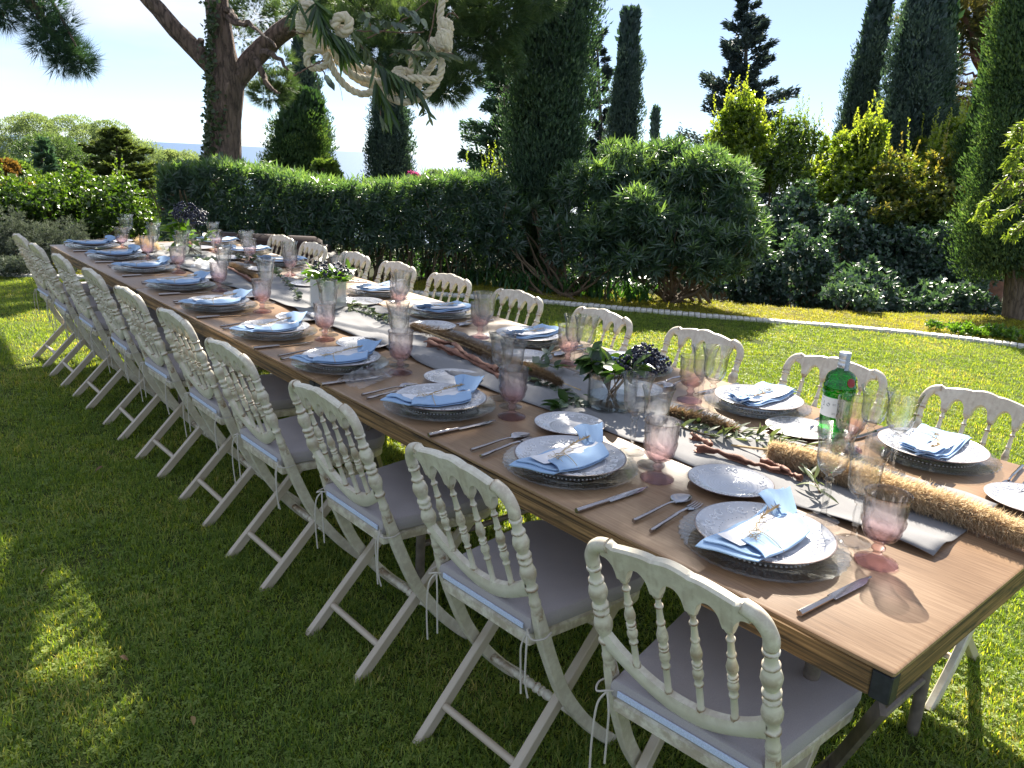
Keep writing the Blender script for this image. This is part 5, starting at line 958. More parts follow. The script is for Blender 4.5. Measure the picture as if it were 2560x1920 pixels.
# ------------------------------------------------------------------ place settings: one of each kind, then copies
SETL = [(.193, .361), (.161, .884), (.168, 1.448), (.150, 2.02), (.158, 2.575), (.172, 3.194), (.205, 3.80), (.215, 4.45), (.22, 5.01), (.22, 5.58)]
SETR = [(1.055, .385), (1.035, .920), (1.02, 1.46), (1.00, 1.98), (1.00, 2.60), (1.02, 3.215), (1.025, 3.80), (1.03, 4.40), (1.03, 4.95), (1.03, 5.50)]
def scroll(mb, R, z, n, kk, slope):
    """raised vine scrolls on a plate rim: n repeats of two curls and a leaf, drawn as low ridges"""
    def ridge(pts, w, h):
        rows = []
        for i, (r, a) in enumerate(pts):
            r2, a2 = pts[min(i + 1, len(pts) - 1)]; r1, a1 = pts[max(i - 1, 0)]
            p = np.array([r * math.cos(a), r * math.sin(a)]); d = np.array([r2 * math.cos(a2) - r1 * math.cos(a1), r2 * math.sin(a2) - r1 * math.sin(a1)]); d /= max(1e-9, np.hypot(*d)); s = np.array([-d[1], d[0]])
            f = w * (0.35 + 0.65 * math.sin(math.pi * min(1, (i + .6) / len(pts)))); zz = z(r)
            rows.append([(*(p - s * f), zz - .0004), (*(p - s * f * .35), zz + h), (*(p + s * f * .35), zz + h), (*(p + s * f), zz - .0004)])
        mb.strip(rows)
    for k in range(n):
        a0 = 2 * math.pi * k / n; da = 2 * math.pi / n; sg = 1 if k % 2 else -1; rm = R * .80; am = R * .095
        def cir(ca, cr, r0, t0, t1, m, shrink): return [(cr + r0 * (1 - shrink * i / m) * math.sin(t0 + (t1 - t0) * i / m) * 1.0, ca + r0 * (1 - shrink * i / m) * math.cos(t0 + (t1 - t0) * i / m) / cr) for i in range(m + 1)]
        ridge(cir(a0 + da * .28, rm, am, sg * 2.6, sg * -4.2, 22, .82), R * .017, R * .017)
        ridge(cir(a0 + da * .74, rm + sg * .02 * R, am * .72, -sg * 2.4, sg * 3.6, 18, .8), R * .014, R * .015)
        ridge([(rm + sg * am * (1 - t * 1.6), a0 + da * (.28 + .5 * t)) for t in np.linspace(0, 1, 8)], R * .013, R * .014)
        ridge([(rm - sg * am * (.2 + t * .9), a0 + da * (.52 + .18 * math.sin(t * 2.6))) for t in np.linspace(0, 1, 6)], R * .016, R * .015)
def dots(mb, R, n, r, z, h):
    for k in range(n):
        a = 2 * math.pi * k / n; mb.lathe([(r, -.0004), (r * .8, h * .6), (0.0001, h)], 6, c=(R * math.cos(a), R * math.sin(a), z))
def plate_meshes(R, H, nm):
    k = R / .135
    zr = lambda r: H * (.33 + .67 * max(0, (r / R - .60) / .40) ** 1.15) if r > .6 * R else H * .30
    prof = [(.0001, 0.004 * k), (.058 * k, .004 * k), (.060 * k, 0), (.068 * k, 0), (.070 * k, .004 * k), (.090 * k, H * .28), (R * .97, H * .86), (R * .995, H * .95), (R, H), (R * .985, H * 1.06), (R * .93, zr(R * .93) + .0), (R * .85, zr(R * .85)), (R * .76, zr(R * .76)), (R * .67, zr(R * .67)), (R * .62, H * .36), (R * .57, H * .30)]
    for q in (.50, .44, .37, .30, .22, .14, .07): prof += [(R * (q + .012), H * .295), (R * q, H * .33), (R * (q - .012), H * .295)]
    prof.append((.0001, H * .295)); mb = MB(); mb.lathe(prof, 64)
    base = mb.mesh(nm, True, 50)
    m2 = MB(); scroll(m2, R, zr, 12, k, 0); dots(m2, R * .955, 56, R * .014, zr(R * .955), R * .016); dots(m2, R * .635, 48, R * .012, H * .38, R * .014)
    m3 = MB(); m3.lathe([(R * .990, H * .93), (R * 1.004, H * .985), (R * 1.003, H * 1.04), (R * .985, H * 1.065), (R * .986, H * 1.0)], 64, closed=True)
    return base, m2.mesh('scroll_relief', True, 60), m3.mesh('glaze_edge', True, 60)
def plate(name, R, H):
    a, b, c = plate_meshes(R, H, name); t = link(name, a, MAT['plate']); link('scroll_relief', b, MAT['relief'], t); link('glaze_edge', c, MAT['rim'], t); return t
dinner0 = plate('dinner_plate', .138, .020); bread0 = plate('bread_plate', .101, .015)
def charger():
    R = .168; z = lambda r: .004 + .013 * max(0, (r / R - .55) / .45)
    prof = [(.0001, .0), (.085, .0), (.092, .002), (R * .98, z(R) - .003), (R, z(R)), (R * .985, z(R) + .003), (R * .90, z(R * .9) + .0035), (R * .70, z(R * .7) + .003), (.092, .0055), (.0001, .005)]
    def md(a, i, r, zz): return 1 + (.012 * math.cos(a * 40) if 4 <= i <= 6 else 0)
    o = link('glass_charger', MB().lathe(prof, 120, mod=md).mesh('glass_charger', True, 50), MAT['charger']); m = MB()
    for k in range(56):
        a = 2 * math.pi * k / 56; u = Vector((math.cos(a), math.sin(a), 0))
        m.tube([u * R * .74 + Vector((0, 0, z(R * .74) + .003)), u * R * .86 + Vector((0, 0, z(R * .86) + .0045)), u * R * .96 + Vector((0, 0, z(R * .96) + .003))], [.0012, .0024, .0012], 5)
    for rr in (.155, .118): dots(m, rr, 80, .0024, z(rr) + .003, .0022)
    link('ribbed_rim', m.mesh('ribbed_rim', True, 60), MAT['charger'], o); return o
charger0 = charger()
def riser():
    """openwork band seen between charger and plate: a shallow underplate with a beaded foot"""
    R = .116; o = link('under_plate', MB().lathe([(.0001, .001), (.08, .001), (.09, 0), (.105, .006), (R, .014), (R * .99, .0155), (.10, .010), (.0001, .009)], 64).mesh('under_plate', True, 50), MAT['charger']); m = MB(); dots(m, R * .965, 72, .0026, .0105, .003); link('beaded_rim', m.mesh('beaded_rim'), MAT['plate'], o); return o
under0 = riser()
def napkin_meshes(v):
    """folded linen band across the plate, one end drooping over the rim, the other fanned up; v varies the fold"""
    g = np.random.default_rng(300 + v); m = MB(); n = 16
    # lower layer: broad band from the near side of the table edge across the plate
    def patch(c00, c10, c11, c01, zf, th, nu=14, nv=8):
        top = []; bot = []
        for j in range(nv + 1):
            rt, rb = [], []
            for i in range(nu + 1):
                u, w = i / nu, j / nv; p = (1 - u) * (1 - w) * np.array(c00) + u * (1 - w) * np.array(c10) + u * w * np.array(c11) + (1 - u) * w * np.array(c01); zz = zf(u, w); rt.append((p[0], p[1], zz + th)); rb.append((p[0], p[1], zz))
            top.append(rt); bot.append(rb)
        m.strip(top); m.strip([r[::-1] for r in bot]); m.strip([top[0][::-1], bot[0][::-1]]); m.strip([top[-1], bot[-1]]); m.strip([[r[0] for r in top], [r[0] for r in bot]]); m.strip([[r[-1] for r in top][::-1], [r[-1] for r in bot][::-1]])
    w1, w2, w3 = g.uniform(.0015, .003), g.uniform(0, 6), g.uniform(0, 6); e = lambda a=.006: g.uniform(-a, a)
    def lie(x, y):                                   # height of cloth lying over well, rim and drooping past the edge
        r = math.hypot(x, y); return .0085 + .0135 * max(0, min(1, (r - .075) / .06)) - max(0, -x - .142) * .35
    wav = lambda u, w: w1 * math.sin(u * 11 + w2) * (.4 + w) + .0015 * math.sin(w * 9 + u * 5 + w3)
    A = [(-.140 + e(), -.066 + e()), (.066 + e(), -.066), (.138 + e(), .052), (-.166 + e(), .056 + e())]
    def bil(c, u, w): return tuple((1 - u) * (1 - w) * c[0][k] + u * (1 - w) * c[1][k] + u * w * c[2][k] + (1 - u) * w * c[3][k] for k in (0, 1))
    base = lambda u, w: lie(*bil(A, u, w)) + .002 + wav(u, w) * .7
    patch(*A, base, .0026, 18, 10)
    B = [(A[0][0] + .012, A[0][1] + .004), (.062, -.062), (.120, .048), (A[3][0] + .016, A[3][1] - .006)]
    patch(*B, lambda u, w: lie(*bil(B, u, w)) + .0065 + .0022 * math.sin(u * 8 + w2) * (1 - u) + wav(u, w), .0026, 18, 10)
    C = [(-.131, -.070), (.069, -.067), (.098 + e(.004), -.014 + e(.004)), (-.082 + e(), .000 + e())]
    patch(*C, lambda u, w: lie(*bil(C, u, w)) + .004 + .0125 * math.sin(math.pi * (.06 + .72 * w)) ** .7 + .003 * math.sin(u * 9 + w * 4 + w3) * w + .002 * math.sin(u * 23 + w2) * w, .0026, 20, 12)
    D = [(.066, .004), (.112, -.012), (.172 + e(), .052 + e()), (.094 + e(), .066 + e())]
    patch(*D, lambda u, w: .022 + .026 * w + .005 * math.sin(u * 5.5) + .003 * math.sin(w * 6 + w2), .0026, 10, 8)
    D2 = [(.078, .002), (.116, -.014), (.178, .036), (.118, .058)]
    patch(*D2, lambda u, w: .026 + .024 * w + .004 * math.sin(u * 6 + 1), .0024, 10, 8)
    return m.mesh('napkin', True, 60)
NAP = [napkin_meshes(v) for v in range(3)]
for m in NAP: m.materials.append(MAT['napkin'])
def card_mesh():
    m = MB(); rows = []
    for j in range(5):
        r = []
        for i in range(13):
            u, w = i / 12, j / 4; x = -.118 + .215 * u + .012 * w; y = -.010 - .012 * u + .056 * w; rr = math.hypot(x, y); r.append((x, y, .0195 + .011 * max(0, min(1, (rr - .075) / .06)) + .003 * u))
        rows.append(r)
    m.strip(rows); m.strip([[(x, y, z + .0007) for x, y, z in r] for r in rows]); return m.mesh('place_card', True, 60)
CARD = card_mesh(); CARD.materials.append(MAT['card'])
def sprig_mesh(v):
    g = np.random.default_rng(400 + v); m = MB()
    m.tube(limb_path([(-.055, -.072, .018), (-.050, -.05, .0285), (-.040, -.025, .031), (-.030, -.004, .0285), (-.022, .006, .026)], 4), .0010, 4)
    m.tube(limb_path([(-.030, -.004, .0295), (-.012, .012, .031), (.006, .006, .032), (-.004, -.010, .0325), (-.024, -.006, .031)], 4), .0009, 4)
    m.tube(limb_path([(-.030, -.004, .0295), (-.050, .006, .030), (-.060, -.006, .031), (-.044, -.014, .032), (-.030, -.006, .031)], 4), .0009, 4)
    ear = limb_path([(-.035, .004, .028), (.005, .016, .030), (.045, .022, .033), (.085, .020, .037)], 5)
    for w_ in range(3): m.tube([p + Vector((0, .002 * (w_ - 1) + g.normal(0, .001), 0)) for p in ear], .0007, 3)
    for k in range(34):
        b = ear[int(g.integers(7, len(ear)))]; d = Vector((.8, g.normal(0, .5), .25 + abs(g.normal(0, .2)))).normalized() * g.uniform(.007, .018); m.tube([b, b + d * .6, b + d], [.0012, .0010, .0003], 3)
    for k in range(18):
        b = Vector((g.uniform(-.075, -.045), g.uniform(-.02, .012), .0285)); d = Vector((g.normal(-.4, .6), g.normal(0, .7), .15)).normalized() * g.uniform(.008, .028); m.tube([b, b + d * .5 + Vector((0, 0, .003)), b + d], [.0006, .0006, .0003], 3)
    return m.mesh('straw_sprig', False)
SPR = [sprig_mesh(v) for v in range(3)]
for m in SPR: m.materials.append(MAT['twine'])
def cutlery(kind):
    m = MB(); rs = lambda c, r, w: None
    hs = [(-.8, -.75), (.8, -.75), (1, 0), (.8, .75), (-.8, .75), (-1, 0)]
    if kind == 'spoon':
        p = limb_path([(-.105, 0, .0062), (-.06, 0, .0075), (0, 0, .0105), (.035, 0, .0095), (.048, 0, .006)], 5); m.tube(p, [.0046, .0046, .0045, .0044, .0043, .0042, .004, .0038, .0036, .0034, .0031, .0029, .0027, .0026, .0025, .0025, .0025, .0026, .0028, .003, .0032], 8)
        rows = []
        for i in range(13):
            t = i / 12; x = .044 + .066 * t; w = .0215 * math.sin(math.pi * min(.985, .06 + .92 * t) ** .85) ** .75; rows.append([(x, w * s, .0026 + .0085 * abs(s) ** 2.2 * (w / .0215) + .0035 * (2 * t - 1) ** 2) for s in np.linspace(-1, 1, 9)])
        m.strip(rows); m.strip([[(a, b, c - .0012) for a, b, c in r][::-1] for r in rows])
    elif kind == 'fork':
        p = limb_path([(-.105, 0, .0062), (-.06, 0, .0075), (0, 0, .010), (.035, 0, .0095), (.050, 0, .007)], 5); m.tube(p, [.0046] * 6 + [.004] * 6 + [.003] * 9, 8)
        rows = [[(.046 + .022 * t, s * (.003 + .0085 * t ** .6), .0068 - .002 * t) for s in np.linspace(-1, 1, 5)] for t in np.linspace(0, 1, 6)]; m.strip(rows); m.strip([[(a, b, c - .0016) for a, b, c in r][::-1] for r in rows])
        for k in range(4): y = (k - 1.5) * .0064; m.tube([(.066, y, .0044), (.085, y, .0036), (.104, y * .96, .0058)], [.0019, .0017, .0009], 5)
    else:
        m.tube([(-.118, 0, .006), (-.02, 0, .006)], [.0062, .0052], 8); rows = []
        for i in range(14):
            t = i / 13; x = -.02 + .135 * t; top = .0085 * (1 - max(0, (t - .72) / .28) ** 2); bot = -.0085 + .014 * max(0, (t - .70) / .30) ** 1.6; rows.append([(x, min(bot, top - .0004), .006), (x, (bot + top) / 2, .0074), (x, top, .0072), (x, top, .005), (x, (bot + top) / 2, .0046), (x, min(bot, top - .0004), .006)])
        m.strip(rows)
    return m.mesh(kind, True, 45)
CUT = {k: cutlery(k) for k in ('spoon', 'fork', 'knife')}
for m in CUT.values(): m.materials.append(MAT['steel'])
def goblet_mesh():
    def sc(a, i, r, z):
        f = 1.0
        if z < .012: f += .06 * abs(math.cos(a * 8)) * (r > .02)
        elif .052 < z < .074: f += .07 * abs(math.cos(a * 6))
        elif .078 < z < .102 : f += .05 * math.cos(a * 12) * math.sin((z - .078) / .024 * math.pi) + .02 * math.cos(a * 36)
        elif .106 < z < .138: f += .085 * (abs(math.cos(a * 7)) ** .5 - .6) * math.sin((z - .106) / .032 * math.pi) ** .5
        return f
    out = [(.0001, .003), (.030, .0005), (.0385, .001), (.0395, .004), (.034, .0075), (.020, .0125), (.0115, .018), (.0085, .023), (.0095, .028), (.0135, .031), (.0135, .035), (.0095, .039), (.0095, .043), (.017, .049), (.026, .055), (.0315, .062), (.0350, .070), (.0368, .075), (.0372, .078), (.0385, .084), (.0392, .090), (.0396, .096), (.0392, .102), (.0400, .105), (.0404, .112), (.0408, .120), (.0412, .128), (.0416, .136), (.0424, .141), (.0440, .1475), (.0436, .1500), (.0418, .1490), (.0398, .140), (.0386, .120), (.0376, .100), (.0356, .080), (.030, .064), (.020, .054), (.0001, .0505)]
    return MB().lathe(out, 84, mod=lambda a, i, r, z: sc(a, i, r, z) if i < 29 else 1.0).mesh('pink_goblet', True, 60)
def wine_mesh(H, rr, seed):
    k = H / .212
    out = [(.0001, .002), (.030, .0005), (.0355, .0012), (.0355, .0026), (.022, .0058), (.009, .011), (.0062, .018), (.0058, .032), (.0072, .050), (.0086, .066), (.0066, .082), (.0058, .088), (.0105, .092), (.0108, .096), (.0062, .100), (.011, .105), (.0225, .114), (.0300, .126), (.0332, .142), (.0338, .158), (.0346, .174), (.0372, .190), (.0412, .203), (.0448, .212), (.0441, .2125), (.0404, .203), (.0362, .190), (.0336, .174), (.0328, .158), (.0322, .142), (.0290, .127), (.0215, .1155), (.0001, .110)]
    out = [(r * rr if z > .1 else r, z * k) for r, z in out]
    return MB().lathe(out, 40, mod=lambda a, i, r, z: 1 + (.10 * math.cos(a * 6) if .016 < z / k < .088 else .012 * math.cos(a * 8) if .12 < z / k < .175 and i < 22 else 0)).mesh('wine_glass', True, 60)
GOB = goblet_mesh(); GOB.materials.append(MAT['goblet'])
WG = [wine_mesh(.214, 1.0, 0), wine_mesh(.206, .93, 1)]
for m in WG: m.materials.append(MAT['clear'])
T0 = TZ
def place(proto, x, y, z, rz, label, cat, group, name=None):
    """proto: object tree or mesh; used directly the first time, copied afterwards"""
    if isinstance(proto, bpy.types.Mesh): o = bpy.data.objects.new(name or proto.name.split('.')[0], proto); COL.objects.link(o)
    elif proto.get('label') is None: o = proto
    else: o = copy_tree(proto)
    o.location = (x, y, z); o.rotation_euler = (0, 0, rz); return tag(o, label, cat, group)
for side, S in (('open lawn side', SETL), ('hedge side', SETR)):
    for i, (cx, cy_) in enumerate(S):
        R = 0 if side == 'open lawn side' else math.pi; g = np.random.default_rng(500 + i + (50 if R else 0)); c_, s_ = math.cos(R), math.sin(R)
        def W(dx, dy): return cx + c_ * dx - s_ * dy, cy_ + s_ * dx + c_ * dy
        where = f'{NTH[i]} setting from the pampas end, {side}'; j = lambda a=.004: g.uniform(-a, a); tw = lambda a=.05: g.uniform(-a, a)
        place(charger0, cx, cy_, T0 + .0005, R + tw(1), 'ribbed glass charger, ' + where, 'charger plate', 'glass chargers')
        place(under0, cx, cy_, T0 + .0075, R + tw(1), 'beaded under plate, ' + where, 'under plate', 'under plates')
        place(dinner0, cx + j(), cy_ + j(), T0 + .0185, R + tw(3), 'white scroll-rimmed dinner plate, ' + where, 'dinner plate', 'dinner plates')
        nr = R + tw(.13); v = int(g.integers(0, 3)); dz = T0 + .0185 + .0012
        nm = place(NAP[v], cx, cy_, dz, nr, 'pale blue folded napkin, ' + where, 'napkin', 'napkins', 'napkin')
        place(CARD, *W(0, 0), dz + .001, nr + tw(.03), 'white card in the napkin, ' + where, 'place card', 'place cards', 'place_card')
        place(SPR[v], cx, cy_, dz + .001, nr + tw(.05), 'dried straw sprig on the napkin, ' + where, 'dried sprig', 'dried sprigs', 'straw_sprig')
        bx, by = W(.212 + j(.006), .222 + j(.01))
        if R and i == 1: bx, by = .935, .705
        if R and i == 0: bx, by = .93, .10
        rz_ = TZ + .0035 if .40 < bx < .86 else TZ + .0005
        place(bread0, bx, by, rz_ + (.002 if abs(bx - .42) < .12 else .001 if abs(bx - .82) < .12 else 0), R + tw(3), 'small scroll-rimmed bread plate, ' + where, 'bread plate', 'bread plates')
        if not (R and i == 7):
            x, y = W(-.030 + j(), .232 + j()); place(CUT['spoon'], x, y, T0 + .0003, R + .09 + tw(), 'polished steel spoon, ' + where, 'spoon', 'spoons', 'spoon')
        x, y = W(-.040 + j(), .190 + j()); place(CUT['fork'], x, y, T0 + .0003, R + .12 + tw(), 'polished steel fork, ' + where, 'fork', 'forks', 'fork')
        x, y = W(-.052 + j(), -.192 + j()); place(CUT['knife'], x, y, T0 + .0003, R - .05 + tw(), 'steel table knife, ' + where, 'knife', 'knives', 'knife')
        gx, gy = W(.135 + j(.006), -.170 + j(.008)); place(GOB, gx, gy, T0 + .0003, tw(3), 'pink pressed-glass goblet, ' + where, 'goblet', 'pink goblets', 'pink_goblet')
        gx, gy = W(.188 + j(.008), -.096 + j(.008)); place(WG[1], gx, gy, T0 + .0003, tw(3), 'narrower clear wine glass, ' + where, 'wine glass', 'wine glasses', 'wine_glass')
        gx, gy = W(.222 + j(.008), -.012 + j(.012)); place(WG[0], gx, gy, T0 + (.0075 if gx > .40 and gx < .86 else .0003), tw(3), 'taller clear wine glass, ' + where, 'wine glass', 'wine glasses', 'wine_glass')
# ------------------------------------------------------------------ leaves as pieces, branches, bouquets
def leaf_mesh(nm, L, W, var, curl=.12, blunt=1.0):
    rows = []; n = 5
    for i in range(n + 1):
        t = i / n; w = W / 2 * math.sin(math.pi * min(.98, .03 + .95 * t ** blunt)) ** .8; z = -curl * L * t * t; rows.append([(L * t, -w, z + w * .35), (L * t, 0, z), (L * t, w, z + w * .35)])
    me = MB().strip(rows).mesh(nm, True, 70); a = me.attributes.new('var', 'FLOAT', 'POINT'); a.data.foreach_set('value', np.full(len(me.vertices), var, dtype=np.float32)); return me
def leaf_set(L, W, mat, blunt=1.0):
    out = []
    for v in (.15, .45, .7, .95):
        m = leaf_mesh('leaf', L, W, v, RNG.uniform(.05, .3), blunt); m.materials.append(mat); out.append(m)
    return out
LV_OLIVE = leaf_set(.052, .0125, MAT['olive']); LV_ROUND = leaf_set(.036, .022, leaf_mat('eucalyptus_leaf', [(0.05, 0.07, 0.055), (0.10, 0.13, 0.10), (0.20, 0.23, 0.18)], .2, (1.6, 1.8, 1), .45), .8)
LV_DARK = leaf_set(.055, .030, MAT['dark_leaf'], .85); LV_BRIGHT = leaf_set(.046, .024, MAT['bright_leaf'], .85); LV_LONG = leaf_set(.085, .0095, MAT['dark_leaf'])
def put_leaf(parent, ms, p, d, up, s=1.0):
    o = bpy.data.objects.new('leaf', ms[int(RNG.integers(0, len(ms)))]); COL.objects.link(o); o.parent = parent
    d = Vector(d).normalized(); u = Vector(up); y = u.cross(d); y = y.normalized() if y.length > 1e-4 else d.orthogonal().normalized(); z = d.cross(y)
    o.matrix_local = Matrix.Translation(Vector(p)) @ Matrix((d, y, z)).transposed().to_4x4() @ Matrix.Scale(float(s), 4); return o
def branch_on_table(label, pts, ms, n, name='olive_branch', cat='foliage branch', group='branches along the runner', z0=.012, mat='stem', lift=.5, r=.0028, cone=.9):
    """twig lying along the runner with leaves to both sides; pts are photograph pixels on the table top"""
    P = [Vector(at_z(x, y, TZ + z0)) for x, y in pts]; t = thing(name, label, cat, P[0], 0, group); o = Vector(P[0]); c = limb_path([tuple(p - o) for p in P], 6, .003)
    link('twig', MB().tube(c, [r * (1 - .6 * i / len(c)) for i in range(len(c))], 5).mesh('twig'), MAT[mat], t)
    for k in range(n):
        i = min(len(c) - 2, int(len(c) * (k + RNG.uniform(0, 1)) / n)); tg = (c[i + 1] - c[i]).normalized(); sd = Vector((-tg.y, tg.x, 0)) * (1 if k % 2 else -1)
        d = tg * RNG.uniform(.3, 1) + sd * RNG.uniform(.2, cone) + Vector((0, 0, RNG.uniform(-.08, lift))); p = c[i].copy(); p.z = max(p.z, .002)
        put_leaf(t, ms, p, d, (RNG.normal(0, .5), RNG.normal(0, .5), 1), RNG.uniform(.65, 1.2))
    return t
D4 = tl(1500, 760); C3 = tl(1000, 640); B2 = tl(480, 480); A1 = tl(0, 480); E5 = tl(1920, 800); R4 = tl(1280, 960, 1.728)
branch_on_table('long olive branch across the runner, between the bark strip and the brown plume', [D4(640, 960), D4(900, 1060), D4(1250, 1130), D4(1500, 1170), D4(1790, 1260)], LV_OLIVE, 64, lift=.9)
branch_on_table('second olive branch tangled with the long one beside the pale plume', [D4(700, 1060), D4(1000, 1150), D4(1300, 1190), D4(1560, 1260)], LV_OLIVE, 44, lift=.8)
branch_on_table('olive sprig lying over the pampas plume behind the wine glass', [R4(1330, 470), R4(1290, 400), R4(1250, 330)], LV_OLIVE, 20, lift=.9, z0=.03)
branch_on_table('dark leafy eucalyptus branch below the glass vase', [C3(1080, 1060), C3(1250, 1120), C3(1420, 1190), C3(1570, 1290)], LV_ROUND, 34, 'eucalyptus_branch', lift=.4)
branch_on_table('eucalyptus twig with a few large leaves on the runner', [C3(1560, 1210), C3(1440, 1260), C3(1310, 1310)], LV_DARK, 14, 'eucalyptus_branch', lift=.3)
branch_on_table('leafy sprig standing over the brown plume beside the vase', [C3(1090, 1000), C3(1240, 960), C3(1370, 960)], LV_DARK, 12, 'eucalyptus_branch', lift=.9, z0=.03)
branch_on_table('thin arched twig with leaves near the fourth hedge-side plate', [C3(1150, 950), C3(1250, 880), C3(1300, 830)], LV_ROUND, 12, 'eucalyptus_branch', lift=1.0, z0=.02)
branch_on_table('silvery branch spilling before the white cube vase', [B2(1380, 960), B2(1500, 1010), B2(1620, 1080), B2(1720, 1130)], LV_ROUND, 40, 'eucalyptus_branch', lift=.6)
branch_on_table('green stem with leaves crossing the silvery branch', [B2(1360, 1000), B2(1540, 1060), B2(1700, 1100)], LV_OLIVE, 22, lift=.5, mat='green_stem', r=.005)
branch_on_table('silvery branch on the far side of the white cube vase', [B2(720, 700), B2(800, 770), B2(880, 850), B2(920, 930)], LV_ROUND, 40, 'eucalyptus_branch', lift=.8)
branch_on_table('grey-leaved branch along the middle of the far table', [B2(380, 560), B2(500, 590), B2(640, 640), B2(760, 690)], LV_ROUND, 40, 'eucalyptus_branch', lift=.8)
branch_on_table('fan of grey olive leaves near the ninth hedge-side plate', [B2(700, 600), B2(620, 580), B2(540, 570)], LV_OLIVE, 22, lift=1.0)
branch_on_table('pale dry branch at the far end of the runner', [A1(1240, 470), A1(1350, 480), A1(1480, 520)], LV_OLIVE, 30, lift=1.0)
branch_on_table('grey tuft of leaves beside the far glass vase', [A1(1680, 580), A1(1760, 600), A1(1850, 590)], LV_ROUND, 24, 'eucalyptus_branch', lift=.9)
# pampas and reed plumes
def plume(label, pts, R, n, mat, hair, z0=.03, stem=None, name='pampas_plume'):
    P = [Vector(at_z(x, y, TZ + z0)) for x, y in pts]; t = thing(name, label, 'dried plume', P[0], 0, 'dried plumes along the runner'); o = P[0]; c = limb_path([tuple(p - o) for p in P], 8); c = np.array([tuple(p) for p in c]); m = len(c)
    i = RNG.uniform(0, m - 1.01, n); i0 = i.astype(int); f = (i - i0)[:, None]; B = c[i0] * (1 - f) + c[i0 + 1] * f; T = unit(c[i0 + 1] - c[i0]); rd = rdir(n); rd = unit(rd - T * (rd * T).sum(1)[:, None]); prof = np.clip(np.sin(np.pi * np.clip(i / m * .9 + .12, 0, 1)) ** .5, .2, 1)
    P_ = B + rd * (R * prof * RNG.uniform(.0, .75, n))[:, None]; P_[:, 2] = np.maximum(P_[:, 2], -z0 + .004); Dv = T * .8 + rd * .55 + RNG.normal(0, .45, (n, 3)) + [0, 0, -.15]; Dv[:, 2] = np.where(P_[:, 2] < -z0 + .012, np.abs(Dv[:, 2]) * .2, Dv[:, 2])
    foliage('plume', leaves(P_, Dv, rdir(n), hair * RNG.uniform(.5, 1.2, n), hair * .05, .3, .45 + .3 * rd[:, 2] + RNG.uniform(-.3, .3, n)), mat, t)
    s = [Vector(q) for q in c[:: max(1, m // 12)]]; s[-1].z = max(s[-1].z, -z0 + .004)
    link('stalk', MB().tube(([Vector(at_z(*stem, TZ + .008)) - o] if stem else []) + s, .0035, 6).mesh('stalk'), MAT['twine'], t); return t
plume('big fluffy sand-coloured pampas plume running off the bare table end', [R4(1110, 285), R4(1250, 325), R4(1450, 385), R4(1700, 472), R4(1950, 552), R4(2230, 660), R4(2420, 740)], 0.038, 46000, MAT['pampas'], .024, .036, R4(950, 265))
plume('brown reed plume beside the glass vase, lying on red bark', [C3(90, 600), C3(320, 660), C3(560, 740), C3(800, 850), C3(1020, 940), C3(1220, 1010), C3(1380, 1090)], .027, 12000, MAT['pampas_dark'], .02, .040, C3(1560, 1160), 'reed_plume')
plume('straw plume under the olive branches behind the third goblet', [D4(590, 930), D4(760, 980), D4(950, 1030), D4(1150, 1090)], .020, 3500, MAT['pampas_dark'], .03, .022, None, 'reed_plume')
plume('brown reed plume between the far vase and the white cube vase', [B2(330, 635), B2(420, 670), B2(520, 720), B2(570, 760)], .026, 3000, MAT['pampas_dark'], .03, .03, None, 'reed_plume')
plume('whitish tuft of dried plume near the far table end', [A1(1180, 430), A1(1260, 450), A1(1350, 480)], .035, 1800, MAT['pampas'], .04, .03)
# strips of peeled bark
def bark_strip(label, pts, r, z0=.02, curl=1.0):
    P = [Vector(at_z(x, y, TZ + z0)) for x, y in pts]; t = thing('bark_strip', label, 'bark strip', P[0], 0, 'peeled bark strips on the runner'); c = limb_path([tuple(p - P[0]) for p in P], 7, .0015); n = len(c); rows = []
    for i, p in enumerate(c):
        tg = (c[min(i + 1, n - 1)] - c[max(i - 1, 0)]).normalized(); u = Vector((-tg.y, tg.x, 0)).normalized(); tw = i / n * 1.3 * curl; rr = r * (.75 + .25 * math.sin(i * .7)) * (1 - .35 * i / n); rows.append([p + u * (rr * math.cos(a + tw)) + Vector((0, 0, 1)) * (rr * math.sin(a + tw)) for a in np.linspace(-2.3, 2.3, 11)])
    me = MB().strip(rows).mesh('bark', True, 70); o = link('curl', me, MAT['dry_bark'], t); so = o.modifiers.new('thickness', 'SOLIDIFY'); so.thickness = .0025; return t
bark_strip('straight curled strip of red bark before the third bread plate', [D4(820, 1240), D4(1050, 1290), D4(1300, 1370), D4(1560, 1440)], .013, .016, .4)
bark_strip('short bark flake poking out under the olive leaves', [D4(780, 1140), D4(880, 1170), D4(960, 1220)], .012, .014)
bark_strip('long twisted piece of red-brown bark on the crumpled runner', [C3(215, 755), C3(380, 800), C3(560, 880), C3(730, 960), C3(870, 1050)], .020, .022, 1.2)
bark_strip('forked bark piece lying along the twisted one', [C3(455, 775), C3(560, 850), C3(700, 920), C3(850, 985)], .018, .034, .8)
bark_strip('broad bark flake under the brown reed plume', [C3(250, 740), C3(420, 760), C3(560, 745), C3(690, 830)], .022, .018, .5)
bark_strip('bark strip beside the white cloth on the far table', [B2(310, 665), B2(420, 710), B2(520, 770), B2(570, 800)], .016, .018, .5)
bark_strip('bark curl in front of the pampas plume, near the bottle side', [E5(-60, 1225), E5(60, 1260), E5(180, 1320), E5(290, 1370)], .013, .018, .3)
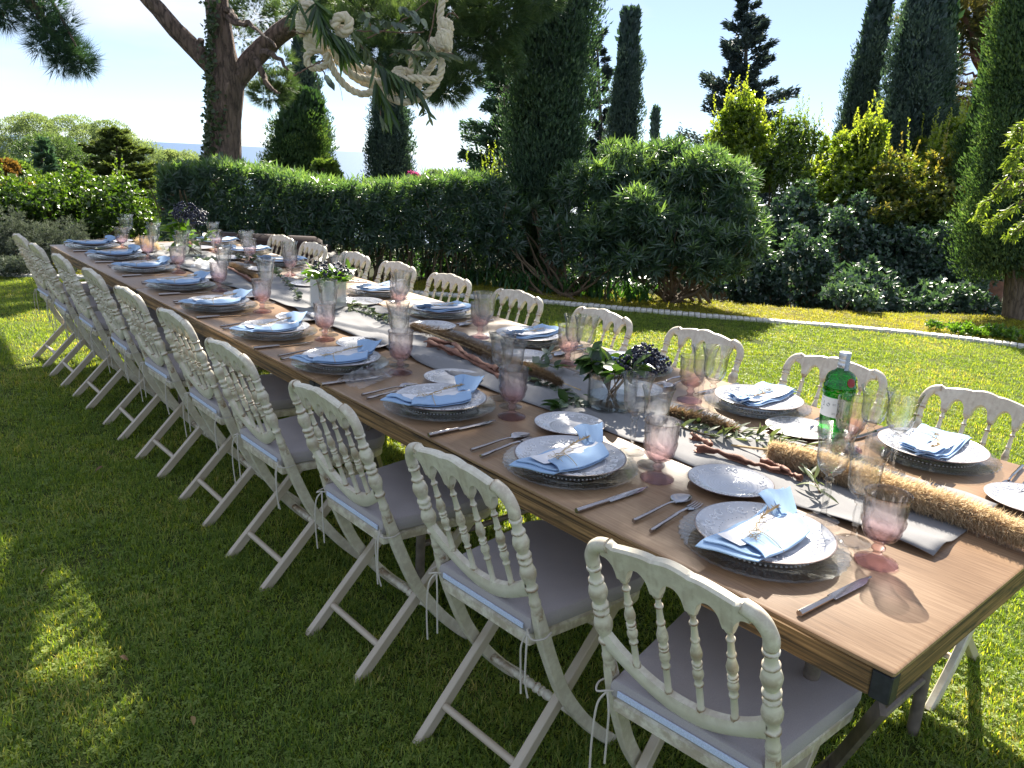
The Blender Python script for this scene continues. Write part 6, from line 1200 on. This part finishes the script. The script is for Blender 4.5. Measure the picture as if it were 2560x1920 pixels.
# ------------------------------------------------------------------ vases and their bouquets (a bouquet stands in its vase: its own thing)
def bouquet(label, c, R, z_stem, z0, z1, ms, nl, n_st, clusters, br=.0052, big=1.0, nb=46):
    t = thing('bouquet', label, 'bouquet', c, 0, 'privet bouquets with dark berries'); mb = MB(); tips = []
    for k in range(n_st):
        a = RNG.uniform(0, 6.28); b = Vector((.35 * R * math.cos(a + 2.4), .35 * R * math.sin(a + 2.4), z_stem)); m = Vector((.25 * R * math.cos(a), .25 * R * math.sin(a), (z_stem + z0) * .6)); e = Vector((R * RNG.uniform(.4, .95) * math.cos(a), R * RNG.uniform(.4, .95) * math.sin(a), RNG.uniform(z0, z1 * .92))); p = limb_path([b, m, Vector((e.x * .7, e.y * .7, z0)), e], 4); mb.tube(p, [.0026 - .0016 * i / len(p) for i in range(len(p))], 5); tips.append(p)
    link('stems', mb.mesh('stems'), MAT['stem'], t)
    for k in range(nl):
        p = tips[k % len(tips)]; q = p[int(RNG.integers(int(len(p) * .55), len(p)))]; d = Vector(RNG.normal(0, 1, 3)); d.z = d.z * .5 + .3; d += Vector((q.x, q.y, 0)) * 9; put_leaf(t, ms, q, d, (RNG.normal(0, .4), RNG.normal(0, .4), 1), big * RNG.uniform(.7, 1.25))
    for cx_, cy2, cz in clusters:
        mb = MB()
        for k in range(nb):
            o = Vector((cx_, cy2, cz)) + Vector(RNG.normal(0, 1, 3)).normalized() * R * .30 * RNG.uniform(.3, 1) ** .5 * 1.2; r = br * RNG.uniform(.8, 1.2); mb.lathe([(.0001, -r), (r * .75, -r * .66), (r, 0), (r * .75, r * .66), (.0001, r)], 7, c=o)
        bo = link('berries', mb.mesh('berries', True, 80), MAT['berry'], t); bo['kind'] = 'stuff'
    return t
V1 = Vector((.615, 1.165, TZ + .004)); V1R, V1H = .076, .118
vs = thing('glass_vase', 'low wide glass cylinder vase half filled with water', 'vase', V1)
link('wall', MB().lathe([(.0001, .001), (V1R * .97, .0), (V1R, .003), (V1R, V1H - .001), (V1R - .0015, V1H), (V1R - .003, V1H - .001), (V1R - .003, .009), (V1R * .9, .007), (.0001, .007)], 56).mesh('wall', True, 50), MAT['vase_glass'], vs)
link('water', MB().lathe([(.0001, .0085), (V1R - .0045, .0095), (V1R - .0042, .044), (.0001, .0438)], 48).mesh('water', True, 50), MAT['water'], vs)
bouquet('dark leafy privet bouquet with blue-black berries in the low glass vase', V1, .105, .012, .118, .200, LV_DARK, 84, 15, [(.085, -.050, .172), (.115, -.030, .158), (.095, -.085, .150), (.02, -.02, .140), (.055, -.060, .176), (.13, -.065, .140)], .0052, 1.05, 48)
V2 = Vector((.615, 2.985, TZ + .004)); cs_, ch_ = .132, .140
v2 = thing('cube_vase', 'white square glass vase with a clear outer wall', 'vase', V2, math.radians(33))
def shell(sz, h, th, z0): 
    a, b = sz / 2, sz / 2 - th; V = [(x, y, z) for (k, z) in ((a, z0), (a, h), (b, h), (b, z0 + .008)) for x, y in ((-k, -k), (k, -k), (k, k), (-k, k))]; F = [(3, 2, 1, 0)] + [(i * 4 + j, i * 4 + (j + 1) % 4, i * 4 + 4 + (j + 1) % 4, i * 4 + 4 + j) for i in range(3) for j in range(4)] + [(12, 13, 14, 15)]; return MB().add(V, F)
link('wall', shell(cs_, ch_, .004, .0).mesh('wall', False), MAT['vase_glass'], v2)
MAT['milk'] = simple('milky_white_glass', (.80, .79, .78), .25, 15, .03); link('liner', shell(cs_ - .0095, ch_ - .003, .004, .006).mesh('liner', False), MAT['milk'], v2)
bouquet('bright green leafy bouquet with berries in the white cube vase', V2, .115, .02, .135, .200, LV_BRIGHT, 84, 14, [(-.02, .03, .185), (.05, -.03, .18), (-.045, -.02, .175)], .0055, 1.25, 40)
V3 = Vector((.66, 4.92, TZ + .004)); v3 = thing('glass_vase', 'tall glass cylinder vase on the far table, leaves inside', 'vase', V3)
link('wall', MB().lathe([(.0001, .001), (.050, .0), (.052, .003), (.052, .168), (.0505, .169), (.049, .168), (.049, .010), (.0001, .008)], 40).mesh('wall', True, 50), MAT['vase_glass'], v3)
link('water', MB().lathe([(.0001, .0095), (.0478, .0105), (.048, .07), (.0001, .0698)], 32).mesh('water', True, 50), MAT['water'], v3)
bouquet('tall leafy bouquet heavy with dark berries in the far glass vase', V3, .15, .02, .10, .33, LV_BRIGHT, 80, 14, [(0, 0, .29), (.07, .03, .26), (-.07, -.02, .27), (.02, -.06, .25), (-.03, .06, .30)], .008, 1.5, 46)
# ------------------------------------------------------------------ the green bottle
BT = Vector((.995, .640, TZ + .0005)); bt = thing('gin_bottle', 'green spirits bottle with white label, red seal and silver cap', 'bottle', BT, math.atan2(CAM[1] - .64, CAM[0] - .995) - math.radians(6))
pf = [(.0001, .006), (.020, .004), (.036, .0), (.0405, .003), (.0415, .010), (.0415, .060), (.0420, .064), (.0420, .122), (.0415, .126), (.0415, .130), (.0450, .132), (.0452, .137), (.0425, .139), (.0425, .147), (.0448, .149), (.0448, .153), (.0418, .156), (.0412, .172), (.0375, .183), (.029, .191), (.0205, .196), (.0160, .200), (.0152, .206), (.0150, .216)]
link('glass', MB().lathe(pf + [(.0135, .216), (.0135, .203), (.028, .187), (.038, .172), (.0385, .012), (.0001, .010)], 56).mesh('glass', True, 45), MAT['bottle'], bt)
for z, n in ((.1425, 22), (.1275, 22)):
    mb = MB()
    for k in range(n): a = 2 * math.pi * k / n; mb.box((.0428 * math.cos(a), .0428 * math.sin(a), z), (.0015, .0075, .0065 if z > .13 else .003), Matrix.Rotation(a, 3, 'Z'))
    link('embossed_band', mb.mesh('embossed_band', False), MAT['bottle'], bt)
link('cap', MB().lathe([(.0152, .204), (.0168, .206), (.0168, .2175), (.0162, .2185), (.0162, .2205), (.0168, .2215), (.0168, .229), (.0163, .230), (.0163, .2315), (.0168, .2325), (.0168, .248), (.0160, .2495), (.0001, .2495)], 40).mesh('cap', True, 40), MAT['silver'], bt)
def wrap(r, a0, a1, z0, z1, n=18): return MB().strip([[(r * math.cos(a), r * math.sin(a), z) for a in np.linspace(a0, a1, n)] for z in (z0, z1)])
lb = link('label', wrap(.0424, -1.55, .62, .064, .121, 30).mesh('label', True, 80), MAT['label'], bt)
link('seal', MB().lathe([(.0001, 0), (.011, .0), (.0135, .0015), (.011, .003), (.0001, .0032)], 24, axis=((.0395 * math.cos(.85), .0395 * math.sin(.85), .169), (math.cos(.85), math.sin(.85), .25))).mesh('seal'), MAT['red'], bt)
ts = link('tax_strip', wrap(.0172, .35, 1.2, .193, .249, 8).mesh('tax_strip', True, 80), simple('grey_blue_tax_strip', (.30, .36, .42), .6, 200, .3), bt)
mb = MB()
def pr_rect(u, z, w, h, r=.04255): mb.strip([[(r * math.cos(a), r * math.sin(a), zz) for a in np.linspace(u - w / 2, u + w / 2, 4)] for zz in (z - h / 2, z + h / 2)])
for q, (u, z, w) in enumerate([(-1.05, .115, .42), (-1.13, .0875, .34), (-1.06, .0840, .50), (-1.10, .0805, .40), (-.02, .104, .30), (-.02, .1005, .24), (.0, .0775, .30), (.0, .0740, .26)]):
    for k in range(int(w / .05)): pr_rect(u - w / 2 + .05 * k + .02, z, .034 * (0.6 + .4 * ((k * 7 + q) % 3) / 2), .0014)
pr_rect(-.35, .1175, 1.9, .0006)
for k in range(16): pr_rect(.17 + .021 * k, .080, .008 + .006 * ((k * 5) % 3 == 0), .018)
for k in range(10):                                   # recycling ring: two arrows chasing each other
    a = 2 * math.pi * k / 10
    if k % 5 != 4: pr_rect(-.46 + .10 * math.cos(a), .0995 + .0042 * math.sin(a), .055, .0020)
for (u, z) in [(-1.18, .1045), (-1.18, .1015), (-1.18, .0985), (-.83, .1055), (-.83, .1025), (-.83, .0990), (-.80, .0945), (-.86, .0945)]: pr_rect(u, z, .10, .0016)
link('print', mb.mesh('print', False), MAT['ink'], lb)
def text_on(s, size, r, a_mid, z, parent, mat, name='lettering'):
    cu = bpy.data.curves.new(name, 'FONT'); cu.body = s; cu.size = size; cu.align_x = 'CENTER'; cu.resolution_u = 2
    o = bpy.data.objects.new(name, cu); dg = bpy.context.evaluated_depsgraph_get(); me = bpy.data.meshes.new_from_object(o); bpy.data.objects.remove(o)
    for v in me.vertices: a = a_mid + v.co.x / r; zz = z + v.co.y; v.co = Vector((r * math.cos(a), r * math.sin(a), zz))
    me.name = name; return link(name, me, mat, parent)
text_on('GIN', .009, .01695, -.35, .207, bt, MAT['ink'])
# crumpled clear wrapping round the cutlery at the fourth setting
def wrapper():
    t = thing('plastic_wrap', 'crumpled clear plastic wrapping over a knife beside the bright blue napkin', 'plastic wrap', at_z(*tl(400, 700)(1720, 860), TZ + .002)); o = Vector(t.location); q = tl(400, 700)
    A_ = [Vector(at_z(*q(x, y), TZ + .004)) - o for x, y in [(1500, 880), (1780, 700), (2060, 810), (1720, 945)]]; rows = []
    for j in range(19):
        r = []
        for i in range(25):
            u, w = i / 24, j / 18; p = A_[0] * (1 - u) * (1 - w) + A_[1] * (1 - u) * w + A_[2] * u * w + A_[3] * u * (1 - w); h = abs(math.sin(u * 19 + w * 7 + 3 * math.sin(w * 9)) * math.sin(w * 13 - u * 5)) * .020 * math.sin(math.pi * u) ** .4 + .018 * math.sin(math.pi * w) * math.sin(math.pi * u); r.append((p.x + RNG.normal(0, .001), p.y + RNG.normal(0, .001), max(.0005, h + RNG.normal(0, .0012))))
        rows.append(r)
    link('film', MB().strip(rows).mesh('film', False), MAT['wrap'], t)
wrapper()
# white cloth left on the far table
def cloth_heap(label, pts, h, nm):
    P = [Vector(at_z(x, y, TZ + .004)) for x, y in pts]; t0 = P[0]; rows = []
    for j in range(13):
        r = []
        for i in range(21):
            u, w = i / 20, j / 12; p = (P[0] - t0) * (1 - u) * (1 - w) + (P[1] - t0) * u * (1 - w) + (P[2] - t0) * u * w + (P[3] - t0) * (1 - u) * w; e = min(u, 1 - u, w, 1 - w) * 6; r.append((p.x, p.y, .003 + min(1, e) * (h * (.5 + .5 * math.sin(u * 6 + w * 9 + 1)) + .004 * math.sin(u * 17 - w * 6))))
        rows.append(r)
    o = link(nm, MB().strip(rows).mesh(nm, True, 80), MAT['white_cloth'], None, t0); so = o.modifiers.new('thickness', 'SOLIDIFY'); so.thickness = .002; so.offset = 1; return tag(o, label, 'cloth')
cloth_heap('crumpled white cloth left near the far runner edge', [A1(1640, 655), A1(1850, 690), A1(1870, 610), A1(1700, 600)], .03, 'white_cloth')
# ------------------------------------------------------------------ rope garland hanging from the pine limb over the table
GD = 3.1; GQ = lambda x, y, d=GD: tuple(at_d(720 + x / 3.024, y / 3.024, d))
gl = thing('rope_garland', 'hanging cream rope garland with knots, loops and leafy branches above the table', 'garland', (0, 0, 0))
def rope(pts, r=.0132, pitch=.068):
    c = limb_path(pts, 9); P = [c[0]]
    for q in c[1:]:
        while (q - P[-1]).length > .009: P.append(P[-1] + (q - P[-1]).normalized() * .009)
    mb = MB(); n = len(P)
    if n < 4: return
    u = Vector((.3, .5, .8)); F = []
    for i in range(n):
        tg = (P[min(i + 1, n - 1)] - P[max(i - 1, 0)]).normalized(); u = (u - tg * u.dot(tg)).normalized(); F.append((u.copy(), tg.cross(u)))
    for k in range(3):
        path = [P[i] + (F[i][0] * math.cos(2 * math.pi * (k / 3 + i * .009 / pitch)) + F[i][1] * math.sin(2 * math.pi * (k / 3 + i * .009 / pitch))) * r * .56 for i in range(n)]; mb.tube(path, r * .52, 6)
    return link('rope', mb.mesh('rope', True, 80), MAT['rope'], gl)
LIMB = lambda x, y: (x, y, 2.93)
rope([GQ(300, 400), GQ(340, 520), GQ(400, 610), GQ(480, 680), GQ(570, 712), GQ(660, 692), GQ(760, 735, 3.05), GQ(880, 772, 3.0), GQ(990, 745, 3.0), GQ(1080, 680, 3.0), GQ(1140, 590, 3.0), GQ(1165, 500, 3.0), GQ(1150, 420, 3.02)])
rope([GQ(300, 330, 3.14), GQ(380, 460, 3.16), GQ(470, 560, 3.16), GQ(570, 625, 3.16), GQ(670, 655, 3.14), GQ(800, 690, 3.1), GQ(940, 700, 3.1), GQ(985, 660, 3.1), GQ(1000, 600, 3.1), GQ(1010, 545, 3.1)])
rope([GQ(370, 300, 3.2), GQ(430, 420, 3.2), GQ(510, 500, 3.2), GQ(650, 535, 3.2), GQ(760, 590, 3.16), GQ(880, 640, 3.14), GQ(930, 600, 3.14), GQ(935, 500, 3.12), GQ(950, 390, 3.1), GQ(1010, 330, 3.08)])
rope([GQ(330, 350, 3.08), GQ(420, 500, 3.1), GQ(520, 580, 3.1), GQ(640, 605, 3.12), GQ(760, 640, 3.12), GQ(850, 700, 3.1)])
rope([GQ(350, 320, 3.18), GQ(440, 480, 3.2), GQ(560, 570, 3.2), GQ(680, 580, 3.2)])
rope([GQ(250, 370), GQ(165, 395), GQ(140, 450), GQ(170, 505), GQ(250, 512), GQ(296, 465), GQ(285, 400)])
rope([GQ(345, 215, 3.0), GQ(370, 140, 3.0), GQ(435, 125, 3.0), GQ(465, 180, 3.0), GQ(435, 245, 3.0), GQ(385, 235, 3.02), GQ(395, 185, 3.04)], .017)
rope([GQ(1110, 425), GQ(1085, 500), GQ(1035, 562), GQ(960, 560), GQ(860, 530), GQ(810, 560, 3.05), GQ(860, 600, 3.02), GQ(960, 590, 2.98), GQ(1060, 605, 2.98), GQ(1140, 590, 3.0)])
rope([LIMB(.42, 2.2), tuple(at_d(1108, -80, 3.1)), GQ(1165, 0), GQ(1150, 120), GQ(1158, 240)])
rope([LIMB(.12, 1.95), tuple(at_d(742, -100, 3.1)), GQ(110, 0), GQ(120, 90), GQ(140, 170)])
rope([GQ(90, 60, 3.05), GQ(160, 30, 3.05), GQ(190, 60, 3.1), GQ(150, 110, 3.1)])
def knot(cx_, cy2, w, h, d, seed, turns=7, tilt=.3):
    g = np.random.default_rng(seed); c = Vector(GQ(cx_, cy2, d)); rx, rz = MPX(w / 3.024, d), MPX(h / 3.024, d); U = Vector((RT[0], RT[1], 0)); Wv = Vector((FW[0], FW[1], 0)); pts = []
    for i in range(turns * 8 + 1):
        a = 2 * math.pi * i / 8; s = i / (turns * 8) - .5; pts.append(c + U * (rx * .62 * math.cos(a) * (1 - .35 * abs(s))) + Wv * (rx * .55 * math.sin(a)) + Vector((0, 0, 1.5 * rz * s + tilt * rx * .5 * math.cos(a + seed))))
    rope(pts, .0135)
    rope([c + U * (-rx * .6) + Vector((0, 0, rz * .8)), c - Wv * (rx * .75) + Vector((0, 0, rz * .2)), c + U * (rx * .55) + Vector((0, 0, -rz * .7))], .0135)
knot(130, 185, 72, 66, 3.1, 1); knot(185, 300, 66, 62, 3.12, 2, 6, -.4); knot(255, 340, 50, 50, 3.14, 3, 5, .5)
knot(1195, 215, 52, 66, 3.06, 4, 6, .5); knot(1180, 320, 62, 66, 3.04, 5, 7, -.5); knot(1110, 345, 48, 40, 3.06, 6, 5, .4); knot(835, 565, 44, 34, 3.06, 7, 4, .6)
mb = MB()
TW = [[(520, 232), (700, 236), (860, 245), (1030, 238)], [(590, 292), (760, 215), (900, 130), (1060, 8)], [(40, 572), (110, 535), (190, 495), (275, 455)], [(470, 215), (540, 330), (640, 450), (700, 520)], [(0, 235), (60, 240), (130, 265)], [(1120, 20), (1100, 140), (1080, 250), (1060, 340)], [(1190, 135), (1240, 98), (1290, 140)], [(900, 380), (1000, 390), (1110, 400), (1250, 410)], [(760, 420), (860, 400), (980, 430)], [(560, 60), (620, 180), (660, 250)], [(690, 700), (690, 790), (700, 880), (720, 960)], [(1000, 750), (1040, 810), (1080, 880)], [(250, 515), (290, 580), (320, 620)]]
for p in TW: mb.tube(limb_path([GQ(x, y, 3.02) for x, y in p], 5, .0012), .0024, 5)
for p in [[(215, 520), (225, 640), (275, 760)], [(370, 590), (400, 680), (412, 760)]]: mb.tube(limb_path([GQ(x, y, 3.02) for x, y in p], 4), .0008, 4)
link('twig', mb.mesh('twig'), simple('reddish_twig', (.15, .085, .055), .7, 40, .3), gl)
def spray(p0, p1, n, ms, hang, side, s=1.0, d=2.98):
    a, b = Vector(GQ(*p0, d)), Vector(GQ(*p1, d)); ax = (b - a); tg = ax.normalized(); U = Vector((RT[0], RT[1], 0))
    for k in range(n):
        q = a + ax * ((k + RNG.uniform(0, 1)) / n); dd = tg * RNG.uniform(.2, .9) + U * RNG.normal(0, side) + Vector((0, 0, -hang * RNG.uniform(.5, 1.2))) + Vector((FW[0], FW[1], 0)) * RNG.normal(0, .25); put_leaf(gl, ms, q, dd, (-FW[0] + RNG.normal(0, .5), -FW[1] + RNG.normal(0, .5), .4), s * RNG.uniform(.7, 1.25))
spray((650, 470), (960, 640), 52, LV_LONG, .9, .25, 1.15); spray((660, 600), (760, 800), 26, LV_LONG, .9, .2, 1.1); spray((215, 10), (270, 250), 40, LV_LONG, .8, .55, .95); spray((300, 230), (430, 300), 38, LV_LONG, 1.0, .25, 1.2); spray((190, 0), (230, 60), 12, LV_LONG, .4, .8, .9); spray((480, 230), (680, 500), 22, LV_OLIVE, .5, .5, .9)
spray((780, 370), (1110, 400), 30, LV_OLIVE, .3, .6, .85); spray((960, 250), (1100, 360), 16, LV_OLIVE, .3, .6, .8); spray((1080, 390), (1250, 415), 16, LV_OLIVE, .3, .6, .9); spray((930, 420), (1000, 530), 12, LV_OLIVE, .5, .6, .7); spray((560, 70), (660, 230), 8, LV_ROUND, .4, .6, .95); spray((840, 40), (1010, 150), 12, LV_ROUND, .4, .6, 1.0); spray((700, 140), (860, 200), 8, LV_ROUND, .4, .6, .9); spray((1000, 760), (1080, 900), 10, LV_OLIVE, .7, .8, .8); spray((270, 560), (340, 640), 5, LV_ROUND, .8, .4, .9); spray((690, 860), (720, 960), 5, LV_OLIVE, .6, .6, .9); spray((90, 0), (60, 40), 8, LV_LONG, .5, .8, .9)

# dry leaves and a few stray needles dropped on the lawn
FL = [leaf_mesh('fallen_leaf', .05, .028, v, .6) for v in (.2, .6, .9)]; fm = leaf_mat('dry_fallen_leaf', [(0.10, 0.055, 0.025), (0.22, 0.13, 0.05), (0.34, 0.24, 0.10)], .2, (1.3, 1.2, .8), .7)
for m in FL: m.materials.append(fm)
for i, (px, py, sc_, wh) in enumerate([(258, 1166, .7, 'tan dry leaf lying alone on the shaded lawn beside the open side chairs'), (620, 1530, .5, 'curled dry leaf in the grass beside the rear feet of the fourth chair'), (120, 1420, .6, 'dry leaf at the upper edge of the sunlit lawn patch'), (300, 1640, .5, 'dry leaf on the shaded grass beyond the sunlit patch'), (2244, 950, .7, 'small dark leaf on the sunlit lawn beside the bottle'), (480, 1790, .5, 'dry leaf in the darkest part of the shaded lawn')]):
    q = at_z(px, py, .028); o = bpy.data.objects.new('fallen_leaf', FL[i % 3]); COL.objects.link(o); o.location = tuple(q); o.rotation_euler = (RNG.uniform(-.5, .5), RNG.uniform(-.3, .5), RNG.uniform(0, 6.28)); o.scale = (sc_,) * 3; tag(o, wh, 'fallen leaf', 'dry leaves fallen on the lawn')
